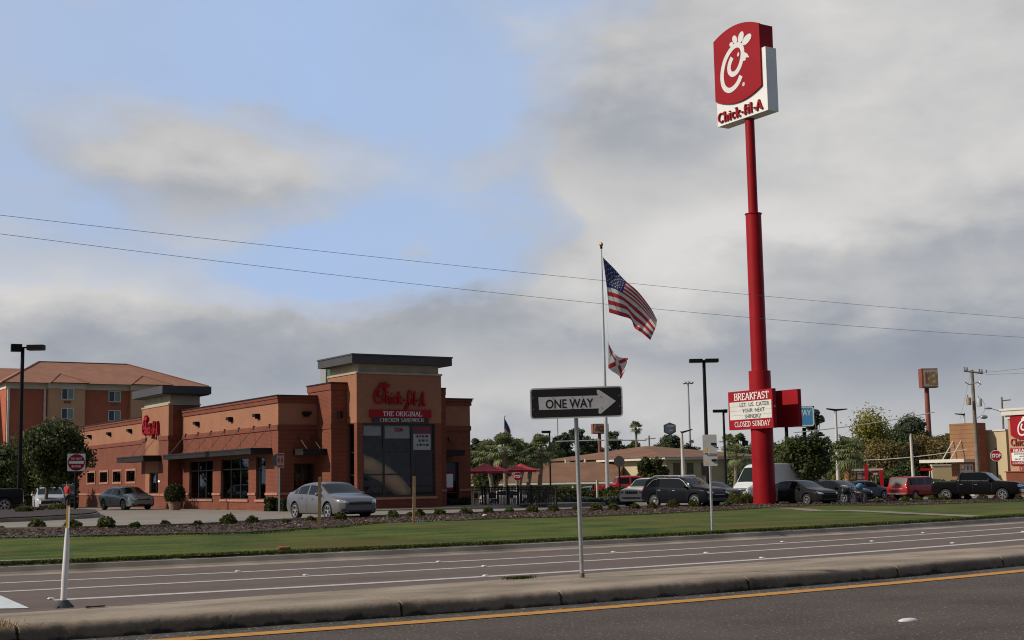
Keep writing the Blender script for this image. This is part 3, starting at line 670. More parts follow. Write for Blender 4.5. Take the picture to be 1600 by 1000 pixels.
# pale gravel strips by the building and beds
M_grav = leaf_mat('river gravel', (.16, .11, .08), (.5, .4, .32), 3.)
def gravel(poly, n_, name='gravel'):
    P = [G(*p) for p in poly]; xs_ = [p.x for p in P]; ys_ = [p.y for p in P]
    e = P; pts = []
    while len(pts) < n_:
        a, b, c = rng.sample(range(len(P)), 3) if len(P) > 4 else (0, 1, 2)
        a = 0; k = rng.randrange(1, len(P) - 1); r1, r2 = rng.random(), rng.random()
        if r1 + r2 > 1: r1, r2 = 1 - r1, 1 - r2
        p = P[0] + (P[k] - P[0]) * r1 + (P[k + 1] - P[0]) * r2; pts.append((p.x, p.y, zg(p.x, p.y) + .03 + rng.random() * .04))
    C = np.array(pts); A = rvec(n_); Bv = np.cross(A, rvec(n_)); s = nrg.uniform(.03, .07, n_)[:, None]
    return quads_np(C, A * s, Bv * s, name, M_grav, nrg.random(n_))
gravel([(575, 794), (735, 792), (735, 789.5), (575, 790.5)], 1500)
gravel([(872, 790), (945, 789), (990, 786), (960, 783), (880, 784)], 2200)
# dry weeds at the left end of the median
M_weed = leaf_mat('dry weeds', (.08, .05, .02), (.3, .2, .08), 2.)
n_ = 600; p0 = g0(-30, 985, .16); x = p0.x + nrg.normal(0, .16, n_); y = p0.y + nrg.normal(-.1, .25, n_)
Bv = np.stack([nrg.normal(0, .5, n_), nrg.normal(0, .5, n_), np.ones(n_)], 1) * .022; A = rvec(n_) * .003
quads_np(np.stack([x, y, np.full(n_, .2)], 1) + Bv, A, Bv, 'dry_weeds', M_weed, nrg.random(n_))
# tuft on the median
p0 = g0(812, 904, .2); n_ = 260; Bv = np.stack([nrg.normal(0, .5, n_), nrg.normal(0, .5, n_), np.ones(n_)], 1) * .018; A = rvec(n_) * .006
quads_np(np.stack([p0.x + nrg.normal(0, .13, n_), p0.y + nrg.normal(0, .04, n_), np.full(n_, .205)], 1) + Bv * .6, A, Bv, 'weed_tuft', M_blade, nrg.random(n_))
# raised pavement markers
M_rpm = mat('marker white', (.62, .62, .6), .35, var=0)
names = {1: 'furthest white line', 2: 'middle white line', 3: 'nearest white line'}
def rpm(px, py, label, big=1.):
    p = g0(px, py, .008); mb = MB(); F = FY(0); w = .05 * big
    v = [(-w, -w, 0), (w, -w, 0), (w, w, 0), (-w, w, 0), (-w * .55, -w * .75, .018), (w * .55, -w * .75, .018), (w * .55, w * .75, .018), (-w * .55, w * .75, .018)]
    mb.add(v, [(0, 1, 5, 4), (1, 2, 6, 5), (2, 3, 7, 6), (3, 0, 4, 7), (4, 5, 6, 7)])
    o = mb.build('pavement_marker', M_rpm); o.location = (p.x, p.y, .012); tag(o, label, 'road marker', 'raised markers along the white road lines')
for px, py, li, w in [(478, 899, 2, 'below the silver car'), (686, 878, 1, 'right of the right wooden stake'), (757, 885, 2, 'left of the one way sign post'), (759, 900, 3, 'just left of the one way sign post'),
                      (959, 863, 1, 'right of the one way sign post'), (1104, 864, 2, 'below the back-facing parking sign'), (1191, 872, 3, 'below the red pylon'), (1223, 847, 1, 'below the red pylon'),
                      (1363, 846, 2, 'towards the right side'), (1489, 849, 3, 'towards the right edge'), (1443, 833, 1, 'below the black pickup'), (1599, 831, 2, 'at the right edge of the photo')]:
    rpm(px, py, 'small white marker on the %s, %s' % (names[li], w))
rpm(372, 893, 'small white raised marker on the furthest white line, left of the silver car'); rpm(80, 936, 'small white raised marker on the nearest white line, left of the white delineator')
p = g0(1419, 970, 0); mb = MB(); mb.lathe((0, 0, 0), [(.1, 0), (.098, .008), (.07, .022), (.035, .028), (0, .029)], 14)
o = mb.build('ceramic_road_stud', M_rpm, smooth=50); o.location = (p.x, p.y, .001); o.scale = (1.35, .8, 1); tag(o, 'white round ceramic stud alone on the near grey road', 'road stud')
# ============================================================ buildings
M_brick = brick_mat('red brick', (.205, .040, .016), (.155, .030, .012), (.20, .08, .045))
M_brick2 = brick_mat('dark brick band', (.20, .042, .018), (.17, .036, .016), (.17, .06, .035))
M_stucco = brick_mat('salmon brick', (.34, .142, .072), (.30, .125, .062), (.32, .15, .09), var=.12)
M_course = mat('cast stone course', (.38, .17, .11), .85, var=.15, scale=2)
M_beige = mat('beige stone band', (.38, .33, .24), .85, var=.12, scale=1.5)
M_capm = mat('dark bronze metal', (.018, .016, .016), .6, var=.15, scale=1, spec=.2)
M_grey = mat('grey fascia metal', (.048, .046, .048), .6, var=.1, scale=1.)
M_alu = mat('dark window frame', (.018, .018, .02), .4, var=.1, scale=2)
M_glass = glass_mat('shop glass', .93)
M_shade = mat('roller shade', (.5, .53, .5), .9, var=.08, scale=2)
M_inside = mat('dim interior', (.16, .12, .09), .95, var=.3, scale=1.5)
M_rod = mat('rod metal', (.08, .04, .028), .5, var=.1, scale=4)
M_red = mat('sign red', (.30, .011, .018), .55, var=.05, scale=1., spec=.12)
M_redd = mat('sign red deep', (.22, .01, .018), .4, var=.05, scale=1.)
M_white = mat('sign white', (.74, .74, .72), .45, var=.04, scale=1.5)
M_black = mat('sign black', (.018, .018, .02), .5, var=.1, scale=2)
M_lamp = mat('lamp dark metal', (.010, .010, .010), .6, var=.1, scale=3, spec=.12)
M_gal = mat('galvanised steel', (.42, .43, .44), .42, metal=.55, var=.14, scale=7)
M_alum = mat('sign aluminium', (.5, .5, .5), .45, metal=.4, var=.1, scale=5)

BZ = .15     # floor level of the restaurant
bld = thing('restaurant_building', 'long red brick fast food restaurant with a square entrance tower and flat dark canopies', 'restaurant', (35.3, 90, BZ))
X0, X1, Y0, Y1 = 29.1, 41.46, 70.0, 111.3; ZT = 6.5
def S(F, lst, name, m, par=bld):
    mb = MB()
    for q in lst: mb.fbox(F, *q)
    return mb.build(name, m, par)
FL = FX(X0); FFr = FY(Y0)          # FL: u = -Y
# openings of the long wall
W1 = (-84.67, -80.35, .78, 3.2); W2 = (-78.96, -74.41, .78, 3.2); W3 = (-73.25, -71.79, .78, 3.2)
sw = []
for a, b, c, d in [(137, 149, 728, 745), (156.5, 169, 727.5, 745), (177, 190, 726.5, 744), (198, 212, 724, 742)]:
    p = atX(a, d, X0); q = atX(b, c, X0); sw.append((-p.y, -q.y, 2.0, 2.78))
mb = MB()
wall(mb, FL, -Y1, -Y0, -.3, 4.7, .35, [W1, W2, W3] + sw)
# front, left bay with the door recess and right bay with the glass door
DOOR = (30.05, 31.40, -.3, 2.75); DR = (39.35, 40.62, -.3, 2.75)
wall(mb, FFr, X0 + .35, 31.42, -.3, 4.7, .35, [(DOOR[0], 31.42, -.3, 2.75)])
wall(mb, FFr, 38.69, X1, -.3, 4.7, .35, [DR])
wall(mb, Frame((X1, Y0, 0), (0, 1, 0), (0, 0, 1)), .35, Y1 - Y0, -.3, 4.7, .35)
wall(mb, Frame((X1, Y1, 0), (-1, 0, 0), (0, 0, 1)), .35, X1 - X0 - .35, -.3, 4.7, .35)
mb.build('brick_wall', M_brick, bld)
mb = MB()
for F, a, b in ((FL, -Y1, -Y0), (FFr, X0 + .35, X1), (Frame((X1, Y0, 0), (0, 1, 0), (0, 0, 1)), .35, Y1 - Y0), (Frame((X1, Y1, 0), (-1, 0, 0), (0, 0, 1)), .35, X1 - X0 - .35)):
    wall(mb, F, a, b, 4.7, 6.15, .35)
mb.build('upper_wall', M_stucco, bld)
mb = MB()
mb.fbox(FL, -Y1 - .04, -Y0 + .04, 4.62, 4.9, .002, .06); mb.fbox(FFr, X0 - .0, X1 + .04, 4.62, 4.9, .002, .06)
mb.fbox(FL, -Y1 - .06, -Y0 + .09, 6.12, 6.36, .002, .07); mb.fbox(FFr, X0, X1 + .08, 6.12, 6.36, .002, .07)
mb.fbox(FL, -Y1 - .1, -Y0 + .14, 6.36, 6.5, .002, .12); mb.fbox(FFr, X0, X1 + .12, 6.36, 6.5, .002, .12)
mb.box(X1 - .002, Y0, 6.12, X1 + .08, Y1, 6.5)
mb.build('brick_course', M_brick2, bld)
mb = MB(); mb.fbox(FL, -Y1 - .16, -Y0 + .18, 6.5, 6.56, -.4, .17); mb.fbox(FFr, X0 + .4, X1 + .18, 6.5, 6.56, -.4, .17); mb.box(X1 - .4, Y0 + .4, 6.5, X1 + .17, Y1, 6.56)
mb.box(X0 + .3, Y0 + .3, 6.0, X1 - .3, Y1, 6.1)
mb.build('roof', M_capm, bld)
# water table and sills
for F_, a, b in ((FL, -Y1 - .05, -92.1), (FL, -85.9, W1[0]), (FL, W1[1], W2[0]), (FL, W2[1], W3[0]), (FL, W3[1], -Y0 + .05), (FFr, X0, DOOR[0] - .02), (FFr, DR[1] + .02, X1 + .05)):
    MB().fbox(F_, a, b, 1.02, 1.16, .002, .06).build('water_table', M_course, bld)
M_bulb = mat('lamp lens', (.9, .8, .6), .4, var=0, emit=1.5)
def window(F, u0, u1, v0, v1, muls=(), trans=(), fr=.07, rec=.12, shade=None, sill=True, par=bld, name='window', inside=1.4, gm=None, trim=None):
    mb = MB(); n0, n1 = -rec - .05, -rec + .02
    mb.fbox(F, u0, u1, v0, v0 + fr, n0, n1); mb.fbox(F, u0, u1, v1 - fr, v1, n0, n1)
    mb.fbox(F, u0, u0 + fr, v0 + fr, v1 - fr, n0, n1); mb.fbox(F, u1 - fr, u1, v0 + fr, v1 - fr, n0, n1)
    for u in muls: mb.fbox(F, u - fr * .6, u + fr * .6, v0 + fr, v1 - fr, n0 + .002, n1 + .003)
    for v in trans: mb.fbox(F, u0 + fr, u1 - fr, v - fr * .45, v + fr * .45, n0 + .004, n1 - .004)
    w = mb.build(name, M_alu, par)
    MB().fbox(F, u0 + fr * .5, u1 - fr * .5, v0 + fr * .5, v1 - fr * .5, n0 + .02, n0 + .026).build('pane', gm or M_glass, w)
    if shade:
        for (a, b, c) in shade: MB().fbox(F, a, b, c, v1 - fr, n0 - .12, n0 - .1).build('shade', M_shade, w)
    if inside: MB().fbox(F, u0 - .1, u1 + .1, v0 - .1, v1 + .1, -inside - .05, -inside).build('interior', M_inside, w)
    if sill: MB().fbox(F, u0 - .06, u1 + .06, v0 - .13, v0 - .002, -.1, .08).build('sill', M_course, w)
    if trim:
        m_ = MB(); t = .14
        m_.fbox(F, u0 - t, u1 + t, v0 - t, v0, -.05, .05); m_.fbox(F, u0 - t, u1 + t, v1, v1 + t, -.05, .05); m_.fbox(F, u0 - t, u0, v0, v1, -.05, .05); m_.fbox(F, u1, u1 + t, v0, v1, -.05, .05)
        m_.build('sill', trim, w)
    return w
window(FL, *W1, muls=[-83.2, -81.8], trans=[2.55], shade=[(-83.1, -81.9, 2.6), (-81.7, -80.45, 2.6)])
window(FL, *W2, muls=[-77.45, -75.9], trans=[2.55], shade=[(-78.85, -77.5, 2.6), (-77.35, -76., 2.6), (-75.8, -74.5, 2.6)])
window(FL, *W3, muls=[-72.9], trans=[2.55], shade=[(-72.85, -71.85, 2.6)])
for q in sw: window(FL, *q, fr=.05, rec=.1, sill=False, inside=.6, trim=M_course)
# pendants glowing inside the dining windows
for (y, z) in ((-77.9, 2.2), (-75.6, 2.25), (-82.4, 2.1)):
    mb = MB(); p = FL.p(y, z, -.8); mb.ell(p, .11, .11, .13, 8, 6); mb.build('pendant_lamp', mat('pendant red', (.6, .08, .03), .5, var=0, emit=.5), bld, 50)
# front door in the shaded bay
w = window(FFr, DOOR[0], 31.42, .0, 2.75, muls=[30.72], fr=.09, rec=.5, sill=False, inside=1.5, name='door')
MB().fbox(FFr, 30.6, 30.63, .9, 1.4, -.46, -.42).build('handle', M_gal, w)
w = window(FFr, DR[0], DR[1], .0, 2.75, muls=[], trans=[.95], fr=.09, rec=.15, sill=False, inside=1.6, name='door')
mb = MB(); mb.fbox(FFr, 39.5, 40.3, 1.25, 2.05, -.13, -.125, 0); mb.fbox(FFr, 39.5, 40.3, 1.05, 1.24, -.13, -.124, 1); mb.fbox(FFr, 39.5, 40.3, 2.06, 2.2, -.13, -.124, 1)
mb.build('poster', [M_white, M_red], w)
# wall packs (downlights)
def wallpack(F, u, v, k=1.):
    mb = MB(); mb.fbox(F, u - .22 * k, u + .22 * k, v - .06, v + .12, .002, .3); mb.fbox(F, u - .15 * k, u + .15 * k, v - .16, v - .062, .002, .16)
    mb.build('wall_light', M_lamp, bld)
for px, py in [(310, 662), (362, 655), (404, 650), (142, 682), (172.6, 678), (205, 673)]:
    p = atX(px, py, X0); wallpack(FL, -p.y, p.z)
wallpack(FFr, 30.75, 5.52); 
# canopies
def canopy(F, u0, u1, v0, v1, n, rods, name='canopy', rodlen=1.25, thin=True):
    mb = MB(); mb.fbox(F, u0, u1, v0, v1, .01, n); mb.fbox(F, u0 - .03, u1 + .03, v1 - .06, v1 + .03, .012, n + .03)
    c = mb.build(name, M_capm, bld)
    for u in rods:
        m_ = MB(); m_.tube([F.p(u, v1 + .03, n - .15), F.p(u, v1 + rodlen, .08)], .022, 5); m_.fbox(F, u - .06, u + .06, v1 + rodlen - .1, v1 + rodlen + .12, .002, .1)
        m_.build('hanger_rod', M_rod, c)
    return c
canopy(FL, -86.15, -70.9, 3.32, 3.62, 1.25, [-85.3 + 2.36 * i for i in range(7)])
canopy(FFr, 30.0, 31.4, 3.2, 3.5, 1.35, [30.3, 31.1], rodlen=.75)
canopy(FFr, 38.75, 40.3, 3.1, 3.4, 1.3, [39.0, 40.0], rodlen=.7)
# drive-through tower on the long wall
TX = 28.2; TY0, TY1 = 86.2, -0.
TY1 = atX(222, 660, TX).y
p = atX(233, 771, TX); q_ = atX(250.5, 745, TX); SWI = (-p.y, -q_.y, 1.15, 2.55)
FT = FX(TX)
DP = (-atX(239, 700, TX).y, -atX(255, 700, TX).y)     # smooth recessed pilaster above the hatch
DP = (-91.0, -88.2)
mb = MB(); wall(mb, FT, -TY1, -TY0, -.3, 1.05, .3); mb.build('brick_base', M_brick, bld)
mb = MB(); wall(mb, FT, -TY1, DP[0], 1.05, 4.9, .3); mb.build('brick_pier', M_brick, bld)
mb = MB(); wall(mb, FT, DP[1], -TY0, 1.05, 4.9, .3)
wall(mb, FY(TY0), TX + .3, X0, -.3, 4.9, .3); mb.build('brick_pier', M_brick, bld)
mb = MB(); wall(mb, FT, -TY1, -TY0, 4.9, 6.9, .3); wall(mb, FT, DP[0], DP[1], 1.05, 4.9, .3, [SWI])
mb.build('tower_wall', M_stucco, bld)
mb = MB(); mb.fbox(FT, -TY1, DP[0], 4.62, 4.9, .002, .05); mb.fbox(FT, DP[1], -TY0 + .05, 4.62, 4.9, .002, .05); mb.fbox(FY(TY0), TX, X0, 4.62, 4.9, .002, .05); mb.build('brick_course', M_brick2, bld)
mb = MB(); wall(mb, FY(TY0), TX + .3, 30.3, 4.9, 6.9, .3); wall(mb, Frame((30.3, TY0, 0), (0, 1, 0), (0, 0, 1)), .3, TY1 - TY0, 5.5, 6.9, .3); mb.build('tower_side', M_brick2, bld)
mb = MB(); mb.box(TX - .05, TY0 - .05, 6.9, 30.35, TY1 + .05, 7.0); mb.box(TX + .12, TY0 + .12, 7.0, 30.2, TY1 - .1, 7.62); mb.build('tower_band', M_beige, bld)
mb = MB(); mb.fbox(FT, -TY1 - .02, -TY0 + .06, 1.0, 1.14, .002, .06); mb.fbox(FY(TY0), TX, X0, 1.0, 1.14, .002, .06); mb.build('water_table', M_course, bld)
mb = MB(); mb.box(TX - .6, TY0 - .5, 7.62, 30.9, TY1 + .4, 8.12); mb.box(TX - .5, TY0 - .4, 7.56, 30.8, TY1 + .3, 7.62); mb.build('tower_cap', M_grey, bld)
window(FT, *SWI, muls=[(SWI[0] + SWI[1]) / 2], fr=.06, rec=.12, inside=.9, name='service_window')
MB().ell(FT.p(-87.75, 1.95, .1), .06, .06, .06, 8, 6).build('wall_light', M_bulb, bld, 60)
canopy(FT, -93.6, -87.6, 3.28, 3.62, 1.2, [-90.8, -88.6], rodlen=1.2)

# entrance tower
A0, A1, AY, AB = 32.41, 37.70, 66.87, 70.6
FA = FY(AY); FAL = FX(A0)
WN = (32.75, 37.3, .8, 4.86)
mb = MB(); wall(mb, FA, A0, A1, -.3, 4.9, .3, [WN]); wall(mb, FAL, -AB, -AY - .3, -.3, 4.9, .3, [(-68.02, -67.25, .8, 4.86)]); wall(mb, Frame((A1, AY, 0), (0, 1, 0), (0, 0, 1)), .3, AB - AY, -.3, 4.9, .3)
mb.build('brick_pier', M_brick, bld)
mb = MB(); wall(mb, FA, A0 - .02, A1 + .02, 4.9, 7.6, .3); wall(mb, FX(A0 - .02), -AB, -AY - .3, 4.9, 7.6, .3); wall(mb, Frame((A1 + .02, AY, 0), (0, 1, 0), (0, 0, 1)), .3, AB - AY, 4.9, 7.6, .3); wall(mb, Frame((A1, AB, 0), (-1, 0, 0), (0, 0, 1)), 0, A1 - A0, 6., 7.6, .3)
mb.build('tower_wall', M_stucco, bld)
mb = MB(); mb.box(A0 - .07, AY - .07, 7.6, A1 + .07, AB + .05, 7.7); mb.box(A0 + .1, AY + .1, 7.7, A1 - .1, AB - .1, 8.15); mb.build('tower_band', M_beige, bld)
mb = MB(); mb.box(A0 - .5, AY - .45, 8.15, A1 + .5, AB + .35, 8.58); mb.box(A0 - .54, AY - .49, 8.58, A1 + .54, AB + .4, 8.66); mb.build('tower_cap', M_grey, bld)
def ux(px, Y=AY): return atY(px, 700, Y).x
tw = window(FA, *WN, muls=[ux(601), ux(645)], trans=[2.05, 3.28], fr=.1, rec=.12, inside=None, name='window')
mb = MB(); mb.box(A0 + .35, AY + 3.2, .2, A1 - .35, AY + 3.25, 4.8); mb.box(A0 + .35, AY + .35, .15, A1 - .35, AY + 3.2, .2); mb.box(A0 + .35, AY + .35, 4.82, A1 - .35, AY + 3.2, 4.86); mb.build('interior', M_inside, tw)
w = window(FAL, -68.02, -67.25, .8, 4.86, trans=[3.28, 2.05], fr=.06, rec=.1, inside=None, sill=False, name='side_window')
# things seen through the big window: play slide, painted board reflection, house number
M_slide = mat('tan slide plastic', (.75, .5, .28), .5, var=.1, scale=2)
pts = [(A0 + .45, AY + .95, 2.75), (33.5, AY + .95, 2.6), (34.5, AY + .95, 2.1), (35.3, AY + .95, 1.5), (35.9, AY + .95, .8), (36.1, AY + .95, .3)]
mb = MB(); mb.tube(pts, .5, 12); solo(mb, 'play_slide', 'curved tan play slide behind the big tower window', 'slide', M_slide, smooth=60)
mb = MB(); mb.fbox(FA, ux(649), ux(676), 3.4, 4.72, -.24, -.235, 0); mb.fbox(FA, ux(649), ux(676), 4.3, 4.74, -.236, -.23, 1)
mb.build('poster', [M_white, M_red], tw)  # panel painted as the message board mirrored in the glass
mb = MB(); fp = Frame(FA.p(0, 0, -.23), (1, 0, 0), (0, 0, 1)); k = 0
for zz, segs in ((4.10, ((.18, .30), (.36, .44), (.5, .62), (.68, .86))), (3.86, ((.3, .42), (.48, .66), (.74, .84))), (3.62, ((.2, .28), (.34, .52), (.58, .66), (.72, .9)))):
    for a_, b_1 in segs: mb.fbox(FA, ux(649) + a_ * 1.1, ux(649) + b_1 * 1.1, zz, zz + .13, -.229, -.226)
mb.build('lettering', M_black, tw)
mb = MB(); sans(mb, FA, '3200', ux(625), 4.42, .2, .55, .04, n=-.14, dep=.01); mb.build('house_number', M_red, tw)
mb = MB(); mb.fbox(FA, ux(602), ux(644), 4.05, 4.76, -.28, -.27); mb.build('shade', M_shade, tw); mb = MB(); mb.fbox(FA, ux(568), ux(599), 4.2, 4.76, -.28, -.27); mb.build('shade', M_shade, tw)
# brick shoulders either side of the tower
for a, b, t in ((31.42, 32.41, 7.12), (37.70, 38.69, 6.95)):
    mb = MB(); mb.box(a, 68.08, -.3, b - .002, 71.2, t - .35); mb.build('brick_pier', M_brick, bld)
    mb = MB(); mb.box(a - .05, 68.03, t - .35, b - .002, 71.25, t); mb.box(a - .04, 68.04, 4.62, b - .003, 70., 4.9); mb.build('brick_course', M_brick2, bld)
    mb = MB(); mb.box(a - .09, 67.99, t, b - .001, 71.3, t + .07); mb.build('roof', M_capm, bld)
    mb = MB(); F = FY(68.08); c = (a + b) / 2; mb.fbox(F, c - .1, c + .1, 5.2, 5.55, .002, .25); mb.build('wall_light', M_lamp, bld)
    mb = MB(); mb.box(a - .05, 68.03, 1.02, b - .004, 68.5, 1.16); mb.build('water_table', M_course, bld)
# script sign: emblem then flowing letters
SCRIPT = [  # x, y in letter heights (script after the emblem)
 [(0, 0), (.04, 1.0)], [(.04, .42), (.2, .6), (.3, .5), (.3, .02), (.36, 0)],                     # h
 [(.52, .55), (.5, .02)], [(.52, .78), (.53, .86)],                                                # i
 [(.98, .5), (.86, .6), (.72, .45), (.7, .2), (.82, .02), (.98, .1)],                              # c
 [(1.14, 1.0), (1.1, .02)], [(1.42, .58), (1.16, .3), (1.44, .0)],                                 # k
 [(1.55, .32), (1.78, .34)],                                                                       # -
 [(2.28, .98), (2.14, 1.08), (2.04, .9), (2.0, .2), (1.94, -.25), (1.8, -.38), (1.76, -.22), (1.9, -.02), (2.2, .1)],  # f
 [(2.36, .55), (2.34, .02)], [(2.36, .78), (2.37, .86)],                                           # i
 [(2.6, 1.05), (2.56, .06), (2.66, .0)], [(2.74, .32), (2.96, .34)],                               # l -
 [(3.0, -.16), (3.16, .05), (3.34, .95), (3.42, .0), (3.6, -.02)], [(3.12, .3), (3.44, .32)]]      # A
def smoothp(P, k=3):
    Q = []
    for i in range(len(P) - 1):
        p0, p1, p2, p3 = P[max(i - 1, 0)], P[i], P[i + 1], P[min(i + 2, len(P) - 1)]
        for t in [a / k for a in range(k)]:
            Q.append(tuple(.5 * (2 * p1[j] + (p2[j] - p0[j]) * t + (2 * p0[j] - 5 * p1[j] + 4 * p2[j] - p3[j]) * t * t + (-p0[j] + 3 * p1[j] - 3 * p2[j] + p3[j]) * t ** 3) for j in (0, 1)))
    return Q + [P[-1]]
def script_sign(F, uc, v, H, m=M_red, par=bld, thick=.17, dep=.1):
    """H: emblem height, uc: left edge"""
    mb = MB(); emblem(mb, F, uc + H * .3, v + H * .44, H * .88, w=.085, n=.03, dep=dep)
    k = H * .46
    for i, P in enumerate(SCRIPT):
        mb.stroke(F, [(uc + H * .52 + x * k, v + H * .02 + y * k) for x, y in smoothp(P)], thick * k, thick * k, .03, .03 + dep + .003 * (i % 7))
    return mb.build('script_lettering', m, par)
u_ = ux(583); script_sign(FA, u_, 5.92, 1.5, thick=.13)
mb = MB(); mb.fbox(FA, ux(577), ux(673), 5.2, 5.62, .002, .12, 0); mb.fbox(FA, ux(581), ux(669), 4.92, 5.2, .002, .1, 1)
sg = mb.build('sign_board', [M_red, M_black], bld)
mb = MB(); serif(mb, Frame(FA.p(0, 0, .12), (1, 0, 0), (0, 0, 1)), 'THE ORIGINAL', ux(628), 5.27, .26, 2.45, .12, .07); mb.build('lettering', M_white, sg)
mb = MB(); serif(mb, Frame(FA.p(0, 0, .10), (1, 0, 0), (0, 0, 1)), 'CHICKEN SANDWICH', ux(627), 4.97, .18, 2.75, .1, .08); mb.build('lettering', M_white, sg)
# script on the drive-through tower (wall runs into depth)
script_sign(FT, -TY1 + .5, 5.1, 1.6, thick=.15, dep=.14)

# ------------------------------------------------------------ hotel far behind
HY = 210.; FH = FY(HY)
hot = thing('hotel_building', 'four storey tan and red brick hotel under a wide orange hip roof', 'hotel', (58, HY, 0))
M_hb = brick_mat('hotel red brick', (.48, .125, .065), (.44, .115, .06), (.46, .15, .09), var=.12)
M_ht = mat('hotel tan', (.60, .33, .19), .9, var=.06, scale=.4)
M_hr = mat('orange shingle roof', (.32, .145, .088), .85, var=.1, scale=.6)
M_hw = mat('hotel trim', (.72, .66, .58), .8, var=.06, scale=1)
hx = lambda px: atY(px, 650, HY).x
xa, xb, x72, x130, x202 = hx(9), hx(312), hx(73), hx(130), hx(202)
mb = MB(); mb.box(xa, HY, -1, xb, HY + 17, 17.5); mb.build('wall', M_hb, hot)
mb = MB(); mb.box(x72, HY - .9, -1, x130, HY - .002, 16.7); mb.box(x202, HY - .9, -1, hx(260), HY - .002, 16.7); mb.box(hx(75), HY - .95, 6, hx(78), HY - .9, 16.7); mb.build('bay', M_ht, hot)
mb = MB(); mb.box(xa - .1, HY - .15, 16.6, xb + .1, HY + 17.1, 17.5); mb.box(x72 - .1, HY - 1.0, 16.7, x130 + .1, HY - .16, 17.48); mb.box(x202 - .1, HY - 1., 16.7, hx(260) + .1, HY - .16, 17.48); mb.build('eaves', M_hw, hot)
mb = MB()
e = .9; a, b, c, d = (xa - e, HY - 1.6, 17.45), (xb + e, HY - 1.6, 17.45), (xb + e, HY + 18.6, 17.45), (xa - e, HY + 18.6, 17.45)
r0, r1 = (hx(80), HY + 8.5, 21.5), (hx(222), HY + 8.5, 21.5)
mb.add([a, b, c, d, r0, r1], [(0, 1, 5, 4), (1, 2, 5), (2, 3, 4, 5), (3, 0, 4), (3, 2, 1, 0)])
for l, m_, r_ in ((hx(73), hx(97), hx(134)), (hx(199), hx(227), hx(264))):
    z = 17.5; mb.add([(l, HY - 2.2, z), (r_, HY - 2.2, z), (m_, HY + 1.7, 19.12), (l, HY - 1.0, z), (r_, HY - 1.0, z)], [(0, 1, 2), (0, 2, 3), (1, 4, 2), (0, 3, 4, 1)])
mb.build('roof', M_hr, hot)
mb = MB(); mb.tube([a, r0], .16, 4); mb.tube([b, r1], .16, 4); mb.tube([r0, r1], .16, 4)
for l, m_, r_ in ((hx(73), hx(97), hx(134)), (hx(199), hx(227), hx(264))): mb.tube([(l, HY - 2.25, 17.5), (m_, HY + 1.7, 19.15), (r_, HY - 2.25, 17.5)], .07, 4)
mb.build('ridge_trim', mat('ridge shingle', (.2, .07, .04), .9), hot)
for px in (67.5, 10.5): mb = MB(); mb.box(hx(px), HY - .3, -1, hx(px) + .3, HY - .05, 16.7); mb.build('downpipe', M_hw, hot)
def hwin(x0, x1, z0, z1, y):
    F = FY(y); mb = MB(); mb.fbox(F, x0 - .12, x1 + .12, z0 - .12, z0, .002, .12); mb.fbox(F, x0 - .12, x1 + .12, z1, z1 + .12, .002, .12); mb.fbox(F, x0 - .12, x0, z0, z1, .002, .12); mb.fbox(F, x1, x1 + .12, z0, z1, .002, .12); mb.fbox(F, (x0 + x1) / 2 - .06, (x0 + x1) / 2 + .06, z0, z1, .002, .1)
    w = mb.build('window', M_hw, hot)
    MB().fbox(F, x0, (x0 + x1) / 2 - .06, z0, z1, .002, .03).build('pane', M_hg, w)
    MB().fbox(F, (x0 + x1) / 2 + .06, x1, z0, z1, .002, .03).build('curtained_pane', M_hg2, w)
M_hg = mat('hotel glass', (.03, .045, .045), .08, var=.1, scale=1); M_hg2 = mat('hotel curtain glass', (.2, .27, .25), .2, var=.1, scale=1)
for px0, px1, y in ((94, 111, HY - .9), (170, 187, HY)):
    for zt in (16.75 - .0, 13.75, 10.75, 7.75):
        z1 = zt - .15 if y < HY else zt - .35
        hwin(hx(px0), hx(px1), z1 - 1.5, z1, y)
        mb = MB(); mb.fbox(FY(y), hx(px0) + .3, hx(px1) - .3, z1 - 2.15, z1 - 1.8, .002, .06); mb.build('vent_grille', mat('vent tan', (.2, .1, .06), .8), hot)
hwin(hx(223) , hx(236), 14.6 + 1.3, 16.5, HY - .9)
# left wing going back
mb = MB(); mb.box(xa - 14, HY + 6, -1, xa - .01, HY + 30, 17.2); mb.build('wing_wall', M_ht, hot)
mb = MB(); mb.add([(xa - 15, HY + 5, 17.2), (xa + 1, HY + 5, 17.2), (xa + 1, HY + 31, 17.2), (xa - 15, HY + 31, 17.2), (xa - 1., HY + 15, 20.9), (xa + 6, HY + 15, 20.9)], [(0, 1, 5, 4), (1, 2, 5), (2, 3, 4, 5), (3, 0, 4)]); mb.build('wing_roof', M_hr, hot)

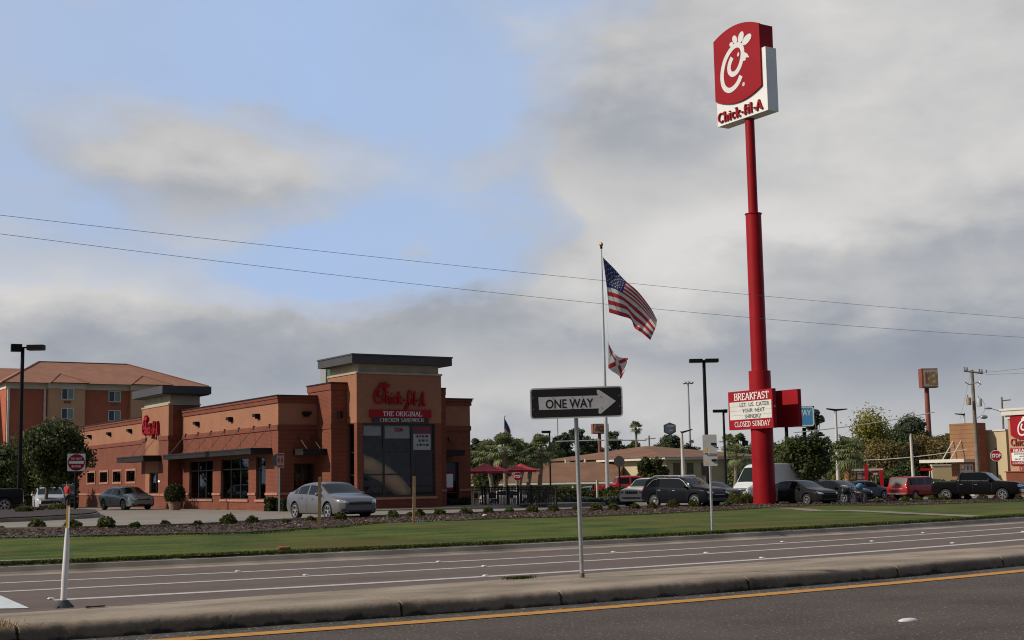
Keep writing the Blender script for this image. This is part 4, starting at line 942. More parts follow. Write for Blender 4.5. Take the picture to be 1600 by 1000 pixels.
# ------------------------------------------------------------ motel blocks
M_mr = mat('brown shingle roof', (.19, .092, .047), .9, var=.16, scale=.5, bump=.2, bscale=4, det=8)
M_cream = mat('cream wall', (.52, .44, .28), .85, var=.08, scale=.4)
M_trim = mat('white trim', (.6, .58, .52), .7, var=.05)
mot = thing('motel_building', 'low cream motel row under a long brown roof behind the parked cars', 'motel', GD(845, 152))
def dpt(px, dep, z): p = pd(px, 750, dep); return Vector((p.x, p.y, z))
L0, L1 = dpt(700, 152, 0), dpt(957, 148, 0); ud = (L1 - L0); ln = ud.length; ud.normalize()
FM = Frame((L0.x, L0.y, 0), ud, (0, 0, 1)); zb = -1.2
def mu(px):   # u on the motel front for a column
    d = ray(px, 760); dn = FM.n; t = (FM.o - O).dot(dn) / d.dot(dn); return ((d * t + O) - FM.o).dot(FM.u)
mb = MB(); wall(mb, FM, 0, ln, zb, 1.1, .3, [(mu(911), mu(917), zb + .05, .72), (mu(922), mu(930), zb + .05, .75), (mu(905), mu(909), -.4, .6), (mu(884), mu(890), -.4, .6), (mu(872), mu(879), -.4, .6)]); mb.build('wall', M_cream, mot)
mb = MB(); mb.fbox(FM, -.5, ln + .6, 1.05, 1.3, .0, 1.55); mb.build('fascia', M_trim, mot)
mb = MB(); q = [FM.p(-.5, 1.31, 1.6), FM.p(ln + .6, 1.31, 1.6), FM.p(ln + .6, 3.6, -7), FM.p(-.5, 3.45, -7), FM.p(ln + .6, 1.3, -15), FM.p(-.5, 1.3, -15)]
mb.add(q, [(0, 1, 2, 3), (3, 2, 4, 5), (0, 3, 5), (1, 4, 2)]); mb.build('roof', M_mr, mot)
mb = MB(); mb.fbox(FM, mu(911), mu(917), zb + .05, .72, -.2, -.1); mb.build('door', mat('orange door', (.42, .12, .03), .6), mot).__setitem__('label', 'orange door')
mb = MB(); mb.fbox(FM, mu(922), mu(930), zb + .05, .75, -.28, -.2); mb.build('doorway', M_inside, mot)
for a_, b_2 in ((905, 909), (884, 890), (872, 879)):
    mb = MB(); mb.fbox(FM, mu(a_), mu(b_2), -.4, .6, -.25, -.15); mb.build('window', M_hg, mot)
for px in (770, 800, 830, 850, 898, 935):
    mb = MB(); u = mu(px); mb.fbox(FM, u - .09, u + .09, zb, 1.05, 1.2, 1.38); mb.build('post', M_trim, mot)
for px in (812, 838, 868, 900): mb = MB(); p_ = FM.p(mu(px), 3.45, -6.8); mb.cyl(p_, p_ + Vector((0, 0, .45)), .12, .12, 8); mb.build('roof_vent', M_trim, mot)
# two-storey hip block
mo2 = thing('motel_office', 'taller cream block with a brown hip roof and white eaves, behind the dark suv', 'motel', GD(1080, 150))
cx = dpt(1042, 146, 0); CXX, CYY = cx.x, cx.y
zE = 1.62 + (yh(1042) - 718.5) / (2100 / 146)
Xr = atY(1190, 700, CYY).x; Yb = atX(948, 700, CXX).y; Yb = min(Yb, CYY + 26)
mb = MB(); mb.box(CXX, CYY, -1.3, Xr, Yb, zE); o = mb.build('wall', M_cream, mo2)
mb = MB(); mb.box(CXX - .9, CYY - .9, zE, Xr + .9, Yb + .9, zE + .28); mb.build('eaves', M_trim, mo2)
ap = atX(1007, 697, CXX + 6.5); zR = ap.z; Yb = 2 * ap.y - CYY; print('MOTEL', CXX, CYY, Xr, ap, zE)
mb = MB(); e = 1.
mb.add([(CXX - e, CYY - e, zE + .28), (Xr + e, CYY - e, zE + .28), (Xr + e, Yb + e, zE + .28), (CXX - e, Yb + e, zE + .28), (CXX + 6.5, ap.y, zR), (Xr - 6.5, ap.y, zR)],
       [(0, 1, 5, 4), (1, 2, 5), (2, 3, 4, 5), (3, 0, 4)]); mb.build('roof', M_mr, mo2)
for a_, b_2 in ((1052, 1062), (1073, 1083), (1096, 1104)):
    F = FY(CYY); u0, u1 = atY(a_, 730, CYY).x, atY(b_2, 730, CYY).x
    mb = MB(); mb.fbox(F, u0, u1, 1.75, 3.15, .002, .06); mb.build('window', mat('shaded motel window', (.1, .085, .06), .4), mo2)
    mb = MB(); mb.fbox(F, u0 + .1, u1 - .1, 1.0, 1.45, .002, .3); mb.build('air_conditioner', M_hw, mo2)

# ------------------------------------------------------------ restaurant at the right edge
rb = thing('corner_restaurant', 'tan fast food building with a striped block and white canopy at the right edge', 'restaurant', GD(1540, 130))
M_tan = brick_mat('striped tan siding', (.30, .15, .07), (.27, .135, .062), (.19, .09, .04), bw=30, bh=.42, msize=.03)
M_rbr = brick_mat('brown block side', (.27, .09, .05), (.24, .08, .045), (.2, .07, .04), bw=30, bh=.42, msize=.03)
M_rc = mat('cream stucco', (.52, .43, .27), .85, var=.05, scale=.4); M_rt = mat('peach stucco', (.44, .27, .17), .85, var=.05, scale=.4)
c = dpt(1527, 128, 0); BX, BY = c.x, c.y; zt = 1.62 + (yh(1527) - 660.5) / (2100 / 128)
YL = atX(1485, 700, BX).y; XRr = atY(1542, 700, BY).x; gz = -.7
dw = (-atX(1499, 740, BX).y, -atX(1521, 740, BX).y)
mb = MB(); wall(mb, FX(BX), -YL, -BY, gz, zt, .3, [(dw[0], dw[1], gz, 2.35)]); mb.box(BX + .3, BY + .32, zt - .4, XRr, YL, zt - .3); mb.build('striped_block', M_tan, rb)
mb = MB(); mb.box(BX + .3, BY, gz, XRr, BY + .3, zt); mb.box(BX, BY - .0, gz, BX + .3, BY + .0, zt); mb.box(XRr - .3, BY + .3, gz, XRr, YL, zt); mb.build('block_side', M_rbr, rb)
w = window(FX(BX), dw[0], dw[1], gz, 2.35, muls=[dw[0] + 1.2, dw[1] - .9], trans=[1.7], fr=.16, rec=.1, sill=False, inside=2., par=rb, name='door', gm=M_glass); w.data.materials[0] = M_trim
mb = MB(); F = FX(BX); mb.fbox(F, -YL - 2.2, -BY + .2, 2.55, 2.85, .01, 2.0); cn = mb.build('canopy', M_trim, rb)
for u in (-YL + .4, -BY - 1.6):
    m_ = MB(); m_.tube([F.p(u, 2.85, 1.7), F.p(u, 4.6, .05)], .06, 5); m_.build('hanger_rod', M_trim, cn)
SY = atX(1541, 700, XRr).y
# cream wall, then sign tower
CX2 = XRr + .6; yE = atX(1573, 700, CX2).y; yS = atX(1541.5, 700, CX2).y; zc = 1.62 + (yh(1557) - 671.5) / (2100 / 124)
mb = MB(); mb.box(CX2, yE, gz, CX2 + 12, yS + 3, zc); mb.build('cream_wall', M_rc, rb)
mb = MB(); mb.box(CX2 - .1, yE, zc, CX2 + 12, yS + 3, zc + .15); mb.build('parapet_cap', M_trim, rb)
SX = CX2 - .5; sy0 = atX(1577, 700, SX).y; p1 = atX(1577, 655, SX); zs = p1.z; sy1 = sy0 - 7
mb = MB(); mb.box(SX, sy1, 1.6, SX + 3, sy0, zs); mb.build('sign_tower', M_rt, rb)
mb = MB(); mb.box(SX - .15, sy1 - .1, zs, SX + 3.1, sy0 + .15, zs + .35); mb.box(SX - .4, sy1 - .1, zs + .35, SX + 3.2, sy0 + .4, zs + .8); mb.box(SX - .5, sy1 - .1, zs + .8, SX + 3.2, sy0 + .5, zs + 1.0); mb.build('cornice', M_trim, rb)
mb = MB(); mb.box(SX - .3, sy1, gz, SX + 3, sy0 + .3, 1.5); mb.box(SX - .4, sy1, 1.5, SX + 3, sy0 + .4, 1.6); mb.build('brick_base', M_brick, rb)
FS = FX(SX); TP = lambda px, py: (-atX(px, py, SX).y, atX(px, py, SX).z)
def badge(a, b, zt_, zb_, bul, nn=10):
    w_ = b - a; P = [(a + w_ * i / nn, zb_ - bul * (1 - (2 * i / nn - 1) ** 2)) for i in range(nn + 1)] + [(b - w_ * i / nn, zt_ + bul * (1 - (2 * i / nn - 1) ** 2)) for i in range(nn + 1)]
    return P
u0, z1 = TP(1579.5, 650); _, z0 = TP(1583, 682)
mb = MB(); mb.prism(FS, badge(u0, u0 + 3.3, z1 - .1, z0 + .1, .38), .002, .2); bd = mb.build('sign_panel', M_red, rb)
mb = MB(); emblem(mb, FS, u0 + 1.45, (z0 + z1) / 2, 1.95, n=.2, dep=.03, w=.07); mb.build('emblem', M_white, bd)
u1, v1 = TP(1578.5, 696.5); mb = MB(); serif(mb, FS, 'Chick-fil-A', u1 + 1.9, v1, .62, 3.5, .17, .12, dep=.1); mb.build('lettering', M_redd, rb)
ur, vr = TP(1581.5, 727); _, vt = TP(1581.5, 700.5)
mb = MB(); mb.fbox(FS, ur, ur + 3.3, vr, vt, .002, .15, 0); hgt = vt - vr; mb.fbox(FS, ur + .12, ur + 3.18, vr + hgt * .25, vt - hgt * .26, .15, .16, 1); rd = mb.build('reader_board', [M_red, M_white], rb)
Fq = Frame(FS.p(0, 0, .155), FS.u, FS.v)
mb = MB(); serif(mb, Fq, 'BREAKFAST', ur + 1.7, vt - hgt * .22, hgt * .17, 2.7, .16, .1); mb.build('lettering', M_white, rd); mb = MB(); serif(mb, Fq, 'CLOSED SUNDAY', ur + 1.65, vr + hgt * .07, hgt * .13, 2.9, .13, .1); mb.build('lettering', M_white, rd)
mb = MB(); sans(mb, Fq, 'DOWNLOAD THE', ur + 1.65, vr + hgt * .61, hgt * .09, 2.4, n=.008); sans(mb, Fq, 'APP AND', ur + 1.65, vr + hgt * .46, hgt * .09, 1.4, n=.008); sans(mb, Fq, 'SKIP THE LINE', ur + 1.65, vr + hgt * .3, hgt * .09, 2.4, n=.008); mb.build('message', M_black, rd)
un, vn = TP(1592, 735.5); mb = MB(); sans(mb, FS, '12', un + .35, vn, .45, .5, .05); mb.build('house_number', M_redd, rb)
# small cream screen wall and red canopy beam left of it
kw = thing('screen_wall', 'low cream wall left of the striped restaurant block', 'wall', GD(1472, 134))
a_ = pd(1457, 740, 134); b_3 = pd(1487, 740, 134); z1 = Zat(1470, 727.5, 134)
F = Frame((a_.x, a_.y, 0), Vector((b_3.x - a_.x, b_3.y - a_.y, 0)), (0, 0, 1)); L = math.hypot(b_3.x - a_.x, b_3.y - a_.y)
mb = MB(); mb.fbox(F, 0, L + .5, -.8, z1, -.4, 0); mb.build('wall', M_rc, kw)
mb = MB(); mb.fbox(F, -.05, L + .6, z1, z1 + .12, -.5, .08); mb.build('coping', M_trim, kw)
# low far building slivers
# ============================================================ signs, poles, flags, wires
def facing(px, py, dep, yaw=0.):
    """upright frame at a place, turned to face the road viewer, then by yaw degrees"""
    p = pd(px, py, dep); n = Vector((-p.x, -p.y, 0)).normalized(); a = R(yaw)
    n = Vector((n.x * math.cos(a) - n.y * math.sin(a), n.x * math.sin(a) + n.y * math.cos(a), 0))
    u = Vector((0, 0, 1)).cross(n); return Frame(p, u, (0, 0, 1))
def rrect(w, h, r, n=4):
    P = []
    for cx, cy, a in ((w / 2 - r, h / 2 - r, 0), (-w / 2 + r, h / 2 - r, 90), (-w / 2 + r, -h / 2 + r, 180), (w / 2 - r, -h / 2 + r, 270)):
        P += [(cx + r * math.cos(R(a + 90 * i / n)), cy + r * math.sin(R(a + 90 * i / n))) for i in range(n + 1)]
    return P
def circ(r, n=24, k=0.): return [(r * math.cos(k + 2 * math.pi * i / n), r * math.sin(k + 2 * math.pi * i / n)) for i in range(n)]
def ring(mb, F, P1, P2, n0, n1, mi=0):
    n = len(P1); vs = [F.p(*p, n1) for p in P1] + [F.p(*p, n1) for p in P2] + [F.p(*p, n0) for p in P1] + [F.p(*p, n0) for p in P2]
    fs = []
    for i in range(n): j = (i + 1) % n; fs += [(i, j, n + j, n + i), (2 * n + i, 2 * n + j, j, i), (n + i, n + j, 3 * n + j, 3 * n + i)]
    return mb.add(vs, fs, mi)

# ---- one way sign on the median
dep = 19.36; base = g0(910, 902, .2); base = pd(910, 902, dep)
ow = thing('one_way_sign', 'large black and white one way arrow sign on a grey post on the median', 'road sign', base)
TL, TRr, BR, BL = pd(827.5, 606.5, dep), pd(972, 603, dep + .12), pd(974, 650.5, dep + .12), pd(829, 656, dep)
cen = (TL + TRr + BR + BL) / 4; u = ((TRr + BR) - (TL + BL)).normalized(); v = ((TL + TRr) - (BL + BR)); v = (v - u * v.dot(u)).normalized(); F = Frame(cen, u, v)
w_ = ((TRr + BR) - (TL + BL)).length / 2; h_ = ((TL + TRr) - (BL + BR)).length / 2
mb = MB(); mb.prism(F, rrect(w_, h_, .05), -.004, 0); pl = mb.build('sign_panel', M_alum, ow)
M_sgrey = mat('reflective sign face', (.72, .72, .70), .4, var=.05, scale=6)
mb = MB(); ring(mb, F, rrect(w_, h_, .05), rrect(w_ - .04, h_ - .04, .035), 0, .0015); mb.build('border', M_sgrey, pl)
mb = MB(); mb.prism(F, rrect(w_ - .04, h_ - .04, .035), .0002, .0012); mb.build('field', M_black, pl)
au, ah = w_ * .5, h_
U = lambda px: (px - 800) / 1600 * w_ * 1.085; 
# arrow from the traced face: crop 820..980 x 595..665
def C2(x, y): return ((x - 806) / 1470 * w_, (348 - y + (-.028) * (x - 806)) / 470 * h_)
ar = [(204, 268), (1150, 240), (1131, 190), (1133, 165), (1150, 152), (1172, 158), (1432, 325), (1195, 512), (1172, 520), (1152, 508), (1150, 485), (1160, 437), (212, 460)]
mb = MB(); mb.prism(F, [C2(*q) for q in ar], .0013, .0028); mb.build('arrow', M_sgrey, pl)
mb = MB(); c0_ = C2(705, 350); sans(mb, Frame(F.p(0, 0, 0), F.u, F.v), 'ONE WAY', C2(695, 0)[0], C2(700, 425)[1] - .006, .132, C2(1078, 0)[0] - C2(320, 0)[0], .02, n=.003, dep=.001); mb.build('lettering', M_black, pl)
mb = MB()
for x, y in ((120, 280), (126, 452), (1190, 258), (1198, 425), (1487, 240), (1492, 405), (430, 283), (733, 270), (893, 262), (433, 452), (735, 440), (897, 436)):
    a, b = C2(x, y); p_ = F.p(a, b, .001); mb.cyl(p_, F.p(a, b, .006), .009, .007, 8)
mb.build('rivet', mat('rivet grey', (.3, .3, .3), .4, metal=.5, var=.05), pl)
mb = MB(); bk = Vector((FW.x, FW.y, 0)) * .09; tp = F.p((899 - 900) / 106, h_ / 2 - .05, -.06); mb.cyl(base + bk + Vector((0, 0, -.02)), tp, .031, .031, 12); mb.build('post', M_gal, ow, 60)
mb = MB(); mb.cyl(base + bk + Vector((0, 0, -.03)), base + bk + (tp - base).normalized() * .055, .038, .038, 10); mb.build('post_sleeve', mat('rusty sleeve', (.16, .10, .07), .8, var=.3, scale=12), ow, 60)

# ---- flexible delineator on the median, left
b = g0(99, 949, .204)
de = thing('delineator_post', 'white plastic lane delineator with a yellow upper strip and black rubber foot on the median', 'delineator', b)
sdl = 2100 / ((b - O).dot(FW)); hgt = lambda py: (949 - py) / sdl
mb = MB(); mb.lathe(b, [(.145, .0), (.14, .012), (.11, .03), (.065, .07), (.05, .075), (0, .075)], 4); mb.lathe(b, [(.13, .0), (.1, .035), (.055, .085), (0, .086)], 16); mb.build('rubber_foot', mat('black rubber', (.03, .03, .033), .7, var=.2, scale=8), de, 40)
lean = RT * .007
ax = [(b + Vector((0, 0, .07)), .036), (b + Vector((0, 0, .35)) + lean * 1.2, .037), (b + Vector((0, 0, hgt(870))) + lean * 3.0, .036), (b + Vector((0, 0, hgt(840))) + lean * 3.8, .029), (b + Vector((0, 0, hgt(826))) + lean * 4., .02)]
mb = MB(); mb.tube([a for a, r in ax], [r for a, r in ax], 14); mb.build('tube', mat('white plastic', (.66, .66, .66), .45, var=.07, scale=5), de, 60)
t0 = b + Vector((0, 0, hgt(827))) + lean * 4.; t1 = b + Vector((0, 0, hgt(790))) + lean * 4.6
mb = MB(); dR = Vector((R0.x, R0.y, 0)).normalized(); nF = Vector((-FW.x, -FW.y, 0)).normalized()
Fd = Frame(t0, dR, (t1 - t0)); L_ = (t1 - t0).length
mb.fbox(Fd, -.02, .006, 0, L_, -.006, .002, 0); mb.fbox(Fd, .0065, .022, 0, L_, -.005, .003, 1); mb.build('strip', [mat('amber strip', (.5, .27, .05), .5, var=.1), M_white], de)
mb = MB(); mb.cyl(t1 + Vector((0, 0, -.005)), t1 + Vector((0, 0, .05)), .024, .024, 10); mb.build('cap', M_black, de, 60)
# rusty bolt plate lying on the median
p = g0(149, 948.5, .206); mb = MB(); d = Vector((1, .04, 0)); F = Frame(p, (1, .05, 0), (0, 0, 1)); mb.fbox(F, -.11, .11, 0, .016, -.03, .03); mb.fbox(F, -.115, -.08, -.002, .02, -.032, .028)
solo(mb, 'steel_scrap', 'small rusty strip of steel lying on the median beside the white delineator', 'scrap', mat('rust', (.07, .035, .025), .9, var=.3, scale=20))
# litter and a clod on the lawn
p = G(761, 811); mb = MB(); mb.add([p + Vector(q) for q in [(-.22, -.05, .12), (.0, -.08, .2), (.24, .0, .1), (.1, .1, .16), (-.15, .08, .17)]], [(0, 1, 3, 4), (1, 2, 3)]); mb.add([p + Vector(q) for q in [(-.22, -.05, .11), (.0, -.08, .19), (.24, .0, .09), (.1, .1, .15), (-.15, .08, .16)]], [(4, 3, 1, 0), (3, 2, 1)])
solo(mb, 'paper_litter', 'crumpled white paper cup litter at the edge of the lawn', 'litter', M_white)
p = G(443, 860); mb = MB(); mb.ell((0, 0, 0), .17, .12, .05, 10, 6); mb.v = [(x + p.x + rng.uniform(-.03, .03), y + p.y, z + p.z + .05) for x, y, z in mb.v]
solo(mb, 'dirt_clod', 'flat reddish brown clod of dirt on the lawn near the kerb', 'dirt', mat('red dirt', (.26, .12, .05), .95, var=.2, scale=8))

# ---- wooden stakes
M_wood = mat('weathered pine', (.42, .27, .15), .85, var=.2, scale=9, bump=.3)
for px, yt, yb, lb in ((498, 745, 829, 'tall bare wooden stake in the mulch in front of the silver car'), (646, 744, 818.5, 'tall bare wooden stake in the mulch in front of the tower window')):
    b = G(px, yb); dpp = (b - O).dot(FW); tp = pd(px + 1.5, yt, dpp); mb = MB(); wv = .045
    F = Frame(b, (.9, -.4, 0), (0, 0, 1)); h = tp.z - b.z
    off = tp - b
    vs = []
    for z, o_ in ((-.1, Vector((0, 0, 0))), (h * .5, off * .5 - Vector((0, 0, off.z * .5)) + Vector((.012, 0, 0))), (h, off - Vector((0, 0, off.z)))):
        for a_, c_ in ((-wv, -wv), (wv, -wv), (wv, wv), (-wv, wv)): vs.append(F.p(a_, z, c_) + o_)
    fs = [(i * 4 + k, i * 4 + (k + 1) % 4, i * 4 + 4 + (k + 1) % 4, i * 4 + 4 + k) for i in range(2) for k in range(4)] + [(8, 9, 10, 11)]
    mb.add(vs, fs); solo(mb, 'wooden_stake', lb, 'stake', M_wood, 'wooden stakes in the mulch bed', base=b)

# ---- pylon sign
PX = 55.45; pb = atX(1195, 787, PX); PYl = pb.y; gz_ = zg(PX, PYl)
py_ = thing('pylon_sign', 'very tall red pole sign carrying a red and white emblem cabinet and a message board', 'pole sign', (PX, PYl, gz_))
zpy = lambda y: atX(1168 + (y - 190) * 27 / 595, y, PX).z
M_pole = mat('pylon red paint', (.30, .008, .013), .5, var=.14, scale=.5, spec=.15)
mb = MB(); z1_, z2_ = zpy(580), zpy(336)
mb.lathe((PX, PYl, 0), [(.66, gz_ - .1), (.65, z1_), (.5, z1_ + .02)], 28); mb.build('pole_base', M_pole, py_, 40)
mb = MB(); mb.lathe((PX, PYl, 0), [(.48, z1_), (.47, z2_), (.52, z2_ + .01), (.52, z2_ + .06), (.3, z2_ + .07)], 28); mb.build('pole_middle', M_pole, py_, 40)
mb = MB(); mb.lathe((PX, PYl, 0), [(.29, z2_), (.285, 23.5)], 24); mb.build('pole_top', M_pole, py_, 40)
XA = 55.0; FP = FX(XA); ua, ub = -62.03, -57.53; zb_, ztl = 23.25, 27.16; TH = .86
mb = MB(); mb.fbox(FP, ua, ub, zb_, ztl, -TH, 0); cab = mb.build('cabinet', mat('cabinet white', (.78, .78, .76), .4, var=.04, scale=.8), py_)
# red shield: traced outline, thicker than the cabinet
tr = lambda x, y: (-atX(1080 + x / 5, 20 + y / 5, XA).y, atX(1080 + x / 5, 20 + y / 5, XA).z)
outl = [tr(*q) for q in [(186, 232), (215, 196), (262, 155), (320, 118), (380, 92), (440, 76), (490, 75), (526, 86), (560, 575), (520, 612), (470, 650), (415, 683), (350, 705), (290, 712), (240, 706), (207, 690)]]
uR = outl[8][0]; outl[7] = (uR, outl[7][1])
um = (ua + uR) / 2
top = [(q[0], q[1]) for q in outl[:8]]
ztopL, zmid = outl[0][1], max(q[1] for q in outl)
P = []
nn = 14; wS = uR - (ua - .0)
zt_e, zt_m = 27.95, 29.15; zb_e, zb_m = 24.72, 24.05
def fitz(x, y): return tr(x, y)
zt_e = (fitz(186, 232)[1] + fitz(526, 88)[1]) / 2; zt_m = fitz(385, 90)[1] + .05; zb_e = (fitz(207, 690)[1] + fitz(560, 575)[1]) / 2; zb_m = fitz(350, 706)[1] - .02
for i in range(nn + 1): t = i / nn; P.append((ua + wS * t, zb_e + (zb_m - zb_e) * (1 - (2 * t - 1) ** 2)))
for i in range(nn + 1): t = 1 - i / nn; P.append((ua + wS * t, zt_e + (zt_m - zt_e) * (1 - (2 * t - 1) ** 2)))
mb = MB(); mb.prism(FP, P, .002, .12); mb.prism(FP, [(a, b) for a, b in P if b > 26.5][0:0] or [(ua + .02, 26.9)] + [(uR - .02, 26.9)] + [(a * .998 + um * .002, b - .03) for a, b in P[nn + 1:]], -TH - .12, .001)
sh = mb.build('shield', M_red, py_); sh['label'] = 'red curved shield behind the white emblem'
mb = MB(); cu, cv_ = tr(345, 385)
emblem(mb, FP, cu, cv_, 490 / 131, n=.12, dep=.02, w=.085); em = mb.build('emblem', mat('emblem white', (.66, .66, .65), .45, var=.03), sh)
mb = MB(); q = tr(422, 560); ring(mb, Frame(FP.p(q[0], q[1], .12), FP.u, FP.v), circ(.12, 16), circ(.09, 16), 0, .02); serif(mb, FP, 'R', q[0], q[1] - .06, .12, None, .3, .2, n=.12); mb.build('registered_mark', M_white, sh)
mb = MB(); l_ = tr(218, 850); r_ = tr(562, 738); serif(mb, FP, 'Chick-fil-A', (l_[0] + r_[0]) / 2, zb_ + .2, .58, r_[0] - l_[0], .17, .12, n=.01, dep=.1); lt = mb.build('lettering', M_red, cab)
# message board cabinets
XB = 54.68; FB = FX(XB); c1, c2 = atX(1138.5, 643, XB), atX(1207.5, 637, XB); b0, b1 = -c1.y, -c2.y; zT, zB = atX(1138, 613, XB).z, atX(1139, 672.5, XB).z
mb = MB(); mb.fbox(FB, b0, b1, zB, zT, -.28, 0); bc = mb.build('message_cabinet', M_red, py_)
hb = zT - zB; va, vb = zB + hb * .26, zT - hb * .28
mb = MB(); mb.fbox(FB, b0 + .12, b1 - .1, va, vb, .001, .012); mb.build('message_panel', mat('message white', (.64, .64, .6), .5, var=.05, scale=1), bc)
mb = MB()
for k in (1, 2, 3): zz = va + (vb - va) * k / 4.; mb.fbox(FB, b0 + .12, b1 - .1, zz - .01, zz + .01, .013, .02)
mb.build('message_rail', M_alum, bc)
Fb2 = Frame(FB.p(0, 0, .014), FB.u, FB.v); mid = (b0 + b1) / 2; wd = b1 - b0
mb = MB(); serif(mb, FB, 'BREAKFAST', mid + .12, zT - hb * .235, hb * .175, wd * .78, .17, .1, dep=.006); mb.build('lettering', M_white, bc); mb = MB()
serif(mb, FB, 'CLOSED SUNDAY', mid + .12, zB + hb * .075, hb * .13, wd * .8, .13, .1, dep=.006); mb.build('lettering', M_white, bc)
mb = MB(); g = hb * .46
sans(mb, Fb2, 'LET  US  CATER', mid + .38, vb - g * .29, g * .22, wd * .66, -.005, n=.008)
sans(mb, Fb2, 'YOUR  NEXT', mid + .28, vb - g * .62, g * .22, wd * .5, -.005, n=.008)
sans(mb, Fb2, 'SHINDIG!', mid + .22, vb - g * .95, g * .22, wd * .36, -.005, n=.008); mb.build('message_lettering', M_black, bc)
XC = 56.3; e1 = atX(1247, 637, XC).y; mb = MB(); mb.fbox(FX(XC), -e1 - (b1 - b0), -e1, atX(1242, 666, XC).z, atX(1242, 608, XC).z, -.28, 0); mb.build('message_cabinet', M_red, py_)
mb = MB(); mb.box(XB + .281, PYl - .25, zB + .2, XC - .002, PYl + .25, zB + .6); mb.box(XB + .281, PYl - .25, zT - .6, XC - .002, PYl + .25, zT - .2); mb.build('bracket', M_redd, py_)
for X, yy in ((XB + .14, 0), ):
    mb = MB(); F = FY(-0); p_ = Vector((X, -b1, zB + hb * .55)); mb.box(X - .04, -b1 - .02, p_.z - .06, X + .04, -b1 - .001, p_.z + .06); mb.build('latch', M_alum, bc)

# ---- flagpole and flags
fd = 95.; fb = pd(949, 750, fd); fb.z = zg(fb.x, fb.y)
fp = thing('flagpole', 'tall silver flagpole topped by a gold ball', 'flagpole', fb)
ztp = pd(938, 385, fd + 1.9).z
mb = MB(); mb.lathe((fb.x, fb.y, 0), [(.14, fb.z), (.135, fb.z + 5), (.1, fb.z + 11), (.05, ztp), (0, ztp)], 14); mb.build('pole', mat('pale aluminium', (.62, .62, .6), .35, metal=.5, var=.04), fp, 60)
mb = MB(); mb.ell((fb.x, fb.y, ztp + .16), .15, .15, .15, 14, 10); mb.build('gold_ball', mat('gold', (.75, .45, .1), .3, metal=.9, var=.05), fp, 60)
mb = MB(); mb.cyl((fb.x, fb.y, ztp - .15), (fb.x, fb.y, ztp + .02), .09, .09, 10); mb.build('truck', M_lamp, fp, 60)
def rope(px0, py0, px1, py1):
    mb = MB(); mb.tube([pd(px0, py0, fd + 1.5), pd(px1, py1, fd + .5)], .012, 4); mb.build('halyard', M_white, fp)
rope(941.5, 400, 952.5, 560)
def curve_at(P, t):
    n = len(P) - 1; x = min(t * n, n - 1e-6); i = int(x); f = x - i
    p0, p1, p2, p3 = P[max(i - 1, 0)], P[i], P[i + 1], P[min(i + 2, n)]
    return [.5 * (2 * p1[j] + (p2[j] - p0[j]) * f + (2 * p0[j] - 5 * p1[j] + 4 * p2[j] - p3[j]) * f * f + (-p0[j] + 3 * p1[j] - 3 * p2[j] + p3[j]) * f ** 3) for j in (0, 1)]
def cloth(rows, ox, oy, sc, dep, nu, nv, rip, colr):
    """cloth sheet through traced curves (rows from top to bottom edge), hanging free with folds in depth"""
    vs = []; fs = []; mi = []
    vk = [r[0] for r in rows]
    for j in range(nv + 1):
        v = j / nv; k = max(i for i in range(len(vk) - 1) if vk[i] <= v + 1e-9); f = (v - vk[k]) / (vk[k + 1] - vk[k])
        for i in range(nu + 1):
            u = i / nu; a = curve_at(rows[k][1], u); b = curve_at(rows[k + 1][1], u)
            x, y = a[0] + (b[0] - a[0]) * f, a[1] + (b[1] - a[1]) * f
            vs.append(pd(ox + x / sc, oy + y / sc, dep + u * rip * 2.2 + rip * math.sin(u * 9 + v * 3.2) * (.25 + u) * .8))
    for j in range(nv):
        for i in range(nu):
            a = j * (nu + 1) + i; fs.append((a, a + nu + 1, a + nu + 2, a + 1)); mi.append(colr((i + .5) / nu, (j + .5) / nv))
    return vs, fs, mi
M_fr = mat('flag red', (.50, .03, .04), .8, var=.05, scale=2); M_fw = mat('flag white', (.78, .76, .73), .8, var=.04, scale=2); M_fb = mat('flag blue', (.035, .05, .17), .8, var=.08, scale=2)
us = [(0, [(150, 150), (213, 213), (275, 280), (345, 340), (415, 430), (452, 500)]), (7 / 13, [(171, 316), (212, 326), (252, 346), (325, 398), (392, 462), (448, 535)]), (1, [(185, 458), (250, 478), (305, 497), (328, 545), (368, 572), (415, 612)])]
def uscol(u, v):
    if u < .42 and v < 7 / 13: return 2
    return 0 if int(v * 13) % 2 == 0 else 1
vs, fs, mi = cloth(us, 900, 360, 3.571, fd + 1.2, 50, 52, .28, uscol)
mb = MB(); mb.v = [tuple(v) for v in vs]; mb.f = fs; mb.m = mi
for r_ in range(9):
    for c_ in range(6 if r_ % 2 == 0 else 5):
        u = (.035 + .07 * c_ + (.035 if r_ % 2 else 0)); v = (r_ + 1) * .0525
        i = int(u * 50); j = int(v * 52); p_ = Vector(vs[j * 51 + i]); q1 = (Vector(vs[j * 51 + i + 1]) - p_).normalized(); q2 = (Vector(vs[(j + 1) * 51 + i]) - p_).normalized(); nrm = q1.cross(q2).normalized()
        if nrm.dot(FW) > 0: nrm = -nrm
        for s_ in (.012, -.012):
            cc = p_ + nrm * s_; st = [cc + (q1 * math.cos(a) + q2 * math.sin(a)) * (.062 if k % 2 == 0 else .026) for k, a in enumerate([2 * math.pi * t / 10 for t in range(10)])]
            mb.add(st, [tuple(range(10))], 1)
solo(mb, 'american_flag', 'large stars and stripes flag flying from the top of the flagpole', 'flag', [M_fr, M_fw, M_fb], smooth=80, base=vs[0])
fl = [(0, [(178, 622), (205, 672), (240, 706), (290, 712)]), (.5, [(182, 700), (215, 728), (250, 748), (284, 760)]), (1, [(180, 768), (205, 788), (232, 805), (250, 830)])]
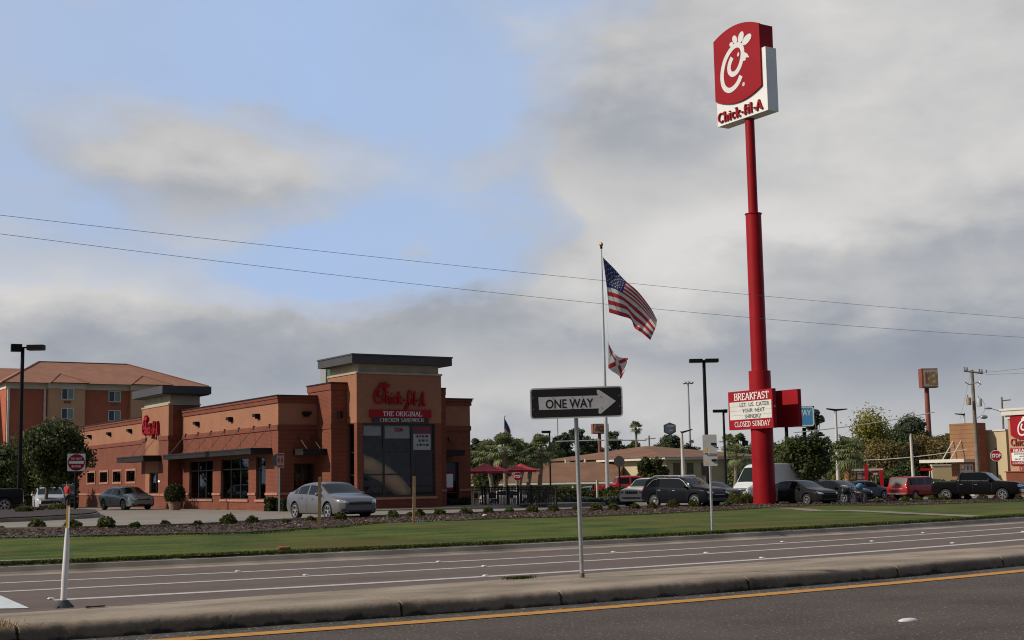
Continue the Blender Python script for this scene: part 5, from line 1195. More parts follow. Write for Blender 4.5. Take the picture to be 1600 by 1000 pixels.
# the diagonals of the cross follow the cloth
def flcol(u, v):
    if (u - .5) ** 2 + ((v - .5) * .66) ** 2 < .010: return 1
    return 0 if min(abs(u - v), abs(u + v - 1)) < .105 else 1
vs, fs, mi = cloth(fl, 900, 360, 3.571, fd + .7, 40, 40, .12, flcol)
mb = MB(); mb.v = [tuple(v) for v in vs]; mb.f = fs; mb.m = mi
solo(mb, 'state_flag', 'small white flag with a red diagonal cross flying below the stars and stripes', 'flag', [M_fr, M_fw], smooth=80, base=vs[0])
# far flag and its pole, over the palms
fz = pd(790, 750, 190); ff = thing('far_flagpole', 'thin distant flagpole behind the palms', 'flagpole', (fz.x, fz.y, zg(fz.x, fz.y)))
mb = MB(); mb.cyl((fz.x, fz.y, -1.2), (fz.x, fz.y, Zat(789, 651, 190)), .12, .06, 8); mb.build('pole', M_gal, ff, 60); mb = MB(); mb.ell((fz.x, fz.y, Zat(789, 650, 190)), .15, .15, .15, 8, 6); mb.build('ball', M_gal, ff)
far_rows = [(0, [(362, 80), (385, 120), (408, 165), (424, 205)]), (1, [(362, 232), (385, 250), (405, 262), (426, 272)])]
vs, fs, mi = cloth(far_rows, 730, 640, 6.253, 190, 20, 26, .3, lambda u, v: 2 if (v < .62 and u < .8) else (0 if int(v * 13) % 2 == 0 else 1))
mb = MB(); mb.v = [tuple(v) for v in vs]; mb.f = fs; mb.m = mi
solo(mb, 'far_flag', 'distant drooping stars and stripes flag above the palms', 'flag', [M_fr, M_fw, M_fb], smooth=80, base=vs[0])

# ---- street and lot lamps
def shoebox(name, label, px, ybase, dep, ytop, rpole, heads, pm=M_lamp, group='dark square lot lamps', tz=None):
    b = GD(px, dep); x, y, z = b
    t = thing(name, label, 'lamp post', b, 0, group); zt = Zat(px, ytop, dep)
    mb = MB(); mb.cyl((x, y, z), (x, y, zt), rpole, rpole * .8, 8); mb.build('pole', pm, t, 40)
    mb = MB(); mb.lathe((x, y, z), [(rpole * 2.6, 0), (rpole * 2.6, .5), (rpole * 1.2, .52)], 12); mb.build('footing', M_conc, t, 40)
    for yaw, l, w, h, off in heads:
        d = R0 * math.cos(R(yaw)) + Vector((-R0.y, R0.x, 0)) * math.sin(R(yaw)); F = Frame((x, y, zt), (d.x, d.y, 0), (0, 0, 1))
        mb = MB(); mb.fbox(F, 0, off, -.06, .02, -.04, .04); mb.fbox(F, off, off + l, -h * .6, h * .4, -w / 2, w / 2); hd = mb.build('lamp_head', M_lamp, t)
        mb = MB(); mb.fbox(F, off + .05, off + l - .05, -h * .6 - .02, -h * .6 - .001, -w / 2 + .05, w / 2 - .05); mb.build('lens', mat('lamp glass', (.3, .3, .28), .2, var=.05), hd)
    return t
shoebox('lot_lamp', 'tall dark lot lamp with two square heads in front of the hotel at the left', 30, 805, 77.5, 540, .13, [(0, .95, .5, .3, .3), (205, .6, .5, .42, .05)])
shoebox('lot_lamp', 'tall dark lot lamp with a wide flat head between the flags and the red pylon', 1106, 790, 92, 561, .14, [(0, .9, .5, .24, .1), (180, .9, .5, .24, .1)])
shoebox('lot_lamp', 'smaller dark lot lamp with two flat heads just left of the message board', 1134, 780, 118, 641, .12, [(180, .9, .4, .24, .02), (20, .25, .4, .3, .05)])
shoebox('lot_lamp', 'dark lot lamp above the red umbrellas, its head pointing left', 860, 780, 128, 674, .09, [(182, .75, .35, .22, .0), (0, .12, .3, .2, .0)])
M_wp = mat('white lamp pole', (.6, .57, .52), .6, var=.05)
def tpole(label, px, pxt, ytop, dep, r, arms, group='white concrete lot lamps', name='white_lot_lamp'):
    b = GD(px, dep); t = thing(name, label, 'lamp post', b, 0, group); tp = pd(pxt, ytop, dep)
    mb = MB(); mb.cyl(b - Vector((0, 0, .1)), tp, r, r * .62, 10); mb.build('pole', M_wp, t, 40)
    for yaw, l, rise in arms:
        d = R0 * math.cos(R(yaw)) + Vector((-R0.y, R0.x, 0)) * math.sin(R(yaw)); F = Frame(tp, (d.x, d.y, 0), (0, 0, 1))
        mb = MB(); mb.add([F.p(0, -.08, -.1), F.p(0, -.08, .1), F.p(0, .1, .1), F.p(0, .1, -.1), F.p(l, rise, -.18), F.p(l, rise, .18), F.p(l, rise + .08, .18), F.p(l, rise + .08, -.18)], [(0, 1, 2, 3), (7, 6, 5, 4), (0, 4, 5, 1), (1, 5, 6, 2), (2, 6, 7, 3), (3, 7, 4, 0)])
        mb.build('lamp_head', M_lamp, t)
    return t
tpole('white pole lamp with two swept dark heads above the rightmost dark sedans', 1309, 1305.5, 641, 112, .17, [(0, .95, .04), (180, .75, .1)])
tpole('white pole lamp with two swept dark heads in front of the far trees at right', 1427, 1422.5, 676, 120, .17, [(0, .65, .05), (180, .75, .05)])
tpole('white pole lamp with one dark head pointing right, behind the dark suv', 1068.5, 1065, 676, 118, .2, [(10, .95, .22), (170, .1, .05)])
tpole('white pole lamp with one dark head pointing left, over the striped block', 1508.5, 1506.5, 648, 150, .16, [(180, 1.0, .08), (0, .05, .1)])
# cobra-head lamps by the utility pole
def cobra(label, x0, y0, x1, y1, dep, r=.05):
    b = GD(x0, dep); t = thing('cobra_lamp', label, 'street lamp', b, 0, 'cobra head street lamps')
    a = pd(x0, y0, dep); c = pd(x1, y1, dep); m_ = pd((x0 + x1) / 2, (y0 * .3 + y1 * .7) - 1, dep)
    mb = MB(); mb.tube([b, a], .1, 8); mb.build('pole', M_gal, t, 50)
    mb = MB(); mb.tube([a, m_, c], r, 6); mb.build('arm', M_gal, t, 50)
    d = (c - m_).normalized(); mb = MB(); mb.ell((0, 0, 0), .55, .2, .14, 12, 6); F = Frame(c, (d.x, d.y, 0), (0, 0, 1))
    mb.v = [tuple(F.p(v[0] + .25, v[2], v[1])) for v in mb.v]; mb.build('lamp_head', M_gal, t, 50)
cobra('grey cobra head street lamp reaching left beside the emblem tower', 1576, 655, 1547, 638, 175)
# high mast and thin pole
def mast(label, px, ytop, dep, r, lights=True):
    b = GD(px, dep); t = thing('high_mast', label, 'high mast lamp', b); zt = Zat(px, ytop, dep)
    mb = MB(); mb.cyl(b, (b.x, b.y, zt), r, r * .5, 8); mb.build('pole', M_gal, t, 50)
    if lights:
        mb = MB(); mb.lathe((b.x, b.y, zt - .5), [(.3, 0), (.5, .15), (.3, .3)], 10)
        for k in range(6): a = k * math.pi / 3; mb.ell((b.x + math.cos(a) * 1.3, b.y + math.sin(a) * 1.3, zt - .6), .55, .55, .4, 8, 5); mb.tube([(b.x, b.y, zt - .3), (b.x + math.cos(a) * 1.3, b.y + math.sin(a) * 1.3, zt - .4)], .08, 4)
        mb.build('lamp_ring', M_gal, t, 50)
mast('very tall thin highway mast with a ring of lamps left of the lot lamp', 1080, 594, 420, .45)
mast('thin distant grey pole partly hidden by the one way sign', 873, 640, 300, .22, False)

# ---- small road signs
def post_sign(name, label, cat, px, ybase, dep, r, topy, builder, pm=M_lamp, group=None, sq=False, back=.06):
    b = GD(px, dep); b.z = pd(px, ybase, dep).z if ybase else b.z
    t = thing(name, label, cat, b, 0, group); tp = pd(px, topy, dep)
    mb = MB(); mb.cyl(b - Vector((0, 0, .1)), Vector((b.x, b.y, tp.z)), r, r, 8); mb.build('post', pm, t, 40); builder(t, b); return t
def octo(r): return circ(r, 8, math.pi / 8)
def stop_builder(px, py, dep, r, yaw=0., front=True, txt=True):
    def f(t, b):
        F = facing(px, py, dep, yaw); F = Frame(F.o + F.n * .08, F.u, F.v)
        mb = MB(); mb.prism(F, octo(r), -.01, 0); p = mb.build('sign_panel', M_white if front else M_back, t)
        if front:
            mb = MB(); mb.prism(F, octo(r * .93), .001, .006); mb.build('field', M_red, p)
            mb = MB(); sans(mb, F, 'STOP', 0, -r * .33, r * .66, r * 1.45, .03, n=.008); mb.build('lettering', M_white, p)
    return f
M_back = mat('sign back', (.05, .05, .052), .6, var=.1)
M_backg = mat('sign back grey', (.42, .42, .41), .55, metal=.2, var=.08, scale=3)
def dne(t, b):
    F = facing(119, 722.5, 74, 8); F = Frame(F.o + F.n * .1, F.u, F.v); s = 27 / (2100 / 74.)
    mb = MB(); mb.prism(F, rrect(s, s, .06), -.01, 0); p = mb.build('sign_panel', M_white, t)
    mb = MB(); mb.prism(F, circ(s * .475, 28), .001, .006); mb.build('disc', M_red, p)
    mb = MB(); mb.fbox(F, -s * .41, s * .41, -s * .08, s * .08, .008, .012); mb.build('bar', M_white, p)
    mb = MB(); sans(mb, F, 'DO NOT', 0, s * .155, s * .12, s * .62, .02, n=.008); sans(mb, F, 'ENTER', 0, -s * .29, s * .12, s * .52, .02, n=.008); mb.build('lettering', M_white, p)
post_sign('do_not_enter_sign', 'square white sign with a red disc and bar beside the left tree', 'road sign', 118, None, 76, .07, 711, dne)
post_sign('stop_sign', 'small red stop sign standing behind the patio fence under the umbrellas', 'stop sign', 809, None, 97, .04, 738, stop_builder(808.5, 744.5, 97, .34), group='stop signs')
post_sign('stop_sign', 'bright red stop sign in front of the cream wall at the right', 'stop sign', 1558, None, 96, .06, 700, stop_builder(1556.5, 712, 96, .42), group='stop signs')
post_sign('octagon_sign', 'black back of an octagonal sign on a post beside the flagpole', 'stop sign', 968, None, 92, .06, 712, stop_builder(967.5, 721, 92, .39, front=False))
def ped(t, b):
    F = facing(438, 719.5, 68, 6); F = Frame(F.o + F.n * .06, F.u, F.v); s = 2100 / 68.; w = 11.5 / s; h = 23 / s
    mb = MB(); mb.prism(F, rrect(w, h, .02), -.01, 0); p = mb.build('sign_panel', mat('tan sign face', (.34, .27, .21), .6, var=.05), t)
    mb = MB()
    for ox in (-.09, .08):
        mb.prism(Frame(F.p(ox, .13), F.u, F.v), circ(.035, 10), .001, .006); mb.prism(F, [(ox - .035, -.16), (ox - .05, .05), (ox - .02, .1), (ox + .03, .1), (ox + .05, .0), (ox + .03, -.17), (ox + .0, -.02)], .001, .006)
    mb.build('pictogram', M_redd, p)
    mb = MB(); mb.fbox(F, -w * .4, w * .4, h * .33, h * .43, .001, .005); mb.fbox(F, -w * .4, w * .4, -h * .43, -h * .33, .001, .005); mb.build('lettering', M_redd, p)
    F2 = facing(434.5, 719, 68.3, 0); mb = MB(); mb.prism(Frame(F2.o, F2.u, F2.v), octo(.34), -.01, 0); mb.build('octagon_back', M_back, t)
post_sign('pedestrian_sign', 'small tan pedestrian crossing sign on a post at the corner of the brick restaurant', 'road sign', 436.5, None, 68, .035, 710, ped, pm=M_gal)
def backs(t, b):
    D = t.location; dep_ = (Vector(D) - O).dot(FW); s = 2100 / dep_
    for (x0, x1, y0, y1), nm in (((1098, 1120, 679, 708), 'upper_panel'), ((1099, 1121, 710, 728), 'lower_panel')):
        F = facing((x0 + x1) / 2, (y0 + y1) / 2, dep_, 0); F = Frame(F.o - F.n * .06, F.u, F.v); w = (x1 - x0) / s; h = (y1 - y0) / s
        mb = MB(); mb.prism(F, rrect(w, h, .03), -.005, 0); p = mb.build(nm, M_backg, t)
        mb = MB(); mb.fbox(F, -w * .36, -w * .2, -h * .38, -h * .18, .001, .003); mb.build('sticker', mat('orange sticker', (.6, .32, .04), .6), p)
        mb = MB(); 
        for vv in ((.3, -.3) if h > .6 else (0,)): mb.fbox(F, .03, .16, vv * h - .025, vv * h + .025, .001, .05)
        mb.build('clamp', M_lamp, p)
bs = G(1111, 832); dps = (bs - O).dot(FW)
post_sign('parking_sign_back', 'pair of grey sign backs with orange stickers on a thin post in the lawn', 'road sign', 1110, 832, dps, .034, 680, backs, pm=M_gal)
b = GD(933, 88); mb = MB(); mb.box(b.x - .06, b.y - .06, b.z - .1, b.x + .06, b.y + .06, Zat(933, 750.5, 88)); solo(mb, 'marker_post', 'short pale post standing in the hedge right of the one way sign post', 'post', mat('pale post', (.45, .40, .28), .8), base=b)

# ---- billboards and far pole signs
def pole_sign(name, label, px, dep, box, pole_px, pr, pcol, depth, side, builder, yaw=0, base_z=-1.5, top_in=.3):
    x0, x1, y0, y1 = box; F = facing((x0 + x1) / 2, (y0 + y1) / 2, dep, yaw); s = 2100 / dep; w = (x1 - x0) / s / max(.3, math.cos(R(yaw))); h = (y1 - y0) / s
    p = pd(pole_px, 750, dep); t = thing(name, label, 'pole sign', (p.x, p.y, base_z))
    mb = MB(); mb.cyl((p.x, p.y, base_z), (p.x, p.y, F.o.z - h / 2 + top_in), pr, pr * .85, 12); mb.build('pole', pcol, t, 50)
    mb = MB(); mb.fbox(F, -w / 2, w / 2, -h / 2, h / 2, -depth, 0); c = mb.build('cabinet', side, t); builder(F, w, h, c, t)
M_rust = mat('rust red paint', (.23, .06, .04), .7, var=.12, scale=1); M_tanf = mat('faded sign face', (.42, .37, .28), .6, var=.08, scale=1); M_or = mat('sign orange', (.26, .08, .04), .6); M_yel = mat('sign ochre', (.33, .20, .06), .6); M_brn = mat('sign brown', (.16, .05, .02), .6)
def aw(F, w, h, c, t):
    mb = MB(); mb.fbox(F, -w * .44, w * .44, -h * .42, h * .42, .002, .03); f = mb.build('face', M_tanf, c)
    mb = MB(); G_ = Frame(F.p(0, 0, .03), F.u, F.v); mb.stroke(G_, [(-w * .36, -h * .22), (-w * .24, h * .3), (-w * .12, -h * .25)], .3, .3, .01, .03); mb.stroke(G_, [(-w * .3, -h * .02), (-w * .16, -h * .02)], .2, .2, .012, .034)
    for k, cx in enumerate((-.0, .2)): mb.stroke(G_, arc(w * cx, 0, w * .09, h * .26, 20, 360, 12), .3, .3, .011, .031 + k * .002)
    mb.stroke(G_, [(w * .34, h * .28), (w * .34, -h * .28)], .3, .3, .011, .032); mb.build('lettering', M_brn, f)
pole_sign('restaurant_pole_sign', 'tan and rust box sign on a red pole beyond the flagpole', 938, 240, (927, 951, 662, 677.5), 938.5, .35, M_rust, 1.6, M_rust, aw, yaw=14)
def kfc(F, w, h, c, t):
    mb = MB(); mb.fbox(F, -w * .38, w * .48, -h * .44, h * .44, .002, .03); f = mb.build('face', mat('grey sign face', (.38, .35, .3), .6, var=.06), c)
    G_ = Frame(F.p(w * .05, 0, .03), F.u, F.v); mb = MB(); mb.stroke(G_, [(-w * .3, -h * .3), (-w * .3, h * .3)], .22, .22, .01, .03); mb.stroke(G_, [(-w * .12, h * .3), (-w * .29, 0), (-w * .1, -h * .32)], .2, .2, .011, .033); mb.build('lettering', M_or, f)
    mb = MB(); ring(mb, Frame(G_.p(w * .13, h * .14), F.u, F.v), [(a * 1.1, b) for a, b in circ(.6, 16)], [(a * 1.1, b) for a, b in circ(.3, 16)], .01, .03); ring(mb, Frame(G_.p(w * .15, -h * .16), F.u, F.v), [(a * 1.2, b) for a, b in circ(.62, 16)], [(a * 1.2, b) for a, b in circ(.3, 16)], .012, .034); mb.build('ring_mark', M_yel, f)
pole_sign('tall_box_sign', 'square faded box sign on a tall rust red pole above the trees', 1455, 205, (1441, 1465, 575.5, 605.5), 1455.5, .42, M_rust, 1.5, M_rust, kfc, yaw=20, base_z=-1)
def rod(F, w, h, c, t):
    mb = MB(); ring(mb, F, rrect(w - .1, h - .1, .35), rrect(w - .45, h - .45, .25), .002, .05); mb.build('trim', mat('pale blue trim', (.5, .56, .6), .5), c)
    mb = MB(); mb.prism(F, rrect(w - .46, h - .46, .25), .002, .03); f = mb.build('face', mat('sign blue', (.05, .22, .42), .5, var=.05), c)
    mb = MB(); G_ = Frame(F.p(0, 0, .03), F.u, F.v); serif(mb, G_, 'RODEWAY', 0, h * .06, h * .24, w * .8, .2, .12); serif(mb, G_, 'INN', 0, -h * .3, h * .26, w * .3, .2, .12); mb.build('lettering', mat('pale lettering', (.55, .6, .62), .5), f)
pole_sign('inn_sign', 'blue inn sign in a rounded dark frame, half hidden by the red message board', 1245, 185, (1218, 1272, 635, 667), 1232, .28, M_lamp, .8, M_lamp, rod)
p_ = pd(1260, 750, 185); mb = MB(); mb.cyl((p_.x, p_.y, -1.5), (p_.x, p_.y, Zat(1260, 668, 185)), .3, .28, 10); o = mb.build('pole', M_lamp, bpy.data.objects['inn_sign'], 50)
def hexs(F, w, h, c, t): pass
p = pd(1046.5, 750, 380); t = thing('hexagon_sign', 'dark hexagonal hotel sign on a pole above the motel roof', 'pole sign', (p.x, p.y, -1.5)); F = facing(1046.5, 670, 380); s = 2100 / 380.
mb = MB(); P6 = [(0, 10 / s), (9.5 / s, 6 / s), (9.5 / s, -5 / s), (0, -10 / s), (-9.5 / s, -5 / s), (-9.5 / s, 6 / s)]; mb.prism(F, P6, -1.5, 0); c = mb.build('cabinet', mat('navy sign', (.035, .045, .075), .5), t)
mb = MB(); mb.prism(F, [(a * .82, b * .82) for a, b in P6], .01, .08); f = mb.build('face', mat('slate sign face', (.07, .085, .12), .5), c)
mb = MB(); sans(mb, F, 'Hampton', .3, .2, 1.0, 2.2, n=.1, dep=.05); sans(mb, F, 'Inn', .3, -.75, .7, 1., n=.1, dep=.05); mb.build('lettering', mat('dim lettering', (.3, .32, .36), .5), f)
mb = MB(); mb.cyl((p.x, p.y, -1.5), (p.x, p.y, F.o.z - 9 / s), .4, .4, 10); mb.build('pole', M_lamp, t, 50)
# oval far sign
F = facing(1080.5, 690, 300); s = 2100 / 300.; p = pd(1080.5, 750, 300); t = thing('oval_sign', 'small dark oval sign beside the highway mast', 'sign', (p.x, p.y, -1.5)); mb = MB(); mb.prism(F, [(a, b * .7) for a, b in circ(4.2 / s, 20)], -.5, 0); mb.build('panel', mat('slate sign face', (.07, .085, .12)), t); mb = MB(); ring(mb, F, [(a, b * .7) for a, b in circ(3.9 / s, 20)], [(a, b * .7) for a, b in circ(3.1 / s, 20)], .01, .08); mb.build('border', M_backg, t); mb = MB(); mb.cyl((p.x, p.y, -1.5), (p.x, p.y, F.o.z - 2.5 / s), .12, .12, 8); mb.build('pole', M_lamp, t)
# white and green hotel sign behind the tower's left shoulder
p = pd(510, 750, 260); t = thing('roof_high_sign', 'white and green sign panel behind the left shoulder of the brick tower', 'pole sign', (p.x, p.y, 0)); s = 2100 / 260.
F = facing(510, 585, 260, -12); mb = MB(); mb.fbox(F, -9.5 / s, -1 / s, -14 / s, 14 / s, -1.2, 0, 0); c = mb.build('white_panel', M_white, t); mb = MB(); mb.fbox(F, -1 / s + .005, 9 / s, -13 / s, 12 / s, -1.2, -.1, 0); mb.build('green_panel', mat('grey green panel', (.22, .3, .24), .5), t)
mb = MB(); mb.cyl((p.x, p.y, 0), (p.x, p.y, F.o.z - 12 / s), .4, .4, 8); mb.build('pole', M_gal, t); mb = MB(); mb.fbox(F, 2.5 / s, 8.5 / s, -7 / s, -3 / s, -.09, -.04); mb.fbox(F, 5 / s, 8.5 / s, 2 / s, 9 / s, -.09, -.04); mb.build('green_mark', mat('sign green', (.03, .2, .09), .5), t)

# ---- utility poles and wires
M_pw = mat('old pole wood', (.2, .165, .125), .9, var=.2, scale=2, bump=.3)
M_wire = mat('wire', (.17, .17, .175), .6, var=0)
b = GD(1528, 104); up = thing('utility_pole', 'tall wooden utility pole with crossarm, transformers and a lamp arm at the right', 'utility pole', b)
tp = pd(1518, 577, 104); mb = MB(); mb.cyl(b, (b.x + (tp.x - b.x) * .35, b.y + (tp.y - b.y) * .35, tp.z), .19, .12, 12); mb.build('pole', M_pw, up, 60)
ctr = lambda px, py: pd(px, py, 104)
mb = MB(); mb.tube([ctr(1506, 579.5), ctr(1536, 583.5)], .07, 5); ca = mb.build('crossarm', M_pw, up)
M_ins = mat('insulator', (.3, .28, .26), .3, var=.1)
for px in (1507, 1511, 1530, 1534, 1541): mb = MB(); c = ctr(px, 578 + (px - 1506) * .13); mb.lathe(c, [(.05, 0), (.09, .08), (.05, .16), (.08, .22), (0, .26)], 8); mb.build('insulator', M_ins, ca, 60)
mb = MB(); mb.tube([ctr(1508, 597), ctr(1514, 601), ctr(1528, 597), ctr(1533, 601)], .05, 5); mb.tube([ctr(1528, 604), ctr(1531, 596)], .04, 4); mb.build('bracket', M_gal, up)
for (x0, x1, y0, y1, nm, m_) in ((1510, 1517.5, 621, 633, 'transformer', mat('rusty transformer', (.3, .2, .14), .6, var=.3, scale=4)), (1526.5, 1534.5, 622, 635, 'transformer', mat('grey transformer', (.4, .42, .42), .5, var=.08))):
    cx = (x0 + x1) / 2; a_ = ctr(cx, y1); c_ = ctr(cx, y0); mb = MB(); h = c_.z - a_.z; mb.lathe((a_.x, a_.y, a_.z), [(0, 0), (.19, 0), (.2, h * .9), (.14, h), (0, h + .03)], 14); mb.lathe((a_.x - .08, a_.y, a_.z + h), [(.04, 0), (.05, .12), (.03, .2), (0, .22)], 8); mb.build(nm, m_, up, 50)
mb = MB(); mb.tube([ctr(1525, 655), ctr(1530, 651), ctr(1534, 650)], .035, 5); la = mb.build('lamp_arm', M_gal, up); mb = MB(); mb.ell((0, 0, 0), .38, .2, .17, 12, 8); c = ctr(1537.5, 651.5); mb.v = [(v[0] + c.x, v[1] + c.y, v[2] + c.z) for v in mb.v]; mb.build('lamp_head', M_gal, la, 60)
mb = MB(); mb.tube([ctr(1534, 624), ctr(1539, 632), ctr(1539, 641), ctr(1532, 650)], .012, 4); mb.tube([ctr(1516, 583), ctr(1513, 600), ctr(1507, 625), ctr(1500, 655)], .01, 4); mb.build('drop_cable', M_wire, up)
# far crossarm poles
def xpole(label, px, ytop, dep, hw):
    b = GD(px, dep); t = thing('far_utility_pole', label, 'utility pole', b, 0, 'distant crossarm utility poles'); c = pd(px, ytop, dep)
    mb = MB(); mb.cyl(b, (b.x, b.y, c.z + .4), .16, .13, 8); mb.build('pole', M_pw, t)
    mb = MB(); mb.tube([pd(px - hw, ytop + 2.2, dep), pd(px + hw, ytop + .8, dep)], .1, 4); mb.build('crossarm', M_pw, t)
xpole('distant utility pole with a crossarm above the cream motel roof', 1016, 684, 230, 8.5)
xpole('distant utility pole with a crossarm above the emblem tower cornice', 1572, 624, 190, 7)
def wire(label, pts, r, name='overhead_wire', group=None):
    mb = MB(); mb.tube(pts, r, 5); return solo(mb, name, label, 'wire', M_wire, group, base=pts[0])
YW = 40.
def longwire(label, P, r):
    q = [atY(x, y, YW) for x, y in P]; X = np.array([p.x for p in q]); Z = np.array([p.z for p in q]); c = np.polyfit(X, Z, 2)
    xs_ = frange(float(X.min()) - 12, float(X.max()) + 25, 2.); wire(label, [Vector((x, YW, float(np.polyval(c, x)))) for x in xs_], r, group='two long cables crossing the sky')
longwire('upper of the two long cables crossing the whole sky', [(0, 338), (400, 378), (800, 425), (1170, 461), (1600, 497)], .007)
longwire('lower of the two long cables crossing the whole sky', [(0, 367), (400, 412), (800, 462), (1170, 496), (1600, 527)], .007)
def farwire(label, a, b, d0, d1, r, sag=3):
    pts = []
    for i in range(13):
        t = i / 12; pts.append(pd(a[0] + (b[0] - a[0]) * t, a[1] + (b[1] - a[1]) * t + sag * 4 * t * (1 - t), d0 + (d1 - d0) * t))
    w = wire(label, pts, r, group='thin wires over the right side trees')
    return w
farwire('thin pale wire rising from the blue inn sign towards the right', (1240, 676), (1460, 644), 140, 140, .05)
farwire('thin pale wire crossing in front of the yellow and brown trees', (1350, 719), (1512, 702), 130, 110, .035)
farwire('thin wire from the utility pole crossarm to the right edge, upper', (1536, 582), (1640, 570), 104, 90, .015, 1)
farwire('thin wire from the utility pole crossarm to the right edge, lower', (1540, 585), (1640, 580), 104, 90, .015, 1)
farwire('pale wire in front of the pines behind the flagpole', (868, 690), (1010, 688), 200, 200, .09, -1)
for o_ in bpy.data.objects:
    if o_.name.startswith('overhead_wire') and 'pale' in o_.get('label', ''): o_.data.materials[0] = M_backg
# ============================================================ vehicles
M_tyre = mat('tyre rubber', (.022, .022, .023), .85, var=.15, scale=6)
M_rim = mat('alloy rim', (.55, .55, .56), .3, metal=.7, var=.06, scale=6)
M_liner = mat('wheel well', (.008, .008, .008), .95, var=0)
M_cglass = glass_mat('car glass', thru=False, base=(.006, .008, .009), rough=.03, fres=1.3)
M_cglass2 = glass_mat('windshield glass', thru=False, base=(.014, .020, .018), rough=.03, fres=1.28)
M_trimb = mat('black trim', (.018, .018, .019), .5, var=.1, scale=5)
M_chrome = mat('chrome', (.5, .5, .51), .25, metal=.9, var=.03)
M_hl = mat('headlamp', (.42, .43, .44), .12, metal=.5, var=.45, scale=16, spec=.7)
M_tl = mat('tail lamp', (.38, .012, .015), .2, var=.1, scale=8)
M_plate = mat('number plate', (.5, .5, .46), .5, var=.05)
M_on = mat('lit lamp', (1., .93, .75), .3, var=0, emit=5.)
def paint(name, col, metal=.35):
    if max(col) < .05: return mat(name, tuple(c * .6 for c in col), .3, metal=0, var=.05, scale=1.2, coat=.16, spec=.04)
    return mat(name, col, .3, metal=metal * .5, var=.05, scale=1.2, coat=.35, spec=.08)
def pw(P, x):
    if x <= P[0][0]: return P[0][1]
    for (a, b), (c, d) in zip(P, P[1:]):
        if x <= c: return b + (d - b) * (x - a) / (c - a) if c > a else d
    return P[-1][1]
def sm(P, x, w=.07): return sum(pw(P, x + k * w / 2) for k in (-2, -1, 0, 1, 2)) / 5
def wheel_parts(root, cx, cy, r, w, side, rim_r, rimm, spokes=5):
    """side +1 left (y+) / -1 right; outer face towards side"""
    mb = MB(); ax = (0, side, 0); mb.lathe((cx, cy, r), [(0, -w * .5), (rim_r, -w * .5), (rim_r, w * .1), (0, w * .1)], 24, axis=ax)
    wl = mb.build('wheel', M_liner, root, 40, local=True)
    mb = MB(); mb.lathe((cx, cy, r), [(rim_r, -w * .5), (r * .93, -w * .5), (r, -w * .35), (r, w * .35), (r * .93, w * .5), (rim_r + .012, w * .5), (rim_r, w * .42)], 28, axis=ax); mb.build('tyre', M_tyre, wl, 50, local=True)
    mb = MB(); mb.lathe((cx, cy, r), [(rim_r, w * .15), (rim_r, w * .43), (rim_r * .9, w * .44), (rim_r * .86, w * .3), (rim_r * .9, w * .15)], 28, axis=ax); mb.lathe((cx, cy, r), [(rim_r * .24, w * .12), (rim_r * .22, w * .38), (0, w * .4)], 14, axis=ax)
    for k in range(spokes):
        a = 2 * math.pi * k / spokes + .35; c, s = math.cos(a), math.sin(a)
        def q(rr, t, n): return (cx + rr * c - t * s, cy + side * n, r + rr * s + t * c)
        wa, wb_ = rim_r * (.11 if spokes < 7 else .075), rim_r * (.19 if spokes < 7 else .10)
        v = [q(rim_r * .15, -wa, w * .3), q(rim_r * .15, wa, w * .3), q(rim_r * .92, wb_, w * .36), q(rim_r * .92, -wb_, w * .36), q(rim_r * .15, -wa, w * .12), q(rim_r * .15, wa, w * .12), q(rim_r * .92, wb_, w * .14), q(rim_r * .92, -wb_, w * .14)]
        mb.add(v, [(0, 1, 2, 3), (3, 2, 1, 0), (0, 4, 5, 1), (1, 5, 6, 2), (3, 7, 4, 0), (0, 3, 7, 4), (1, 2, 6, 5)])
    mb.build('rim', rimm, wl, 40, local=True)
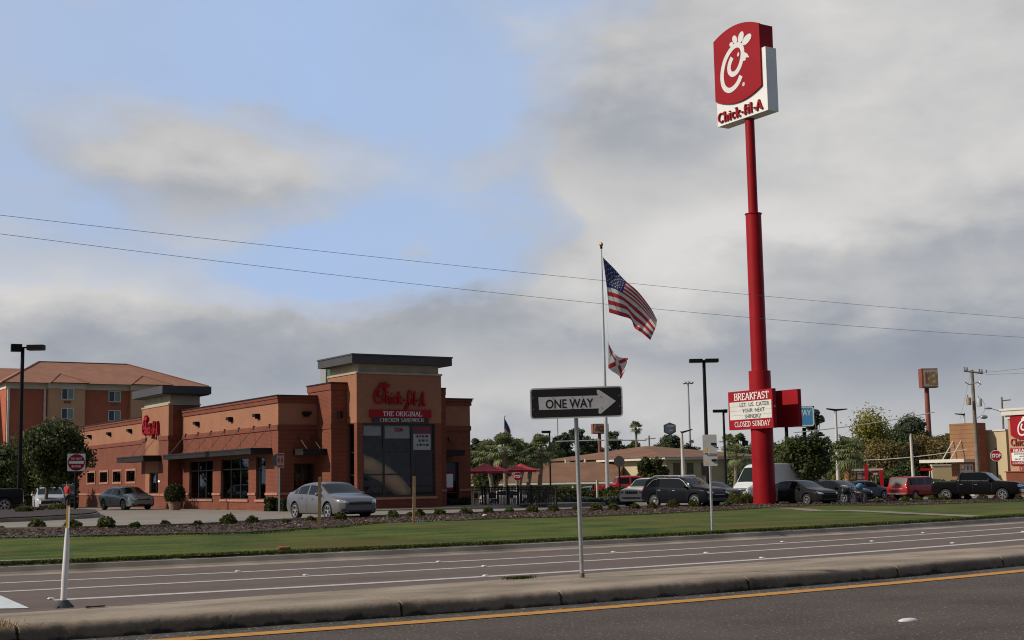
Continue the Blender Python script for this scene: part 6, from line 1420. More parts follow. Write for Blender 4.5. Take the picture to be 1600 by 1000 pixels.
def loft(S):
    L, Wd = S['L'], S['W']; xs = frange(-L / 2, L / 2, .085)
    xs = sorted(set([round(x, 4) for x in xs] + [-L / 2 + .03, L / 2 - .03, -L / 2 + .1, L / 2 - .1] + [v for w_ in S['side'] for v in w_] + list(S['ws']) + list(S['rg'])))
    xs = [x for i, x in enumerate(xs) if i == 0 or x - xs[i - 1] > .008 or x in S['ws'] or x in S['rg']]
    secs = []; H = S['H']
    for x in xs:
        zt = sm(S['top'], x, S.get('smooth', .09)); zs = sm(S['belt'], x, .12); zb = sm(S['bot'], x, .1)
        w = sm(S['plan'], x, .1) * Wd / 2; zs = min(zs, zt - .015)
        t = max(0, min(1, (zt - zs - .12) / (H - .92 - .12 if H > 1.2 else .3))) if S.get('kind') != 'van' else max(0, min(1, (zt - zs) / (H - 1.3)))
        tum = S.get('tumble', .76)
        wr = w * (.86 * (1 - t) + tum * t); zr = zt - (.035 + .03 * t)
        zm = zb + (zs - zb) * .45; hb = w * .955
        pts = [(0, zb), (w * .8, zb), (w * .95, zb + .04), (w * .99, zb + .14), (w, zm), (w * .992, zm + (zs - zm) * .55), (w * .975, zs - .03), (hb, zs)]
        for f in (.07, .86): pts.append((hb + (wr - hb) * f, zs + (zr - zs) * f))
        pts += [(wr, zr), (wr * .93, zr + (zt - zr) * .45), (wr * .6, zt - .008), (0, zt)]
        secs.append(pts)
    n = len(secs[0]); ringn = 2 * (n - 1); vs = []
    for x, p in zip(xs, secs):
        vs += [(x, y, z) for y, z in p] + [(x, -y, z) for y, z in p[-2:0:-1]]
    fs = []; mi = []
    for i in range(len(xs) - 1):
        xm = (xs[i] + xs[i + 1]) / 2
        for k in range(ringn):
            a, b = i * ringn + k, i * ringn + (k + 1) % ringn; fs.append((a, b, b + ringn, a + ringn))
            kk = k if k < n - 1 else ringn - 1 - k
            m = 0
            ztm = pw(S['top'], xm) - pw(S['belt'], xm)
            if kk == 8 and any(a_ < xm < b_ for a_, b_ in S['side']) and ztm > .12: m = 2
            if kk in (11, 12):
                if S['ws'][0] < xm < S['ws'][1]: m = 3
                if S['rg'][0] < xm < S['rg'][1]: m = 4
            if kk in (0, 1): m = 1
            if kk == 2 and S.get('clad'): m = 5
            mi.append(m)
    fs.append(tuple(range(ringn))[::-1]); mi.append(0); b0 = (len(xs) - 1) * ringn; fs.append(tuple(range(b0, b0 + ringn))); mi.append(0)
    fs = [f[::-1] for f in fs]
    return vs, fs, mi
def decal(root, bvh, name, m, poly, org, d, ux_, uz=(0, 0, 1), off=.012, th=.0, nu=10, nv=5, parent=None, rowwise=True):
    """piece that hugs the body: polygon in (u,v) seen along direction d, cast on to the body"""
    d = Vector(d).normalized(); ux_ = Vector(ux_); uz = Vector(uz); org = Vector(org)
    v0 = min(p[1] for p in poly) + 1e-5; v1 = max(p[1] for p in poly) - 1e-5; pts = []; n = len(poly)
    for j in range(nv + 1):
        v = v0 + (v1 - v0) * j / nv; X = []
        for i in range(n):
            (a, b), (c, e) = poly[i], poly[(i + 1) % n]
            if (b - v) * (e - v) <= 0 and abs(b - e) > 1e-9: X.append(a + (c - a) * (v - b) / (e - b))
        if len(X) < 2: return None
        l, r = min(X), max(X)
        for i in range(nu + 1): pts.append((l + (r - l) * i / nu, v))
    P = []; last = None
    for u, v in pts:
        o = org + ux_ * u + uz * v; h, nn, idx, dist = bvh.ray_cast(o - d * 3, d, 8)
        P.append((h, nn, o))
    good = [p for p in P if p[0] is not None]
    if len(good) < len(P) * .5: return None
    av = sum(((p[0] - p[2]).dot(d) for p in good)) / len(good)
    Q = [(p[0] if (p[0] is not None and abs((p[0] - p[2]).dot(d) - av) < .6) else p[2] + d * av) - d * off for p in P]
    th = th or .012
    mb = MB(); m_ = nu + 1; N_ = len(Q)
    fs = [(j * m_ + i, j * m_ + i + 1, (j + 1) * m_ + i + 1, (j + 1) * m_ + i) for j in range(nv) for i in range(nu)]
    bd = [i for i in range(nu + 1)] + [j * m_ + nu for j in range(1, nv + 1)] + [nv * m_ + i for i in range(nu - 1, -1, -1)] + [j * m_ for j in range(nv - 1, 0, -1)]
    vs = Q + [q + d * (th + off + .01) for q in Q]
    fs2 = fs + [tuple(N_ + k for k in f[::-1]) for f in fs] + [(bd[(i + 1) % len(bd)], bd[i], N_ + bd[i], N_ + bd[(i + 1) % len(bd)]) for i in range(len(bd))]
    mb.add(vs, fs2); return mb.build(name, m, parent or root, 50, local=True)
def rect(a, b, c, d): return [(a, c), (b, c), (b, d), (a, d)]
def make_vehicle(name, label, cat, loc, heading, S, pm, group=None):
    t = thing(name, label, cat, loc, R(heading), group)
    vs, fs, mi = loft(S); L, Wd, H = S['L'], S['W'], S['H']
    me = bpy.data.meshes.new('b'); me.from_pydata(vs, [], fs)
    for _ in range(6): me.materials.append(None)
    mats = [pm, M_liner, M_cglass, M_cglass2, M_cglass2, M_trimb]
    for i, m_ in enumerate(mats): me.materials[i] = m_
    me.polygons.foreach_set('material_index', mi); me.update()
    bm = bmesh.new(); bm.from_mesh(me); bmesh.ops.recalc_face_normals(bm, faces=bm.faces); bm.to_mesh(me)
    ob = bpy.data.objects.new('b', me); link(ob)
    bvh = BVHTree.FromBMesh(bm); bm.free()
    # wheel wells
    r = S['r']; cm = MB()
    for cx in S['axles']:
        for s in (-1, 1): cm.cyl((cx, s * (Wd / 2 - .3), r + .02), (cx, s * (Wd / 2 + .2), r + .02), r + .055, r + .055, 28)
    for b_ in S.get('cut', []): cm.box(*b_)
    co = cm.build('c', M_liner, None)
    md = ob.modifiers.new('x', 'BOOLEAN'); md.object = co; md.operation = 'DIFFERENCE'; md.solver = 'EXACT'; md.material_mode = 'TRANSFER'
    dg = bpy.context.evaluated_depsgraph_get(); me2 = bpy.data.meshes.new_from_object(ob.evaluated_get(dg))
    names = [m_.name if m_ else '' for m_ in me2.materials] or [pm.name]; names += [pm.name] * 8
    V = [tuple(v.co) for v in me2.vertices]; groups = {}
    for p in me2.polygons:
        nm = names[p.material_index]
        if nm == M_cglass.name: key = 'side_window_l' if p.center.y > 0 else 'side_window_r'
        elif nm == M_cglass2.name: key = 'windshield' if p.center.x > (S['rg'][1] + S['ws'][0]) / 2 else 'rear_window'
        else: key = 'body'
        if key.startswith('side'):
            key += str(min(range(len(S['side'])), key=lambda i: abs(p.center.x - sum(S['side'][i]) / 2) - (S['side'][i][1] - S['side'][i][0]) / 2))
        groups.setdefault(key, []).append(p)
    for key, pl in groups.items():
        used = {}; vv = []; ff = []; mm = []
        for p in pl:
            f = []
            for i in p.vertices:
                if i not in used: used[i] = len(vv); vv.append(V[i])
                f.append(used[i])
            ff.append(tuple(f)); mm.append(0 if names[p.material_index] == pm.name else (2 if names[p.material_index] == M_trimb.name else 1))
        mb = MB(); mb.add(vv, ff)
        nm = 'body' if key == 'body' else ('side_window' if key.startswith('side') else key)
        if key == 'body': mb.m = mm; mb.build(nm, [pm, M_liner, M_trimb], t, 32, local=True)
        else: mb.build(nm, M_cglass if key.startswith('side') else M_cglass2, t, 60, local=True)
    for o in (ob, co): d_ = o.data; bpy.data.objects.remove(o); bpy.data.meshes.remove(d_)
    bpy.data.meshes.remove(me2)
    for cx in S['axles']:
        for s in (-1, 1): wheel_parts(t, cx, s * (Wd / 2 - .125), r, .22, s, S.get('rim', r * .66), S.get('rimm', M_rim), S.get('spokes', 5))
    front = lambda nm, m_, poly, **k: decal(t, bvh, nm, m_, poly, (L / 2, 0, 0), (-1, 0, 0), (0, 1, 0), **k)
    rear = lambda nm, m_, poly, **k: decal(t, bvh, nm, m_, poly, (-L / 2, 0, 0), (1, 0, 0), (0, 1, 0), **k)
    def side(nm, m_, poly, s, **k): return decal(t, bvh, nm, m_, poly, (0, s * Wd / 2, 0), (0, -s, 0), (1, 0, 0), **k)
    for nm, m_, poly in S.get('front', []): front(nm, m_, poly)
    for nm, m_, poly in S.get('rear', []): rear(nm, m_, poly)
    for s in (-1, 1):
        for nm, m_, poly in S.get('hl', []): decal(t, bvh, nm, m_, [(u * s, v) for u, v in poly] , (L / 2, 0, 0), (-1, -s * .45, 0), (0, 1, 0), nu=8)
        for nm, m_, poly in S.get('tl', []): decal(t, bvh, nm, m_, [(u * s, v) for u, v in poly], (-L / 2, 0, 0), (1, -s * .5, 0), (0, 1, 0), nu=6)
        for x in S['seams']:
            zt_ = pw(S['belt'], x) - .01; side('door_seam', M_trimb, [(x - .009, pw(S['bot'], x) + .1), (x + .009, pw(S['bot'], x) + .1), (x + .009, zt_), (x - .009, zt_)], s, nu=1, nv=10, off=.002)
        for x, z in S['handles']: side('door_handle', S.get('hm', pm), rect(x - .09, x + .09, z - .015, z + .02), s, nu=3, nv=1, off=.03)
        if S.get('sill', True): side('sill_trim', M_trimb, rect(S['axles'][0] + r + .1, S['axles'][1] - r - .1, pw(S['bot'], 0) + .02, pw(S['bot'], 0) + .09), s, nu=8, nv=1, off=.004)
        mx, mz = S['mirror']; mb = MB(); mb.ell((0, 0, 0), .1, .12, .075, 12, 8); yy = s * (Wd / 2 + .07)
        mb.v = [(v[0] * (1.0 if v[0] > 0 else .5) + mx, v[1] + yy, v[2] + mz) for v in mb.v]; mb.box(mx - .03, min(s * Wd * .44, yy), mz - .06, mx + .03, max(s * Wd * .44, yy), mz - .02)
        mb.build('mirror', S.get('mm', pm), t, 50, local=True)
        if S.get('rails'): mb = MB(); mb.tube([(x, s * Wd * .36, z) for x, z in S['rails']], .022, 6); mb.build('roof_rail', M_alum, t, 50, local=True)
        if S.get('chromeline'):
            mb = MB(); pts = []
            for x, z in S['chromeline']:
                o = Vector((x, s * 2, z)); h = bvh.ray_cast(o, Vector((0, -s, 0)))[0]
                if h: pts.append(h + Vector((0, s * .008, 0)))
            if len(pts) > 2: mb.tube(pts, .006, 5); mb.build('chrome_trim', M_alum, t, 50, local=True)
    if S.get('aerial'): mb = MB(); mb.tube([(S['aerial'], 0, pw(S['top'], S['aerial']) - .02), (S['aerial'] - .1, 0, pw(S['top'], S['aerial']) + .1)], .02, 5); mb.build('aerial', M_trimb, t, local=True)
    return t, bvh
SED = dict(L=4.68, W=1.83, H=1.465, r=.325, axles=(-1.38, 1.33), ws=(.42, 1.22), rg=(-1.72, -.98), side=[(-1.5, -1.2), (-1.14, -.36), (-.27, .72)],
    top=[(-2.34, .8), (-2.31, 1.0), (-2.2, 1.08), (-1.75, 1.12), (-.98, 1.40), (-.45, 1.46), (0, 1.465), (.42, 1.41), (1.22, 1.0), (1.6, .95), (2.05, .86), (2.24, .78), (2.34, .66)],
    belt=[(-2.34, .76), (-2.2, .95), (-1.3, .98), (.0, .93), (1.0, .88), (1.7, .83), (2.2, .74), (2.34, .62)],
    bot=[(-2.34, .36), (-2.1, .25), (-1.7, .2), (1.7, .19), (2.15, .2), (2.34, .28)],
    plan=[(-2.34, .8), (-2.26, .9), (-1.9, .965), (-1.2, 1), (1.3, 1), (1.85, .98), (2.1, .93), (2.26, .83), (2.34, .66)],
    seams=[-.98, -.32, .86], handles=[(-.8, .84), (.12, .80)], mirror=(.72, .98),
    front=[('grille', M_trimb, rect(-.5, .5, .565, .64)), ('air_intake', M_trimb, [(-.55, .36), (.55, .36), (.48, .24), (-.48, .24)])],
    hl=[('headlight', M_hl, [(.46, .60), (.86, .64), (.96, .80), (.56, .71)]), ('fog_lamp', M_trimb, rect(.62, .82, .32, .42))],
    rear=[('number_plate', M_plate, rect(-.15, .15, .62, .72)), ('rear_bumper_trim', M_trimb, rect(-.5, .5, .36, .44))], tl=[('tail_light', M_tl, [(.45, .78), (.9, .80), (.93, .93), (.5, .94)])])
def var(S, **k): q = dict(S); q.update(k); return q
def place(px, py, dep): 
    p = pd(px, py, dep); return Vector((p.x, p.y, zg(p.x, p.y)))
DART = var(SED, rim=.235, spokes=5)
p_silver = paint('silver paint', (.165, .16, .165), 1.0)
make_vehicle('silver_sedan', 'silver compact sedan driving behind the left wooden stake', 'car', place(517, 806, 53.5), -86, DART, p_silver)
p_green = paint('grey green paint', (.20, .24, .22), .5)
CAM = var(SED, L=4.8, front=[('grille', M_trimb, rect(-.42, .42, .60, .70)), ('grille_bar', M_chrome, rect(-.42, .42, .69, .72)), ('air_intake', M_trimb, rect(-.45, .45, .26, .36))], spokes=7, aerial=-.9)
t_, _b = make_vehicle('green_sedan', 'grey green sedan with its lamps on beside the drive through window', 'car', place(197, 795, 85), -80, CAM, p_green)
for s in (-1, 1):
    mb = MB(); mb.ell((2.24, s * .62, .36), .03, .07, .06, 8, 6); mb.build('fog_lamp_lit', M_on, t_, 50, local=True); mb = MB(); mb.ell((2.2, s * .66, .69), .04, .08, .05, 8, 6); mb.build('headlight_lit', M_on, t_, 50, local=True)
p_white = paint('silver white paint', (.45, .46, .48), .4)
CHG = var(SED, L=5.0, W=1.9, front=[('grille', M_trimb, [(-.62, .42), (.62, .42), (.6, .66), (-.6, .66)]), ('air_intake', M_trimb, rect(-.6, .6, .24, .33))])
make_vehicle('pale_sedan', 'pale silver sedan facing out beneath the left tree', 'car', place(76, 800, 86), -100, CHG, p_white)
p_dsuv = paint('charcoal paint', (.03, .032, .035), .4)
SUV = dict(L=4.76, W=1.89, H=1.70, r=.365, axles=(-1.4, 1.38), ws=(.55, 1.22), rg=(-2.3, -1.93), side=[(-1.98, -1.3), (-1.22, -.36), (-.26, .84)], tumble=.8,
    top=[(-2.38, .95), (-2.34, 1.15), (-1.98, 1.6), (-1.8, 1.655), (-.8, 1.69), (.1, 1.69), (.55, 1.63), (1.22, 1.16), (1.7, 1.12), (2.12, 1.04), (2.32, .93), (2.38, .8)],
    belt=[(-2.38, .9), (-2.25, 1.08), (-1.3, 1.1), (0, 1.04), (1.0, 1.02), (1.7, 1.0), (2.2, .92), (2.38, .76)],
    bot=[(-2.38, .42), (-2.1, .32), (-1.7, .25), (1.7, .25), (2.15, .28), (2.38, .36)],
    plan=[(-2.38, .84), (-2.26, .92), (-1.9, .97), (-1.2, 1), (1.3, 1), (1.9, .985), (2.18, .94), (2.32, .85), (2.38, .74)],
    seams=[-1.2, -.31, .92], handles=[(-1.0, .96), (.0, .93)], hm=M_chrome, mirror=(.86, 1.12), clad=True, spokes=9,
    front=[('grille', M_trimb, rect(-.46, .46, .70, .86)), ('grille_frame', M_chrome, rect(-.48, .48, .68, .70)), ('air_intake', M_trimb, rect(-.6, .6, .36, .52))],
    hl=[('headlight', M_hl, [(.5, .74), (.88, .76), (.95, .88), (.55, .86)]), ('fog_lamp', M_chrome, [(.6, .40), (.88, .44), (.86, .60), (.8, .48), (.6, .43)])],
    rear=[('number_plate', M_plate, rect(-.25, .25, .8, .92))], tl=[('tail_light', M_tl, [(.62, .92), (.9, .92), (.92, 1.12), (.62, 1.12)])],
    rails=[(-1.6, 1.69), (-1.5, 1.735), (.1, 1.745), (.3, 1.68)], chromeline=[(-1.95, 1.16), (-1.6, 1.5), (-1.2, 1.58), (-.3, 1.60), (.3, 1.57), (.6, 1.42), (.9, 1.14)])
make_vehicle('dark_suv', 'black seven seat suv with roof rails parked in front of the lot lamp', 'suv', place(1070, 790, 73.5), -78, SUV, paint('midnight paint', (.012, .014, .02), .3))
make_vehicle('charcoal_suv', 'charcoal suv parked behind the pale sedan', 'suv', place(97, 795, 96), -98, SUV, p_dsuv)
make_vehicle('white_suv', 'white suv behind the hedge left of the flagpole, tail lamp at left', 'suv', place(891, 790, 122), -38, var(SUV, clad=False), paint('white paint', (.55, .55, .54), .0))
make_vehicle('white_car', 'white car seen through the black patio fence', 'car', place(795, 790, 112), -20, var(SED), paint('white paint 2', (.6, .6, .59), .0))
JEEP = var(SUV, L=4.45, H=1.68, rails=None, chromeline=None, clad=False, front=[('grille', M_trimb, rect(-.44, .44, .78, .84))] + [('grille_slot', M_trimb, rect(-.42 + .125 * k, -.34 + .125 * k, .74, .92)) for k in range(7)] + [('air_intake', M_trimb, rect(-.6, .6, .46, .55))],
    hl=[('headlight', M_hl, [(.55, .78), (.8, .78), (.82, .92), (.55, .92)]), ('fog_lamp', M_hl, rect(.6, .74, .48, .56))])
make_vehicle('white_suv_nose', 'cream white suv with a slotted grille half hidden by the black suv', 'suv', place(1018, 790, 82), -160, JEEP, paint('cream paint', (.52, .49, .42), .0))
make_vehicle('blue_grey_sedan', 'dim blue grey sedan behind the hedge at the foot of the flagpole', 'car', place(932, 780, 112), -50, SED, paint('blue grey paint', (.12, .16, .2), .3))
p_dk = paint('graphite paint', (.028, .03, .033), .4)
make_vehicle('dark_sedan', 'dark sedan showing its roof between the black suv and the white van', 'car', place(1114, 780, 95), -88, SED, paint('dark grey paint', (.03, .035, .04), .4), 'dark sedans parked near the pylon')
make_vehicle('dark_sedan', 'graphite sedan parked right beside the red pylon foot', 'car', place(1251, 786, 80), -88, SED, p_dk, 'dark sedans parked near the pylon')
make_vehicle('dark_sedan', 'black sedan between the pylon sedan and the grey coupe', 'car', place(1308, 785, 86), -86, SED, paint('black paint', (.014, .015, .016), .3), 'dark sedans parked near the pylon')
make_vehicle('grey_coupe', 'grey sedan seen from behind, parked right of the palm trunk', 'car', place(1349, 780, 103), -12, var(SED, rear=SED['rear'] ), paint('slate paint', (.09, .10, .125), .4))
# panel van
VAN = dict(L=6.9, W=2.0, H=2.75, r=.37, axles=(-2.0, 2.35), ws=(1.85, 2.72), rg=(-3.41, -3.4), side=[(1.25, 2.35)], tumble=.8, kind='van', smooth=.16,
    top=[(-3.45, 2.5), (-3.35, 2.72), (-1, 2.75), (1.2, 2.75), (1.6, 2.68), (1.85, 2.5), (2.72, 1.42), (3.1, 1.22), (3.36, 1.05), (3.45, .85)],
    belt=[(-3.45, 1.4), (1.0, 1.4), (2.4, 1.26), (3.0, 1.12), (3.36, .95), (3.45, .8)], bot=[(-3.45, .35), (-3, .3), (3.2, .28), (3.45, .36)],
    plan=[(-3.45, .94), (-3.3, .98), (-1, 1), (2.4, 1), (2.9, .95), (3.25, .85), (3.45, .7)], seams=[1.15, 2.4, -.2], handles=[(1.3, 1.1)], hm=M_trimb, mm=M_trimb, mirror=(2.3, 1.5), spokes=5,
    front=[('grille', M_trimb, [(-.5, .78), (.5, .78), (.58, 1.0), (-.58, 1.0)]), ('badge', M_chrome, rect(-.09, .09, .82, .97)), ('bumper_trim', M_trimb, rect(-.75, .75, .42, .55))],
    hl=[('headlight', M_hl, [(.62, .85), (.9, .88), (.95, 1.12), (.72, 1.06)])], rear=[], tl=[])
make_vehicle('white_van', 'tall white panel van half hidden behind the red pylon', 'van', place(1203, 790, 98), -170, VAN, paint('van white', (.62, .63, .64), .0))
# black crew cab pickup
PK = dict(L=5.85, W=2.0, H=1.95, r=.41, axles=(-1.95, 1.78), ws=(.72, 1.32), rg=(-1.22, -1.06), side=[(-.98, -.18), (-.06, 1.0)], tumble=.82, smooth=.05,
    top=[(-2.92, 1.2), (-2.9, 1.37), (-1.22, 1.38), (-1.2, 1.4), (-1.06, 1.88), (-.8, 1.94), (.4, 1.95), (.72, 1.88), (1.32, 1.36), (1.6, 1.33), (2.5, 1.28), (2.8, 1.2), (2.92, .95)],
    belt=[(-2.92, 1.15), (-2.85, 1.33), (-1.2, 1.33), (0, 1.3), (1.2, 1.26), (2.4, 1.18), (2.85, 1.05), (2.92, .8)], bot=[(-2.92, .55), (-2.5, .5), (-1, .42), (2.5, .42), (2.92, .5)],
    plan=[(-2.92, .96), (-2.8, .98), (-1, 1), (2.2, 1), (2.7, .96), (2.86, .9), (2.92, .84)], seams=[-1.1, -.12, 1.12], handles=[(-.88, 1.12), (.1, 1.1)], hm=M_chrome, mm=M_trimb, mirror=(.95, 1.42), clad=False, spokes=6, rim=.27,
    cut=[(-2.8, -.82, .95, -1.28, .82, 1.6)],
    front=[('grille', M_trimb, rect(-.62, .62, .84, 1.14)), ('grille_bar', M_chrome, rect(-.62, .62, .95, .99)), ('grille_bar', M_chrome, rect(-.62, .62, 1.05, 1.08)), ('front_bumper', M_chrome, rect(-.88, .88, .56, .76))],
    hl=[('headlight', M_hl, [(.66, .86), (.96, .88), (.98, 1.08), (.66, 1.1)])], rear=[('rear_bumper', M_chrome, rect(-.85, .85, .56, .72)), ('number_plate', M_plate, rect(-.15, .15, .6, .7))], tl=[('tail_light', M_tl, rect(.84, .96, .85, 1.2))],
    chromeline=[(-.9, 1.36), (-.3, 1.35), (.4, 1.34), (.95, 1.33)])
make_vehicle('black_pickup', 'black four door pickup truck parked in front of the striped building', 'pickup truck', place(1530, 780, 91.5), -66, PK, paint('pickup black', (.012, .012, .013), .25))
make_vehicle('dark_pickup', 'dark pickup cut off by the left edge of the photo', 'pickup truck', place(-50, 802, 76), 166, PK, paint('pickup charcoal', (.02, .021, .024), .3))
p_redp = paint('red pickup paint', (.42, .02, .02), .15)
make_vehicle('red_pickup', 'red pickup with two rows of windows beside the black octagon back', 'pickup truck', place(986, 780, 97), -30, var(PK, L=5.4, W=1.9, H=1.85), p_redp)
RP = dict(L=5.1, W=1.8, H=1.72, r=.34, axles=(-1.55, 1.5), ws=(.75, 1.3), rg=(-2.48, -2.3), side=[(-2.15, -1.3), (-1.22, -.35), (-.2, .95)], tumble=.84, smooth=.05,
    top=[(-2.55, .9), (-2.53, 1.0), (-2.48, 1.14), (-2.3, 1.66), (-2.1, 1.70), (.45, 1.72), (.75, 1.66), (1.3, 1.18), (1.8, 1.14), (2.4, 1.06), (2.55, .8)],
    belt=[(-2.55, .86), (-2.48, 1.06), (0, 1.08), (1.2, 1.05), (2.3, .98), (2.55, .7)], bot=[(-2.55, .45), (-1, .36), (2.2, .36), (2.55, .42)],
    plan=[(-2.55, .93), (-2.4, .97), (-1, 1), (2.0, 1), (2.4, .95), (2.55, .86)], seams=[-.28, 1.05], handles=[(-.1, .92)], hm=M_trimb, mm=M_trimb, mirror=(.95, 1.2), spokes=6,
    front=[('grille', M_trimb, rect(-.55, .55, .7, .85))], hl=[('headlight', M_hl, rect(.6, .85, .7, .86))],
    rear=[('rear_bumper', M_chrome, rect(-.82, .82, .44, .58)), ('number_plate', M_plate, rect(-.15, .15, .46, .57)), ('tailgate_seam', M_trimb, rect(-.7, .7, .63, .645)), ('tailgate_lettering', M_fw, rect(-.45, .45, .84, .87))], tl=[('tail_light', M_tl, rect(.74, .87, .68, .96))])
make_vehicle('red_covered_pickup', 'older red pickup with a capped bed seen from behind', 'pickup truck', place(1434, 778, 97), 8, RP, paint('old red paint', (.30, .012, .014), .05))
# ============================================================ vegetation
L_oak = leaf_mat('oak leaves', (.018, .028, .009), (.10, .125, .036), .7)
L_dark = leaf_mat('dark evergreen leaves', (.028, .044, .017), (.115, .15, .05), .4)
L_pine = leaf_mat('pine needles', (.03, .045, .028), (.11, .135, .075), .4)
L_yel = leaf_mat('yellowing leaves', (.05, .07, .01), (.27, .25, .05), .35)
L_rust = leaf_mat('rusty cypress leaves', (.06, .05, .016), (.26, .19, .065), .35)
L_green = leaf_mat('mid green leaves', (.025, .05, .012), (.12, .17, .04), .4)
L_palm = leaf_mat('palm fronds', (.05, .075, .03), (.26, .29, .13), .8)
L_shrub = leaf_mat('shrub leaves', (.026, .034, .008), (.13, .14, .032), 2.)
L_hedge = leaf_mat('hedge leaves', (.014, .018, .006), (.06, .07, .02), 1.5)
L_purp = leaf_mat('purple shrub leaves', (.03, .012, .012), (.14, .06, .05), 2.)
M_bark = mat('bark', (.12, .09, .065), .95, var=.25, scale=3, bump=.6, bscale=14)
M_ptrunk = mat('palm trunk', (.20, .16, .12), .95, var=.25, scale=4, bump=.6, bscale=10)
def crown_mesh(name, root, m, blobs, n, leaf, org, up=.35, flat=1.):
    """blobs: (x, y, z, rx, rz); leaf sprays scattered mostly through the outer part of each blob"""
    vol = np.array([b[3] ** 2 * b[4] for b in blobs]) ** .75; idx = nrg.choice(len(blobs), n, p=vol / vol.sum()); B = np.array(blobs)[idx]
    d = rvec(n); r = nrg.random(n) ** .5 * (1 + np.abs(nrg.normal(0, .28, n))); out = d * r[:, None]
    C = B[:, :3] + out * np.stack([B[:, 3], B[:, 3], B[:, 4]], 1)
    nor = d * .7 + rvec(n) * .8 + np.array([0, 0, up]); nor /= np.linalg.norm(nor, axis=1)[:, None]
    A = np.cross(nor, rvec(n)); A /= np.linalg.norm(A, axis=1)[:, None] + 1e-9; Bv = np.cross(nor, A)
    s = leaf * nrg.uniform(.5, 1.4, n); A = A * s[:, None]; Bv = Bv * (s * nrg.uniform(.45, .8, n))[:, None]
    bt = nrg.random(len(blobs))[idx]; tone = bt * .6 + nrg.random(n) * .4
    return quads_np(C - np.array(org), A, Bv, name, m, tone, kind=None, parent=root)
def tree(label, px, dep, ytop, ybot, hw, shape='round', m=L_oak, n=6000, trunk_r=.16, group=None, name='tree', leaf=None, seed=1, tpx=None, clumps=None, base_z=None, gap=1.):
    rg_ = random.Random(seed * 7 + int(px)); s = 2100 / dep; b = GD(tpx if tpx is not None else px, dep)
    if base_z is not None: b.z = base_z
    c = GD(px, dep); zt = Zat(px, ytop, dep); zb_ = Zat(px, ybot, dep); R_ = hw / s; H = zt - zb_; cz = (zt + zb_) / 2
    t = thing(name, label, 'tree', b, 0, group); leaf = (leaf or max(.07, 1.15 / s)) * (.72 if dep < 115 else .5); n = int(n * (1.7 if dep < 115 else 3.))
    k = clumps or int({'round': 34, 'pine': 24, 'cone': 30, 'wide': 40, 'tall': 26}[shape] * 1.3); blobs = []
    for i in range(k):
        for _ in range(40):
            u = rg_.uniform(-1, 1); v = rg_.uniform(-1, 1); w = rg_.uniform(-1, 1)
            rr = math.hypot(u, v)
            if shape in ('round', 'wide'): ok = rr * rr + w * w < .8
            elif shape == 'cone': ok = rr < .78 * (1 - (w + 1) / 2) + .14
            elif shape == 'pine': ok = rr < (.5 if w < -.2 else .8) and rr * rr + w * w < .95
            else: ok = rr < .7 * (1 - max(0, w) * .5)
            if ok: break
        br = R_ * rg_.uniform(.13, .32) * (1.25 if shape == 'wide' else 1) * gap; bz = min(br, H * .3) * rg_.uniform(.6, .95)
        blobs.append((c.x + u * R_ * .82, c.y + v * R_ * .82, cz + w * H / 2 * .86, br, bz))
    # trunk and limbs
    mb = MB(); top = Vector((c.x, c.y, cz + H * .25)); P = [Vector((b.x, b.y, b.z - .1)), b.lerp(top, .35) + Vector((rg_.uniform(-.1, .1), 0, 0)), b.lerp(top, .7) + Vector((rg_.uniform(-.15, .15), 0, 0)), top]
    mb.tube(P, [trunk_r * 1.25, trunk_r, trunk_r * .7, trunk_r * .3], 8)
    for q in blobs[::max(1, k // 12)]:
        st = b.lerp(top, rg_.uniform(.4, .75)); e = Vector(q[:3]); mb.tube([st, st.lerp(e, .55) + Vector((0, 0, -.1 * R_ * .3)), e], [trunk_r * .4, trunk_r * .25, trunk_r * .08], 5)
    mb.build('trunk', M_bark, t, 60)
    crown_mesh('crown', t, m, blobs, n, leaf, t.location); return t
